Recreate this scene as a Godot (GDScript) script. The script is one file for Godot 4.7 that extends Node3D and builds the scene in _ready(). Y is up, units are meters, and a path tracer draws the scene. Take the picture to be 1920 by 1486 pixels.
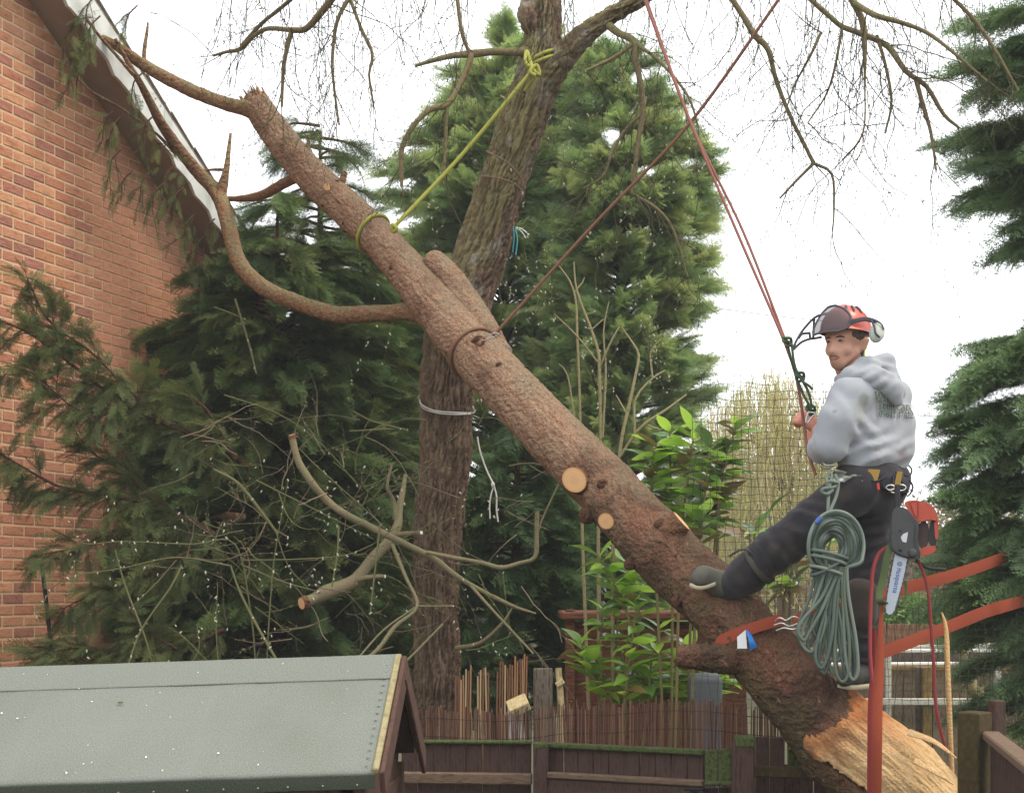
extends Node3D
# A felled conifer leaning across a garden against a house, a willow behind it, a tree surgeon standing on the leaning trunk.
const F := 2870.0
const EYE := 2.3
var rng := RandomNumberGenerator.new()
var used_names := {}
var mats := {}
var nz := FastNoiseLite.new()
var nz2 := FastNoiseLite.new()
var skins := []

# ------------------------------------------------------------------ bark
class Bark:
	var kind := 0
	var nz: FastNoiseLite
	var nz2: FastNoiseLite
	var torn := 1e9
	func _init(k: int, a: FastNoiseLite, b: FastNoiseLite) -> void:
		kind = k
		nz = a
		nz2 = b
	func disp(p: Vector3, d: Vector3, along: float, r: float) -> Array:
		match kind:
			0: return conifer_disp(p, d, along, r)
			1: return limb_disp(p, d, along, r)
			2: return green_disp(p, d, along, r)
		return willow_disp(p, d, along, r)
	func bark_noise(p: Vector3, f: float) -> float:
		return nz.get_noise_3d(p.x * f, p.y * f, p.z * f)

	# bark of the felled conifer: stringy reddish strips along the stem, grey-green crust on the upper side
	func conifer_disp(p: Vector3, d: Vector3, along: float, r: float) -> Array:
		var q := p + d * r
		var big := bark_noise(q, 3.0)
		var rr := maxf(r, 0.05)
		var str1 := nz.get_noise_3d(d.x * rr * 30 + 5, (d.y - d.z) * rr * 30, along * 3.4 + d.z * 2.0)
		var str2 := nz.get_noise_3d(d.x * rr * 75, (d.y - d.z) * rr * 75 + 9, along * 9.0 + d.z * 5.0)
		var fleck := nz.get_noise_3d(d.x * rr * 60 + 40, (d.y - d.z) * rr * 60, along * 26.0)
		var o := r * 0.055 * big + 0.0045 * str1 + 0.003 * str2 + 0.0025 * fleck
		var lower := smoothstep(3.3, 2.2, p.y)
		o += lower * (r * 0.10 * bark_noise(q + Vector3(3, 1, 2), 2.6) + r * 0.06 * bark_noise(q + Vector3(3, 7, 2), 6.0) + 0.006 * bark_noise(q, 20.0))
		if along > torn:
			var ta := atan2(d.dot(Vector3(0.72, 0.69, 0.0)), d.z)
			var fl := lerpf(-0.85, -0.3, clampf((along - torn) * 1.4, 0, 1))
			o -= 0.12 * smoothstep(fl, fl + 0.2, ta) * (1.0 - smoothstep(2.2, 2.5, ta)) * smoothstep(torn, torn + 0.08, along)
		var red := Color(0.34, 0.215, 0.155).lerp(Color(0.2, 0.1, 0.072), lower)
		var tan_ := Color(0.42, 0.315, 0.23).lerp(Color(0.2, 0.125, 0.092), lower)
		var c := red.lerp(tan_, clampf(0.5 + 1.2 * str1 + 0.5 * big, 0, 1))
		c = c.lerp(Color(0.16, 0.095, 0.07), clampf(1.6 * (str2 - 0.18), 0, 0.6))
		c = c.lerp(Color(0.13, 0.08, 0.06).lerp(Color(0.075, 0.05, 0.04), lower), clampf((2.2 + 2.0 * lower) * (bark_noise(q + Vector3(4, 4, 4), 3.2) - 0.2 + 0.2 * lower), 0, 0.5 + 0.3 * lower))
		var up := d.dot(Vector3(0.62, 0.78, -0.1))
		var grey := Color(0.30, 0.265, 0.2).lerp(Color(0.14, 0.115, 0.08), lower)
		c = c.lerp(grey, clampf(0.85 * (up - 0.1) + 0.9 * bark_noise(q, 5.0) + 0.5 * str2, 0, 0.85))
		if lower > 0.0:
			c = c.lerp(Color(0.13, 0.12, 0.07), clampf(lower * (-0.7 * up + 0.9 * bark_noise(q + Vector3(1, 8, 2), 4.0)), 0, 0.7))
		if fleck > 0.45:
			c = c.lerp(Color(0.10, 0.06, 0.045), 0.6)
		elif fleck < -0.5:
			c = c.lerp(Color(0.48, 0.32, 0.2), 0.5)
		return [o, c]

	func limb_disp(p: Vector3, d: Vector3, along: float, r: float) -> Array:
		var q := p + d * r
		var mid := bark_noise(q + Vector3(9, 3, 1), 16.0)
		var c := Color(0.30, 0.165, 0.105).lerp(Color(0.34, 0.25, 0.155), clampf(0.5 + 1.4 * mid, 0, 1))
		c = c.lerp(Color(0.28, 0.27, 0.155), clampf(0.9 * d.y + bark_noise(q, 5.0), 0, 0.75))
		return [r * 0.1 * bark_noise(q, 9.0) + 0.0025 * mid, c]

	func green_disp(p: Vector3, d: Vector3, along: float, r: float) -> Array:
		var q := p + d * r
		var c := Color(0.21, 0.185, 0.105).lerp(Color(0.25, 0.19, 0.12), clampf(0.5 + 1.4 * bark_noise(q, 12.0), 0, 1))
		c = c.lerp(Color(0.17, 0.19, 0.085), clampf(0.6 * d.y + 1.2 * bark_noise(q, 4.0), 0, 0.7))
		return [r * 0.12 * bark_noise(q, 10.0), c]

	# willow: deep interlaced furrows, algae on one side
	func willow_disp(p: Vector3, d: Vector3, along: float, r: float) -> Array:
		var q := d * 0.19
		var wob := 0.035 * nz.get_noise_2d(along * 4.0 + 10.0, d.x * 1.5)
		var a := atan2(d.x, d.z)
		var s := sin(a)
		var co := cos(a)
		var n1 := nz.get_noise_3d(s * 3.6 + wob * 18, along * 1.9, co * 3.6 + 3.0)
		var n2 := nz.get_noise_3d(s * 7.0 + wob * 30, along * 4.2 + 20.0, co * 7.0)
		var k := clampf(maxf(1.0 - absf(n1) * 3.4, (1.0 - absf(n2) * 4.5) * 0.45), 0.0, 1.0)
		var o := 0.006 - 0.032 * pow(k, 1.2) + 0.02 * bark_noise(p + d * r, 2.5) + 0.003 * bark_noise(p + d * r, 30.0)
		var c := Color(0.35, 0.25, 0.185).lerp(Color(0.27, 0.185, 0.14), clampf(0.5 + 1.2 * bark_noise(p + d * r, 8.0), 0, 1))
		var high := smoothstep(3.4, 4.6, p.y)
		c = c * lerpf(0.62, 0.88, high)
		c = c.lerp(Color(0.085, 0.055, 0.042), pow(k, 0.8) * 0.85)
		var alg := clampf((0.55 * -d.x + 0.45 * d.z + 0.15) * 1.1 + 1.2 * bark_noise(p + d * r, 3.0), 0, 0.8) * (0.15 + 0.85 * high)
		c = c.lerp(Color(0.30, 0.285, 0.135), alg * (1.0 - 0.6 * k))
		c = c.lerp(Color(0.30, 0.29, 0.25), clampf(high * 1.8 * (bark_noise(p + d * r + Vector3(50, 0, 0), 5.0) - 0.12), 0, 0.7))
		return [o, c]



# ------------------------------------------------------------------ mesh builder
class MB:
	var v := PackedVector3Array()
	var c := PackedColorArray()
	var u := PackedVector2Array()
	var ix := PackedInt32Array()
	func vert(p: Vector3, col := Color(1, 1, 1), uv := Vector2.ZERO) -> int:
		v.append(p)
		c.append(col)
		u.append(uv)
		return v.size() - 1
	func tri(a: int, b: int, d: int) -> void:
		ix.append(a)
		ix.append(d)
		ix.append(b)
	func quad_i(a: int, b: int, cc: int, d: int) -> void:
		tri(a, b, cc)
		tri(a, cc, d)
	func quad(a: Vector3, b: Vector3, cc: Vector3, d: Vector3, col := Color(1, 1, 1)) -> void:
		var i := v.size()
		vert(a, col, Vector2(0, 0))
		vert(b, col, Vector2(1, 0))
		vert(cc, col, Vector2(1, 1))
		vert(d, col, Vector2(0, 1))
		quad_i(i, i + 1, i + 2, i + 3)
	func tri3(a: Vector3, b: Vector3, cc: Vector3, col := Color(1, 1, 1)) -> void:
		var i := v.size()
		vert(a, col)
		vert(b, col)
		vert(cc, col)
		tri(i, i + 1, i + 2)
	# box with chamfered edges; x axes given by basis
	func box(at: Vector3, size: Vector3, b := 0.0, basis := Basis(), col := Color(1, 1, 1)) -> void:
		var h := size * 0.5
		b = minf(b, minf(h.x, minf(h.y, h.z)) * 0.9)
		for ax in 3:
			for s in [-1.0, 1.0]:
				var a1 := (ax + 1) % 3
				var a2 := (ax + 2) % 3
				var q := []
				for k in [[-1, -1], [1, -1], [1, 1], [-1, 1]]:
					var p := Vector3.ZERO
					p[ax] = h[ax] * s
					p[a1] = (h[a1] - b) * k[0]
					p[a2] = (h[a2] - b) * k[1]
					q.append(at + basis * p)
				if s > 0:
					quad(q[0], q[1], q[2], q[3], col)
				else:
					quad(q[3], q[2], q[1], q[0], col)
		if b <= 0.0:
			return
		for ax in 3:
			var a1 := (ax + 1) % 3
			var a2 := (ax + 2) % 3
			for s in [[-1, -1], [1, -1], [1, 1], [-1, 1]]:
				var q := []
				for e in [[-1, 0], [1, 0], [1, 1], [-1, 1]]:
					var p := Vector3.ZERO
					p[ax] = (h[ax] - b) * e[0]
					p[a1] = (h[a1] - (b if e[1] == 0 else 0.0)) * s[0]
					p[a2] = (h[a2] - (0.0 if e[1] == 0 else b)) * s[1]
					q.append(at + basis * p)
				var out: Vector3 = basis * (Vector3.ZERO + _ax(a1) * s[0] + _ax(a2) * s[1])
				var n: Vector3 = (q[1] - q[0]).cross(q[3] - q[0])
				if n.dot(out) > 0:
					quad(q[0], q[1], q[2], q[3], col)
				else:
					quad(q[3], q[2], q[1], q[0], col)
		for sx in [-1.0, 1.0]:
			for sy in [-1.0, 1.0]:
				for sz in [-1.0, 1.0]:
					var a: Vector3 = at + basis * Vector3(h.x * sx, (h.y - b) * sy, (h.z - b) * sz)
					var d: Vector3 = at + basis * Vector3((h.x - b) * sx, h.y * sy, (h.z - b) * sz)
					var e: Vector3 = at + basis * Vector3((h.x - b) * sx, (h.y - b) * sy, h.z * sz)
					if sx * sy * sz > 0:
						tri3(a, d, e, col)
					else:
						tri3(a, e, d, col)
	func _ax(k: int) -> Vector3:
		return Vector3(1 if k == 0 else 0, 1 if k == 1 else 0, 1 if k == 2 else 0)
	# rows of points -> surface; closed joins the last column to the first
	func grid(rows: Array, closed: bool, cols: Array = [], col := Color(1, 1, 1)) -> void:
		var base := v.size()
		var nr := rows.size()
		var nc: int = rows[0].size()
		for i in nr:
			var r: PackedVector3Array = rows[i]
			for j in nc:
				v.append(r[j])
				c.append(cols[i][j] if cols.size() else col)
				u.append(Vector2(float(j) / nc, float(i) / nr))
		for i in nr - 1:
			for j in (nc if closed else nc - 1):
				var k := (j + 1) % nc
				quad_i(base + i * nc + j, base + i * nc + k, base + (i + 1) * nc + k, base + (i + 1) * nc + j)
	func fan(ring: PackedVector3Array, mid: Vector3, flip: bool, col := Color(1, 1, 1)) -> void:
		var b := v.size()
		for p in ring:
			vert(p, col)
		var m := vert(mid, col)
		var n := ring.size()
		for j in n:
			if flip:
				tri(m, b + (j + 1) % n, b + j)
			else:
				tri(m, b + j, b + (j + 1) % n)
	func tube(pts: PackedVector3Array, rad: PackedFloat32Array, sides: int, col := Color(1, 1, 1), caps := true, skin: Bark = null, capcol = null) -> void:
		var n := pts.size()
		if n < 2:
			return
		var t := (pts[1] - pts[0]).normalized()
		var nn := t.cross(Vector3(0.13, 1, 0.31)).normalized()
		if nn.length() < 0.5:
			nn = t.cross(Vector3.RIGHT).normalized()
		var rows := []
		var cols := []
		var along := 0.0
		for i in n:
			if i > 0:
				along += pts[i].distance_to(pts[i - 1])
			var t2 := (pts[mini(i + 1, n - 1)] - pts[maxi(i - 1, 0)]).normalized()
			nn = (nn - t2 * nn.dot(t2)).normalized()
			var bb := t2.cross(nn)
			var row := PackedVector3Array()
			var cr := PackedColorArray()
			for j in sides:
				var a := TAU * j / sides
				var d := nn * cos(a) + bb * sin(a)
				if skin:
					var o: Array = skin.disp(pts[i], d, along, rad[i])
					row.append(pts[i] + d * (rad[i] + o[0]))
					cr.append(o[1])
				else:
					row.append(pts[i] + d * rad[i])
					cr.append(col)
			rows.append(row)
			cols.append(cr)
		grid(rows, true, cols)
		if caps:
			var cc: Color = col if capcol == null else capcol
			fan(rows[0], pts[0], true, cc)
			fan(rows[n - 1], pts[n - 1], false, cc)
	func rope(pts: PackedVector3Array, r: float, sides := 6, col := Color(1, 1, 1)) -> void:
		var rr := PackedFloat32Array()
		rr.resize(pts.size())
		rr.fill(r)
		tube(pts, rr, sides, col)
	# lathe: profile of (radius, height) turned about an axis
	func lathe(at: Vector3, basis: Basis, prof: Array, sides: int, col := Color(1, 1, 1)) -> void:
		var rows := []
		for p in prof:
			var row := PackedVector3Array()
			for j in sides:
				var a := -TAU * j / sides
				row.append(at + basis * Vector3(cos(a) * p[0], p[1], sin(a) * p[0]))
			rows.append(row)
		grid(rows, true, [], col)
	func ball(at: Vector3, r: Vector3, basis := Basis(), seg := 12, col := Color(1, 1, 1)) -> void:
		var rows := []
		for i in seg + 1:
			var e := -PI / 2 + PI * i / seg
			var row := PackedVector3Array()
			for j in seg + 4:
				var a := -TAU * j / (seg + 4)
				row.append(at + basis * Vector3(cos(e) * cos(a) * r.x, sin(e) * r.y, cos(e) * sin(a) * r.z))
			rows.append(row)
		grid(rows, true, [], col)
	# flat outline (counter-clockwise seen from +n) given thickness
	func plate(outline: PackedVector2Array, at: Vector3, ex: Vector3, ey: Vector3, thick: float, bev := 0.0, col := Color(1, 1, 1)) -> void:
		var o := outline
		var area := 0.0
		for i in o.size():
			area += o[i].cross(o[(i + 1) % o.size()])
		if area < 0:
			o = o.duplicate()
			o.reverse()
		var nrm := ex.cross(ey).normalized()
		var ins := o
		if bev > 0.0:
			var off := Geometry2D.offset_polygon(o, -bev)
			if off.size() == 1 and off[0].size() == o.size():
				ins = off[0]
			else:
				bev = 0.0
				ins = o
		var ti := Geometry2D.triangulate_polygon(ins)
		for s in [1.0, -1.0]:
			var b := v.size()
			for p in ins:
				vert(at + ex * p.x + ey * p.y + nrm * (thick * 0.5 * s), col, p)
			for k in range(0, ti.size(), 3):
				var a0 := ti[k]
				var a1 := ti[k + 1]
				var a2 := ti[k + 2]
				var cr := (ins[a1] - ins[a0]).cross(ins[a2] - ins[a0])
				if (cr > 0) == (s > 0):
					tri(b + a0, b + a1, b + a2)
				else:
					tri(b + a0, b + a2, b + a1)
		var m := o.size()
		for i in m:
			var j := (i + 1) % m
			var tops := []
			for q in [o[i], o[j]]:
				tops.append(at + ex * q.x + ey * q.y)
			var z := nrm * (thick * 0.5 - bev * 0.7)
			quad(tops[0] - z, tops[1] - z, tops[1] + z, tops[0] + z, col)
	func bevels(outline: PackedVector2Array) -> void:
		pass
	func mesh(off := Vector3.ZERO) -> ArrayMesh:
		var nn := PackedVector3Array()
		nn.resize(v.size())
		for k in range(0, ix.size(), 3):
			var a := ix[k]
			var b := ix[k + 1]
			var d := ix[k + 2]
			var f := (v[d] - v[a]).cross(v[b] - v[a])
			nn[a] += f
			nn[b] += f
			nn[d] += f
		var vv := v
		if off != Vector3.ZERO:
			vv = v.duplicate()
			for i in vv.size():
				vv[i] -= off
		for i in nn.size():
			nn[i] = nn[i].normalized()
		var arr := []
		arr.resize(Mesh.ARRAY_MAX)
		arr[Mesh.ARRAY_VERTEX] = vv
		arr[Mesh.ARRAY_NORMAL] = nn
		arr[Mesh.ARRAY_TEX_UV] = u
		arr[Mesh.ARRAY_COLOR] = c
		arr[Mesh.ARRAY_INDEX] = ix
		var m := ArrayMesh.new()
		m.add_surface_from_arrays(Mesh.PRIMITIVE_TRIANGLES, arr)
		return m

# ------------------------------------------------------------------ placing
func P(x: float, y: float, d: float) -> Vector3:
	return Vector3((x - 960.0) / F * d, EYE + (1100.0 - y) / F * d, -d)

func numbered(n: String) -> String:
	if not used_names.has(n):
		used_names[n] = 0
		return n
	used_names[n] += 1
	return "%s_%03d" % [n, used_names[n]]

func thing(called: String, label: String, category: String, at := Vector3.ZERO, group := "") -> Node3D:
	var o := Node3D.new()
	o.name = numbered(called)
	o.position = at
	add_child(o, true)
	o.set_meta("label", label)
	o.set_meta("category", category)
	if group != "":
		o.set_meta("group", group)
	return o

func origin_of(n: Node) -> Vector3:
	var p := Vector3.ZERO
	while n is Node3D and n != self:
		p += (n as Node3D).position
		n = n.get_parent()
	return p

# a part whose builder holds world coordinates
func part(parent: Node3D, called: String, mb: MB, m: Material, kind := "") -> MeshInstance3D:
	var o := MeshInstance3D.new()
	o.name = called
	o.mesh = mb.mesh(origin_of(parent))
	o.material_override = m
	parent.add_child(o, true)
	if kind != "":
		o.set_meta("kind", kind)
	return o

func shared(parent: Node3D, called: String, me: Mesh, m: Material, tr: Transform3D) -> MeshInstance3D:
	var o := MeshInstance3D.new()
	o.name = called
	o.mesh = me
	o.material_override = m
	tr.origin -= origin_of(parent)
	o.transform = tr
	parent.add_child(o, true)
	return o

# a thing that is one mesh
func single(called: String, label: String, category: String, mb: MB, m: Material, at := Vector3.ZERO, group := "") -> MeshInstance3D:
	var o := MeshInstance3D.new()
	o.name = numbered(called)
	o.position = at
	o.mesh = mb.mesh(at)
	o.material_override = m
	add_child(o, true)
	o.set_meta("label", label)
	o.set_meta("category", category)
	if group != "":
		o.set_meta("group", group)
	return o

func structure(called: String, label: String, mb: MB, m: Material) -> MeshInstance3D:
	var o := single(called, label, called.replace("_", " "), mb, m)
	o.remove_meta("category")
	o.set_meta("kind", "structure")
	return o

func scatter(parent: Node3D, called: String, me: Mesh, m: Material, trs: Array, cols: Array = []) -> MultiMeshInstance3D:
	var mm := MultiMesh.new()
	mm.transform_format = MultiMesh.TRANSFORM_3D
	mm.use_colors = cols.size() > 0
	mm.mesh = me
	mm.instance_count = trs.size()
	var off := origin_of(parent)
	for i in trs.size():
		var t: Transform3D = trs[i]
		t.origin -= off
		mm.set_instance_transform(i, t)
		if cols.size():
			mm.set_instance_color(i, cols[i])
	var o := MultiMeshInstance3D.new()
	o.name = called
	o.multimesh = mm
	o.material_override = m
	o.set_meta("kind", "stuff")
	parent.add_child(o, true)
	return o

# ------------------------------------------------------------------ curves
func cat(p0: Vector4, p1: Vector4, p2: Vector4, p3: Vector4, t: float) -> Vector4:
	return 0.5 * ((2.0 * p1) + (p2 - p0) * t + (2.0 * p0 - 5.0 * p1 + 4.0 * p2 - p3) * t * t + (3.0 * p1 - p0 - 3.0 * p2 + p3) * t * t * t)

func spline4(k: Array, step: float) -> Array:
	var pts := PackedVector3Array()
	var rad := PackedFloat32Array()
	var n := k.size()
	for i in n - 1:
		var a: Vector4 = k[i]
		var b: Vector4 = k[i + 1]
		var pa: Vector4 = k[i - 1] if i > 0 else a * 2.0 - b
		var pb: Vector4 = k[i + 2] if i + 2 < n else b * 2.0 - a
		var len_ := Vector3(a.x, a.y, a.z).distance_to(Vector3(b.x, b.y, b.z))
		var m := clampi(int(ceil(len_ / step)), 1, 400)
		for j in m + (1 if i == n - 2 else 0):
			var q := cat(pa, a, b, pb, float(j) / m)
			pts.append(Vector3(q.x, q.y, q.z))
			rad.append(maxf(q.w, 0.0004))
	return [pts, rad]

# rows of [pixel x, pixel y, distance, width in photo pixels]
func traced(rows: Array, step := 0.05) -> Array:
	var k := []
	for r in rows:
		var p := P(r[0], r[1], r[2])
		k.append(Vector4(p.x, p.y, p.z, r[3] * 0.5 * r[2] / F))
	return spline4(k, step)

func curve(pts: Array, step := 0.02) -> PackedVector3Array:
	var k := []
	for p in pts:
		k.append(Vector4(p.x, p.y, p.z, 0.01))
	return spline4(k, step)[0]

func rnd(a: float, b: float) -> float:
	return rng.randf_range(a, b)

func rvec() -> Vector3:
	return Vector3(rnd(-1, 1), rnd(-1, 1), rnd(-1, 1))

func lin(hex: String) -> Color:
	return Color(hex).srgb_to_linear()

# ------------------------------------------------------------------ materials
func noise_tex(sd: int, freq: float, stops: Array, type := FastNoiseLite.TYPE_SIMPLEX_SMOOTH, fractal := FastNoiseLite.FRACTAL_FBM, oct := 4, size := 256, stretch := Vector2.ONE) -> Texture2D:
	var n := FastNoiseLite.new()
	n.seed = sd
	n.frequency = freq
	n.noise_type = type
	n.fractal_type = fractal
	n.fractal_octaves = oct
	var t := NoiseTexture2D.new()
	t.width = int(size * stretch.x)
	t.height = int(size * stretch.y)
	t.seamless = true
	t.noise = n
	var g := Gradient.new()
	g.offsets = PackedFloat32Array(range(stops.size()).map(func(i): return float(i) / (stops.size() - 1)))
	g.colors = PackedColorArray(stops.map(func(s): return Color(s) if s is String else s))
	t.color_ramp = g
	return t

func mat(key: String, albedo: Color, rough := 0.8, opts := {}) -> StandardMaterial3D:
	if mats.has(key):
		return mats[key]
	var m := StandardMaterial3D.new()
	m.resource_name = key
	m.albedo_color = albedo
	m.roughness = rough
	m.metallic_specular = opts.get("spec", 0.4)
	if opts.has("vc"):
		m.vertex_color_use_as_albedo = true
	if opts.has("tex"):
		m.albedo_texture = opts.tex
	if opts.has("bump"):
		m.heightmap_enabled = true
		m.heightmap_texture = opts.bump
		m.heightmap_scale = opts.get("depth", 0.3)
	if opts.has("tri"):
		m.uv1_triplanar = true
		m.uv1_world_triplanar = opts.get("world", false)
		m.uv1_scale = opts.tri if opts.tri is Vector3 else Vector3.ONE * opts.tri
	if opts.has("back"):
		m.backlight_enabled = true
		m.backlight = opts.back
	if opts.has("metal"):
		m.metallic = opts.metal
	if opts.has("sheen"):
		m.rim_enabled = true
		m.rim = opts.sheen
		m.rim_tint = 0.6
	if opts.has("coat"):
		m.clearcoat_enabled = true
		m.clearcoat = opts.coat
		m.clearcoat_roughness = 0.25
	m.cull_mode = BaseMaterial3D.CULL_DISABLED
	mats[key] = m
	return m

func _ready() -> void:
	rng.seed = 20240
	# camera
	var cam := Camera3D.new()
	cam.name = "camera"
	cam.position = Vector3(0, EYE, 0)
	cam.near = 0.1
	cam.far = 900.0
	cam.projection = Camera3D.PROJECTION_FRUSTUM
	cam.size = 0.1 * 1486.0 / F
	cam.frustum_offset = Vector2(0, 0.1 * (1100.0 - 743.0) / F)
	add_child(cam)
	cam.current = true
	# sky, sun, exposure
	var sky_m := ProceduralSkyMaterial.new()
	sky_m.sky_top_color = Color(0.93, 0.94, 0.955)
	sky_m.sky_horizon_color = Color(0.97, 0.98, 0.99)
	sky_m.sky_curve = 0.2
	sky_m.ground_bottom_color = Color(0.25, 0.25, 0.22)
	sky_m.ground_horizon_color = Color(0.5, 0.5, 0.47)
	sky_m.sun_angle_max = 1.0
	var sky := Sky.new()
	sky.sky_material = sky_m
	var env := Environment.new()
	env.background_mode = Environment.BG_SKY
	env.sky = sky
	env.background_energy_multiplier = 1.0
	env.tonemap_mode = Environment.TONE_MAPPER_LINEAR
	env.tonemap_exposure = 2.1
	env.fog_enabled = true
	env.fog_density = 0.002
	env.fog_light_color = Color(0.95, 0.96, 0.97)
	env.sdfgi_enabled = true
	env.ssao_enabled = true
	env.ssil_enabled = true
	var we := WorldEnvironment.new()
	we.name = "world_environment"
	we.environment = env
	add_child(we)
	var sun := DirectionalLight3D.new()
	sun.name = "sun"
	sun.light_color = Color(1.0, 0.95, 0.87)
	sun.light_energy = 0.4
	sun.light_angular_distance = 20.0
	sun.shadow_enabled = true
	add_child(sun)
	sun.look_at_from_position(Vector3(5, 9, 1.5), Vector3.ZERO, Vector3.UP)
	nz.seed = 7
	nz.frequency = 1.0
	nz2.seed = 19
	nz2.frequency = 1.0
	nz2.fractal_type = FastNoiseLite.FRACTAL_RIDGED
	nz2.fractal_octaves = 2
	for k in 4:
		skins.append(Bark.new(k, nz, nz2))
	# the setting and the large structure
	ground()
	house()
	far_garden()
	garden_fences()
	shed()
	felled_tree()
	willow()
	conifers()
	shrubs()
	garden_net()
	# the man and his gear
	ropes_and_straps()
	person()
	small_things()
	var sets := {"conifer": "conifers around the garden", "strap": "orange straps round the felled trunk", "conifer branch": "conifer boughs against the brick wall", "fence": "garden fences", "fence post": "garden fence posts", "reed screen": "reed screening behind the dark fence", "sapling": "bare saplings behind the leaning trunk", "branch": "cut willow branches", "wire": "wires round the willow trunk", "rope": "arborist ropes", "strop": "red strops hanging by the chainsaw", "house": "houses", "hedge": "far hedges", "shrub": "garden shrubs", "stake": "wooden stakes"}
	for o in get_children():
		if o.has_meta("category") and sets.has(o.get_meta("category")):
			o.set_meta("group", sets[o.get_meta("category")])

func ground() -> void:
	var m := mat("ground", Color("8a8676"), 0.95, {"tex": noise_tex(3, 0.02, ["6d6a4c", "8f8a6c", "7c8a55", "a39a80"]), "tri": 0.35, "bump": noise_tex(4, 0.05, ["000000", "ffffff"]), "depth": 2.0})
	var mb := MB.new()
	var rows := []
	for i in 41:
		var z := 12.0 - 420.0 * pow(i / 40.0, 2.2)
		var row := PackedVector3Array()
		for j in 41:
			var x := (j - 20) / 20.0
			x = signf(x) * pow(absf(x), 2.0) * 300.0
			row.append(Vector3(x, 0.0 + nz.get_noise_2d(x * 0.1, z * 0.1) * 0.08, z))
		rows.append(row)
	mb.grid(rows, false)
	structure("ground", "garden earth and rough grass running back to the far gardens", mb, m)

var W0 := Vector3(-3.333, 0, -9.965)
var WT := Vector3(0.3291, 0, -0.9443)
var WN := Vector3(0.9443, 0, 0.3291)
func W(t: float, h: float, n: float) -> Vector3:
	return W0 + WT * t + Vector3(0, h, 0) + WN * n
func to_px(p: Vector3) -> Vector2:
	return Vector2(960.0 + F * p.x / -p.z, 1100.0 - F * (p.y - EYE) / -p.z)
func verge(t: float) -> float:
	return EYE + 3.905 - 0.54 * (t - 0.321)

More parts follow.
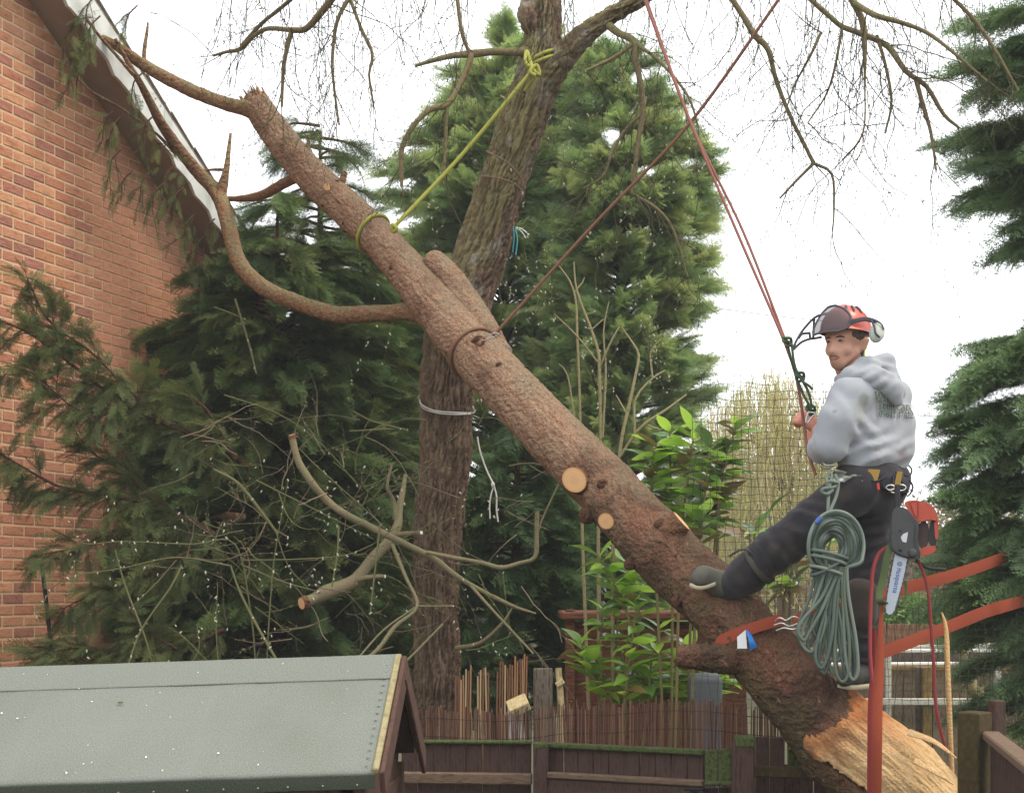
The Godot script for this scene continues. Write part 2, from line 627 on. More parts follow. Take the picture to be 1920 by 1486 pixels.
func house() -> void:
	var h := thing("brick_house", "red brick gable end with brown soffit and white scalloped bargeboard", "house", W(1.0, 0, 0))
	var tend := 3.25
	var mortar := mat("mortar", Color("dcc5aa"), 0.95, {"tex": noise_tex(11, 0.05, ["d8ccb8", "f2e6d4", "ffffff"]), "tri": 3.0, "world": true})
	# the wall behind the bricks, one slab that follows the verge
	var mb := MB.new()
	var n0 := -0.22
	var n1 := -0.0045
	var ts := [-2.4, tend]
	for k in [[n1, false], [n0, true]]:
		var q := [W(ts[0], 0, k[0]), W(ts[1], 0, k[0]), W(ts[1], verge(ts[1]) + 0.05, k[0]), W(ts[0], verge(ts[0]) + 0.05, k[0])]
		if k[1]:
			q.reverse()
		mb.quad(q[0], q[1], q[2], q[3])
	mb.quad(W(tend, 0, n1), W(tend, 0, n0), W(tend, verge(tend) + 0.05, n0), W(tend, verge(tend) + 0.05, n1))
	mb.quad(W(-2.4, 0, n0), W(-2.4, 0, n1), W(-2.4, verge(-2.4) + 0.05, n1), W(-2.4, verge(-2.4) + 0.05, n0))
	mb.quad(W(-2.4, verge(-2.4) + 0.05, n0), W(-2.4, verge(-2.4) + 0.05, n1), W(tend, verge(tend) + 0.05, n1), W(tend, verge(tend) + 0.05, n0))
	var wall := part(h, "wall", mb, mortar)
	# bricks: a few shared shapes with dragged faces, in several kiln tones
	var bump := noise_tex(21, 0.03, ["000000", "ffffff"], FastNoiseLite.TYPE_SIMPLEX_SMOOTH, FastNoiseLite.FRACTAL_FBM, 4, 256)
	var tones := ["c58c6b", "bd8266", "b5795f", "c8926f", "ad7462", "c0886b", "a26e5d", "bb8260"]
	var bmats := []
	for i in tones.size():
		var c := Color(tones[i])
		bmats.append(mat("brick_%d" % i, Color.WHITE, 0.92, {"tex": noise_tex(30 + i, 0.012, [c.darkened(0.26), c.darkened(0.05), c, c.lightened(0.08), c.darkened(0.14)], FastNoiseLite.TYPE_SIMPLEX_SMOOTH, FastNoiseLite.FRACTAL_FBM, 5, 256, Vector2(1, 1)), "tri": Vector3(2.6, 5.5, 3.0) * (0.8 + 0.1 * i), "world": true, "bump": bump, "depth": 0.35, "spec": 0.2}))
	var shapes := []
	for i in 4:
		var b := MB.new()
		b.box(Vector3.ZERO, Vector3(0.212 - 0.001 * i, 0.062, 0.1), 0.004)
		for k in b.v.size():
			var q := b.v[k]
			if q.z > 0.02:
				b.v[k] = q + Vector3(nz.get_noise_3d(q.x * 60 + i * 9, q.y * 60, 1) * 0.002, nz.get_noise_3d(q.x * 60 + i * 9, q.y * 60, 5) * 0.002, nz.get_noise_3d(q.x * 30 + i * 5, q.y * 40, 9) * 0.003)
		shapes.append(b.mesh())
	var list := []
	for k in range(-6, 86):
		var y := 4.665 - 0.075 * (k - 15) - 0.0425
		if y < 0.03:
			continue
		var off := 0.023 + (0.1125 if (k - 15) % 2 != 0 else 0.0)
		for i in range(-11, 15):
			var t := off + 0.225 * i + 0.1125
			if t > tend - 0.1 or y + 0.0325 > verge(t - 0.1) - 0.01:
				continue
			var p := to_px(W(t, y, 0))
			list.append([t, y, p, rng.randf()])
	list.sort_custom(func(a, b): return a[0] < b[0])
	var count := 0
	var rest := MB.new()
	var bs := Basis(WT, Vector3.UP, WN)
	for e in list:
		var tr := Transform3D(bs * Basis(Vector3(0, 0, 1), rnd(-0.006, 0.006)) * Basis(Vector3.UP, rnd(-0.006, 0.006)), W(e[0] + rnd(-0.0015, 0.0015), e[1] + rnd(-0.001, 0.001), -0.05 + rnd(-0.0012, 0.0015)))
		var inside: bool = e[2].x > -22 and e[2].y > -12 and e[2].y < 1262
		if inside and count < 300:
			count += 1
			shared(wall, "brick", shapes[rng.randi() % 4], bmats[rng.randi() % bmats.size()], tr)
		elif e[2].x > -400:
			rest.box(tr.origin, Vector3(0.212, 0.062, 0.1), 0.0, tr.basis)
	part(wall, "brickwork", rest, bmats[5], "stuff")
	# soffit under the verge, bargeboard with a scalloped lower edge, roof slab
	var brown := mat("brown_soffit", Color("a08c7e"), 0.75, {"tex": noise_tex(41, 0.01, ["e6e6e6", "ffffff"]), "tri": 2.0})
	var sm := MB.new()
	var t0 := -2.4
	var t1 := 3.42
	var rows := [PackedVector3Array(), PackedVector3Array(), PackedVector3Array(), PackedVector3Array()]
	for t in [t0, t1]:
		rows[0].append(W(t, verge(t) + 0.03, -0.05))
		rows[1].append(W(t, verge(t), -0.05))
		rows[2].append(W(t, verge(t), 0.262))
		rows[3].append(W(t, verge(t) + 0.03, 0.262))
	sm.grid(rows, false)
	part(h, "soffit", sm, brown)
	var white := mat("white_paint", Color("dfe0de"), 0.5, {"tex": noise_tex(42, 0.012, ["c9ccc6", "f2f2f0", "ffffff"]), "tri": 1.5})
	var bg := MB.new()
	var lower := PackedVector2Array()
	var n := 260
	for i in n + 1:
		var t: float = lerpf(t0, t1, float(i) / n)
		var ph := fposmod((t - 0.06) / 0.27, 1.0)
		var w := 0.03 * (pow(ph, 0.6) * 1.7 - 1.0 if ph < 0.72 else lerpf(0.42, -1.0, (ph - 0.72) / 0.28))
		lower.append(Vector2(t, verge(t) + w - 0.01))
	var poly := lower.duplicate()
	for i in range(n, -1, -1):
		var t: float = lerpf(t0, t1, float(i) / n)
		poly.append(Vector2(t, verge(t) + 0.265))
	bg.plate(poly, W0 + WN * 0.277, WT, Vector3.UP, 0.024)
	part(h, "bargeboard", bg, white)
	var tile := mat("roof_tile", Color("a39c92"), 0.9, {"tex": noise_tex(43, 0.02, ["9a8a80", "ffffff"]), "tri": 2.0})
	var rf := MB.new()
	var q0 := []
	for t in [t0, t1]:
		for nn in [-5.0, 0.28]:
			for up in [0.267, 0.30]:
				q0.append(W(t, verge(t) + up, nn))
	for f in [[0, 2, 6, 4], [1, 5, 7, 3], [2, 3, 7, 6], [0, 4, 5, 1], [4, 6, 7, 5], [0, 1, 3, 2]]:
		rf.quad(q0[f[0]], q0[f[1]], q0[f[2]], q0[f[3]])
	var roof := part(h, "roof", rf, tile)
	for i in 17:
		var t := -2.2 + 0.33 * i
		var tb := MB.new()
		var ax := (W(1, verge(1), 0) - W(0, verge(0), 0)).normalized()
		tb.box(W(t, verge(t) + 0.314, 0.12), Vector3(0.36, 0.022, 0.34), 0.006, Basis(ax, WN.cross(ax) * -1.0, WN) * Basis(Vector3(0, 0, 1), 0.05))
		part(roof, "verge_tile", tb, tile)

func shed() -> void:
	var felt := mat("felt", Color.WHITE, 0.95, {"vc": 1, "tex": noise_tex(51, 0.22, ["a0a0a0", "c8c8c8", "ffffff", "b8b8b8"], FastNoiseLite.TYPE_SIMPLEX_SMOOTH, FastNoiseLite.FRACTAL_FBM, 5, 512), "tri": 1.6, "bump": noise_tex(52, 0.3, ["000000", "ffffff"]), "depth": 0.15, "spec": 0.2})
	var olive := mat("weathered_batten", Color("9c9170"), 0.85, {"tex": noise_tex(53, 0.03, ["a8a890", "ffffff", "d0c8a8"]), "tri": Vector3(2, 9, 2)})
	var brown := mat("shed_brown", Color("573f35"), 0.8, {"tex": noise_tex(54, 0.02, ["a89890", "ffffff", "c8b8b0"]), "tri": Vector3(6, 1.5, 6), "bump": noise_tex(55, 0.06, ["000000", "ffffff"]), "depth": 0.15})
	var R := P(740, 1233, 5.8)
	var E := P(697, 1446, 5.2)
	var B := P(777, 1402, 6.4)
	var a := (P(0, 1257.5, 5.8) - R).normalized()
	var L := 2.6
	var s := thing("garden_shed", "small brown shed with a grey mineral felt apex roof", "shed", R + a * 1.0 + Vector3(0, -R.y, 0))
	var fe := (E - R)
	var nf := a.cross(fe).normalized()
	if nf.y < 0:
		nf = -nf
	var fb := B - R
	var nb := a.cross(fb).normalized()
	if nb.y < 0:
		nb = -nb
	# felt: lower sheet, a lapped upper strip, folded down at the eave
	var fm := MB.new()
	var seam := 0.215
	var rows := []
	var cols := []
	var fc := lin("868b83")
	var dk := lin("4a5046")
	for k in [[seam - 0.02, 0.0], [0.3, 0.0], [0.4, 0.0], [0.5, 0.0], [0.6, 0.0], [0.7, 0.0], [0.8, 0.0], [0.92, 0.0], [0.985, -0.002], [1.0, -0.006], [1.004, -0.016], [1.006, -0.06], [1.0, -0.062]]:
		var row := PackedVector3Array()
		var cr := PackedColorArray()
		for i in 60:
			var u := -0.012 + (L + 0.012) * i / 59.0
			row.append(R + a * u + fe * k[0] + nf * (0.006 + 0.003 * nz.get_noise_2d(u * 4, k[0] * 6)) + Vector3(0, k[1], 0))
			var st := clampf(0.3 * nz.get_noise_2d(u * 1.1, k[0] * 0.9) + 0.12 * nz.get_noise_2d(u * 7.0 + 9.0, k[0] * 2.0), -0.25, 0.25)
			cr.append(dk if k[1] < -0.01 else fc.lerp(lin("6a6c5c"), maxf(0.0, st)).lerp(lin("969a94"), maxf(0.0, -st)))
		rows.append(row)
		cols.append(cr)
	fm.grid(rows, false, cols)
	var roof := Node3D.new()
	roof.name = "roof"
	s.add_child(roof)
	part(roof, "felt_sheet", fm, felt)
	fm = MB.new()
	rows = []
	for k in [[1.0, 0.0, 0.0], [0.5, 0.0, 0.0], [0.0, 0.010, 0.0], [0.0, 0.014, 0.0], [0.0, 0.012, 0.1], [0.0, 0.012, seam], [0.0, 0.0075, seam + 0.002]]:
		var row := PackedVector3Array()
		for i in 30:
			var u := -0.012 + (L + 0.012) * i / 29.0
			var base := R + a * u
			if k[0] > 0.0:
				base += fb * k[0] + nb * 0.006
			else:
				base += fe * k[2] + (nf if k[2] > 0.0 else Vector3.UP) * (k[1] + (0.0015 * nz.get_noise_2d(u * 3, 40.0)))
			row.append(base)
		rows.append(row)
	fm.grid(rows, false, [], fc)
	part(roof, "felt_cap", fm, felt)
	var bd := MB.new()
	for q in [[fe, nf], [fb, nb]]:
		for e in [0.0, 0.022]:
			var w := [R - q[1] * e, R + a * L - q[1] * e, R + a * L + q[0] - q[1] * e, R + q[0] - q[1] * e]
			bd.quad(w[0], w[1], w[2], w[3])
	part(roof, "roof_boards", bd, brown)
	# rake battens and bargeboards
	for q in [[fe, nf, "front", 1.0], [fb, nb, "back", 1.03]]:
		var ln: float = q[0].length() * q[3]
		var ex: Vector3 = q[0].normalized()
		var bt := MB.new()
		bt.box(R + ex * (ln * 0.5 + 0.004) - a * 0.014 + q[1] * 0.006, Vector3(ln + 0.01, 0.026, 0.022), 0.004, Basis(ex, q[1], ex.cross(q[1])))
		part(s, "rake_batten", bt, olive)
		bt = MB.new()
		bt.box(R + ex * (ln * 0.5 + 0.01) - a * 0.036 - q[1] * 0.045, Vector3(ln + 0.02, 0.11, 0.018), 0.004, Basis(ex, q[1], ex.cross(q[1])))
		part(s, "bargeboard", bt, brown)
	# gable end of overlapping boards, and the long front wall
	var g := (B - E)
	g.y = 0
	g = g.normalized()
	var up := a.cross(g).normalized()
	if up.y < 0:
		up = -up
	var ft := E + (R - E) * 0.13 + a * 0.07
	var bk := B + (R - B) * 0.13 + a * 0.07
	var wide := (bk - ft).dot(g)
	for i in 20:
		var y0 := -1.7 + 0.1 * i
		var top := y0 + 0.1
		var ym := y0 + 0.05
		var lo := 0.0
		var hi := wide
		var apex := (R - ft).dot(up)
		if top > 0.0:
			lo = (R - ft).dot(g) * (top + 0.03) / apex
			hi = wide - (wide - (R - ft).dot(g)) * (top + 0.03) / apex
		if hi - lo < 0.05:
			continue
		var pb := MB.new()
		pb.box(ft + g * ((lo + hi) * 0.5) + up * (y0 + 0.05), Vector3(hi - lo, 0.108, 0.014), 0.003, Basis(g, up, g.cross(up)) * Basis(Vector3(1, 0, 0), 0.09))
		part(s, "gable_board", pb, brown)
	for i in 16:
		var pb := MB.new()
		pb.box(ft + a * (L * 0.5) + up * (-1.65 + 0.1 * i) + g * 0.0, Vector3(L - 0.1, 0.108, 0.014), 0.003, Basis(-a, up, (-a).cross(up)) * Basis(Vector3(1, 0, 0), 0.09))
		part(s, "front_board", pb, brown)
	var cp := MB.new()
	for q in [ft, bk]:
		cp = MB.new()
		cp.box(q + up * -1.05 - a * 0.012, Vector3(0.045, 1.9, 0.035), 0.004, Basis(g, up, g.cross(up)))
		part(s, "corner_trim", cp, brown)
	var bw := MB.new()
	bw.quad(bk + up * -1.75, bk + a * L + up * -1.75, bk + a * L, bk)
	part(s, "back_wall", bw, brown)
	# clout nails along the eave and drips of algae by the verge
	var nl := MB.new()
	for i in 22:
		nl.ball(E + a * (0.05 + 0.115 * i + rnd(-0.01, 0.01)) + fe.normalized() * 0.006 + Vector3(0, -0.04, 0) + Vector3(0, 0, 0.004), Vector3(0.004, 0.004, 0.003), Basis(), 5)
	for i in 16:
		nl.ball(R + a * 0.02 + fe * ((i + 0.5) / 16.0) + nf * 0.012, Vector3(0.005, 0.002, 0.005), Basis(), 5)
	part(s, "nails", nl, mat("galvanised", Color("8c9090"), 0.5, {"metal": 0.6}), "stuff")
	# petals blown on the felt
	var pt := MB.new()
	for i in 60:
		var u := pow(rng.randf(), 0.9) * L
		var k := rnd(0.04, 0.97)
		var p := R + a * u + fe * k + nf * (0.017 if k < seam else 0.0125)
		var r := rnd(0.002, 0.0065) * (0.55 if i % 3 else 1.0)
		var e1 := (a * rnd(-1, 1) + fe.normalized() * rnd(-1, 1)).normalized()
		var e2 := e1.cross(nf)
		pt.quad(p - e1 * r, p - e2 * r * 0.7, p + e1 * r + nf * 0.002, p + e2 * r * 0.7)
	var pm := single("fallen_petals", "pale petals and bits scattered on the grey shed roof", "petals", pt, mat("petal", Color("e8e6d4"), 0.8))
	pm.set_meta("kind", "stuff")

# upright boards between two top points, each board a part; tops are world points
func boards(parent: Node3D, A: Vector3, B: Vector3, n: int, h: float, m: Material, called := "board", gap := 0.004, thick := 0.016) -> void:
	var ex := (B - A)
	var w := ex.length() / n
	ex = ex.normalized()
	var ez := ex.cross(Vector3.UP).normalized()
	for i in n:
		var mb := MB.new()
		var c := A + ex * (w * (i + 0.5)) + Vector3(0, -h * 0.5 + rnd(-0.003, 0.003), 0) + ez * rnd(-0.002, 0.002)
		mb.box(c, Vector3(w - gap, h, thick), 0.003, Basis(ex, Vector3.UP, ez) * Basis(Vector3(0, 0, 1), rnd(-0.004, 0.004)))
		part(parent, called, mb, m)

func beam(parent: Node3D, called: String, A: Vector3, B: Vector3, h: float, t: float, m: Material, bev := 0.006) -> MeshInstance3D:
	var ex := (B - A)
	var mb := MB.new()
	var e := ex.normalized()
	var ez := e.cross(Vector3.UP).normalized()
	var ey := ez.cross(e)
	mb.box((A + B) * 0.5, Vector3(ex.length(), h, t), bev, Basis(e, ey, ez))
	return part(parent, called, mb, m)

func post(parent: Node3D, called: String, top: Vector3, w: float, m: Material, yaw := 0.0, bot := 0.0, w2 := -1.0) -> MeshInstance3D:
	var mb := MB.new()
	var h := top.y - bot
	mb.box(top - Vector3(0, h * 0.5, 0), Vector3(w, h, w if w2 < 0 else w2), 0.006, Basis(Vector3.UP, yaw))
	return part(parent, called, mb, m)

func garden_fences() -> void:
	var grain := noise_tex(61, 0.02, ["8a7a70", "ffffff", "b8a8a0"])
	var gb := noise_tex(62, 0.05, ["000000", "ffffff"])
	var brown := mat("fence_brown", Color("4e3a34"), 0.85, {"tex": grain, "tri": Vector3(9, 1.6, 9), "bump": gb, "depth": 0.2})
	var worn := mat("fence_worn", Color("74604f"), 0.9, {"tex": grain, "tri": Vector3(1.6, 12, 9), "bump": gb, "depth": 0.2})
	var moss := mat("algae_green", Color("4f5a34"), 0.95, {"tex": noise_tex(63, 0.035, ["5c5548", "b5b58a", "ffffff", "98a070"]), "tri": 4.0, "bump": gb, "depth": 0.2})
	var mossy := mat("mossy_brown", Color("665640"), 0.9, {"tex": noise_tex(64, 0.03, ["8a9a60", "a8a880", "e0d0c0"]), "tri": Vector3(6, 3, 6), "bump": gb, "depth": 0.2})
	var black := mat("black_iron", Color("26252a"), 0.5, {"metal": 0.6})
	# left panel, between the shed and the first post
	var f := thing("garden_fence", "dark brown fence panel of upright boards, nearest the grey shed", "fence", P(885, 2000, 7.68) * Vector3(1, 0, 1))
	boards(f, P(752, 1392, 7.71), P(997, 1393, 7.66), 8, 1.5, brown)
	beam(f, "capping", P(752, 1390, 7.69), P(998, 1391, 7.64), 0.018, 0.05, moss)
	beam(f, "rail", P(752, 1457, 7.64), P(998, 1460, 7.6), 0.056, 0.045, worn)
	beam(f, "rail", P(752, 1700, 7.64), P(998, 1700, 7.6), 0.056, 0.045, worn)
	f = thing("fence_post", "square brown fence post with green algae top, between two dark panels", "fence post", P(1013, 2000, 7.58) * Vector3(1, 0, 1))
	post(f, "shaft", P(1013.5, 1399, 7.58), 0.072, brown)
	post(f, "algae_top", P(1013.5, 1391, 7.58), 0.074, moss, 0.0, P(1, 1402, 7.58).y)
	f = thing("garden_fence", "dark brown fence panel with an iron bolt, under the reed screen", "fence", P(1180, 2000, 7.4) * Vector3(1, 0, 1))
	boards(f, P(1030, 1398, 7.62), P(1321, 1413, 7.17), 10, 1.5, brown)
	beam(f, "capping", P(1028, 1396, 7.6), P(1322, 1410, 7.15), 0.026, 0.05, moss)
	beam(f, "rail", P(1029, 1452, 7.56), P(1321, 1468, 7.12), 0.03, 0.05, worn)
	beam(f, "rail", P(1029, 1474, 7.57), P(1321, 1491, 7.13), 0.08, 0.04, brown)
	beam(f, "edge_strip", P(1030, 1398, 7.56), P(1030, 1444, 7.56), 0.02, 0.02, moss)
	var bolt := MB.new()
	bolt.tube(PackedVector3Array([P(1284, 1479, 7.05), P(1322, 1480, 7.0)]), PackedFloat32Array([0.007, 0.007]), 8)
	bolt.box(P(1302, 1481, 7.07), Vector3(0.04, 0.03, 0.006), 0.001)
	bolt.box(P(1318, 1476, 7.0), Vector3(0.012, 0.014, 0.02), 0.002)
	part(f, "bolt", bolt, black)
	# gate with an algae covered stile, and its post
	f = thing("garden_gate", "low dark gate with green algae covered end boards beside the leaning trunk", "gate", P(1420, 2000, 7.2) * Vector3(1, 0, 1))
	boards(f, P(1322, 1404, 7.12), P(1373, 1404, 7.08), 2, 0.16, moss, "algae_board")
	beam(f, "rail", P(1322, 1468, 7.08), P(1376, 1468, 7.04), 0.02, 0.03, moss)
	boards(f, P(1322, 1476, 7.2), P(1373, 1476, 7.16), 2, 1.2, brown)
	boards(f, P(1416, 1381, 7.2), P(1469, 1381, 7.16), 2, 1.4, brown)
	boards(f, P(1477, 1403, 7.14), P(1500, 1403, 7.14), 1, 0.085, moss, "algae_board")
	boards(f, P(1470, 1432, 7.3), P(1640, 1440, 7.25), 6, 1.4, brown)
	beam(f, "rail", P(1414, 1445, 7.1), P(1600, 1452, 7.05), 0.05, 0.04, mossy)
	f = thing("gate_post", "stout dark gate post with a green cap, right of the algae boards", "gate post", P(1395, 2000, 7.0) * Vector3(1, 0, 1))
	post(f, "shaft", P(1396, 1398, 7.0), 0.082, brown)
	post(f, "cap", P(1396, 1379, 7.0), 0.086, moss, 0.0, P(1, 1399, 7.0).y)
	post(f, "strap_plate", P(1377, 1392, 7.0), 0.02, brown, 0.0, 0.2, 0.06)
	# right hand corner post and the panel that runs towards the viewer
	f = thing("fence_post", "weathered corner fence post beside the torn trunk butt", "fence post", P(1828, 2000, 6.45) * Vector3(1, 0, 1))
	post(f, "shaft", P(1828, 1334, 6.45), 0.105, mossy, 0.72)
	f = thing("fence_post", "short dark post stub behind the weathered corner post", "fence post", P(1868, 2000, 6.8) * Vector3(1, 0, 1))
	post(f, "shaft", P(1869, 1312, 6.8), 0.06, brown, 0.3)
	f = thing("garden_fence", "dark fence panel at the far right with a pale weathered top rail", "fence", P(1900, 2000, 5.9) * Vector3(1, 0, 1))
	boards(f, P(1862, 1385, 6.4), P(2060, 1545, 4.2), 14, 1.6, brown)
	beam(f, "capping", P(1858, 1378, 6.42), P(2060, 1538, 4.2), 0.035, 0.075, worn)
	# reed screen
	var reed := mat("reed", Color.WHITE, 0.85, {"vc": 1})
	f = thing("reed_screen", "brown reed screening wired along the top of the dark fence", "reed screen", P(1130, 2000, 7.9) * Vector3(1, 0, 1))
	var mb := MB.new()
	var tops := [[770, 1326, 8.0], [850, 1330, 8.0], [930, 1334, 7.98], [1010, 1330, 7.95], [1060, 1322, 7.9], [1150, 1322, 7.8], [1240, 1314, 7.68], [1330, 1316, 7.55], [1420, 1326, 7.45], [1520, 1334, 7.38], [1560, 1340, 7.35]]
	var pal := [lin("6f4c3e"), lin("664537"), lin("775544"), lin("5a3c30"), lin("876850"), lin("6c5044")]
	for i in tops.size() - 1:
		var a: Array = tops[i]
		var b: Array = tops[i + 1]
		var n := int(absf(b[0] - a[0]) / 3.4)
		for j in n:
			var t := (j + rnd(-0.3, 0.3)) / n
			if rng.randf() < 0.1:
				continue
			var dd: float = lerpf(a[2], b[2], t) + rnd(-0.01, 0.01)
			var top := P(lerpf(a[0], b[0], t), lerpf(a[1], b[1], t) + rnd(-8, 9) - (10.0 if rng.randf() < 0.06 else 0.0), dd)
			var bot := Vector3(top.x + rnd(-0.03, 0.03), 0.7, top.z)
			mb.tube(PackedVector3Array([bot, bot.lerp(top, 0.5) + rvec() * 0.008, top]), PackedFloat32Array([0.0048, 0.0046, 0.0036]), 5, pal[rng.randi() % pal.size()])
	part(f, "reeds", mb, reed, "stuff")
	mb = MB.new()
	for dy in [18.0, 52.0]:
		var w := []
		for a in tops:
			w.append(P(a[0], a[1] + dy, a[2] - 0.008))
		mb.rope(curve(w, 0.2), 0.0018, 4, lin("3a302c"))
	part(f, "wires", mb, reed, "stuff")
	# a second, paler remnant of reeds behind
	f = thing("reed_screen", "taller sunlit remnant of reed screen behind the willow trunk", "reed screen", P(900, 2000, 8.6) * Vector3(1, 0, 1))
	mb = MB.new()
	for i in 30:
		var x := 855.0 + i * 4.6
		if i in [7, 8, 14, 15, 16]:
			continue
		var top := P(x + rnd(-1, 1), 1262 - i * 0.9 + rnd(-12, 16), 8.6)
		mb.tube(PackedVector3Array([Vector3(top.x + rnd(-0.03, 0.03), 0.7, top.z), top]), PackedFloat32Array([0.0066, 0.0052]), 5, lin(["9a7452", "8a6044", "b09470", "78543c"][rng.randi() % 4]))
	part(f, "reeds", mb, reed, "stuff")
	var pale := mat("pale_wood", Color("cbb98c"), 0.85, {"tex": grain, "tri": Vector3(9, 1.6, 9)})
	var grey := mat("grey_wood", Color("7c7266"), 0.9, {"tex": grain, "tri": Vector3(9, 1.6, 9), "bump": gb, "depth": 0.2})
	f = thing("bird_box", "pale wooden nest box with sloping lid behind the reeds", "nest box", P(970, 2000, 8.4) * Vector3(1, 0, 1))
	mb = MB.new()
	mb.box(P(968, 1362, 8.4), Vector3(0.085, 0.22, 0.08), 0.004, Basis(Vector3(0, 0, 1), 0.05))
	part(f, "box_body", mb, mat("blue_grey_wood", Color("b4b4b0"), 0.85, {"tex": grain, "tri": Vector3(14, 1.6, 14)}))
	mb = MB.new()
	mb.box(P(972, 1322, 8.37), Vector3(0.115, 0.05, 0.11), 0.004, Basis(Vector3(0, 0, 1), 0.42) * Basis(Vector3(1, 0, 0), 0.5))
	part(f, "lid", mb, pale)
	mb = MB.new()
	mb.box(Vector3(P(968, 1, 8.45).x, 0.72, -8.45), Vector3(0.05, 1.45, 0.04), 0.004)
	part(f, "pole", mb, grey)
	f = thing("old_board", "grey upright board end standing left of the brown garden building", "board", P(1020, 2000, 8.8) * Vector3(1, 0, 1))
	post(f, "plank", P(1018, 1252, 8.8), 0.11, grey, 0.1, 0.0, 0.03)
	f = thing("stake", "slim sunlit stake with a pointed cap beside the brown garden building", "stake", P(1050, 2000, 8.7) * Vector3(1, 0, 1))
	var lean := MB.new()
	lean.tube(PackedVector3Array([Vector3(P(1056, 1, 8.7).x, 0.0, -8.7), P(1055, 1360, 8.7), P(1047, 1252, 8.7)]), PackedFloat32Array([0.022, 0.022, 0.02]), 4)
	part(f, "shaft", lean, pale)
	lean = MB.new()
	lean.box(P(1050, 1280, 8.68), Vector3(0.05, 0.03, 0.06), 0.004, Basis(Vector3(0, 0, 1), 0.6))
	part(f, "cap", lean, pale)
	# brown building of overlapping level boards
	var rust := mat("cedar_boards", Color("7f513a"), 0.8, {"tex": grain, "tri": Vector3(1.4, 12, 4), "bump": gb, "depth": 0.15})
	f = thing("summer_house", "red brown garden building of level overlapping boards behind the laurels", "summer house", P(1220, 2000, 9.6) * Vector3(1, 0, 1))
	for i in 26:
		var y := 0.05 + 0.078 * i
		mb = MB.new()
		mb.box(Vector3(P(1238, 1, 9.6).x, y, -9.6), Vector3(1.08, 0.084, 0.02), 0.003, Basis(Vector3(1, 0, 0), 0.12))
		part(f, "board", mb, rust)
	post(f, "corner_post", P(1069, 1142, 9.57), 0.06, rust)
	mb = MB.new()
	mb.box(Vector3(P(1238, 1, 9.6).x, 1.04, -9.9), Vector3(1.05, 2.06, 0.5), 0.01)
	part(f, "wall", mb, rust)
	mb = MB.new()
	mb.box(Vector3(P(1238, 1, 9.6).x, 2.12, -9.85), Vector3(1.25, 0.05, 0.75), 0.01)
	part(f, "roof", mb, rust)
	# grey-blue bit of wall seen low behind the broken branch
	f = thing("water_butt", "grey water butt in the gap under the broken branch", "water butt", P(1325, 2000, 8.8) * Vector3(1, 0, 1))
	mb = MB.new()
	mb.lathe(Vector3(P(1322, 1, 8.8).x, 0, -8.8), Basis(), [[0.07, 0.0], [0.09, 0.3], [0.1, 1.2], [0.1, 1.76], [0.08, 1.8], [0.0, 1.81]], 20)
	part(f, "barrel", mb, mat("grey_plastic", Color("5b6064"), 0.6))

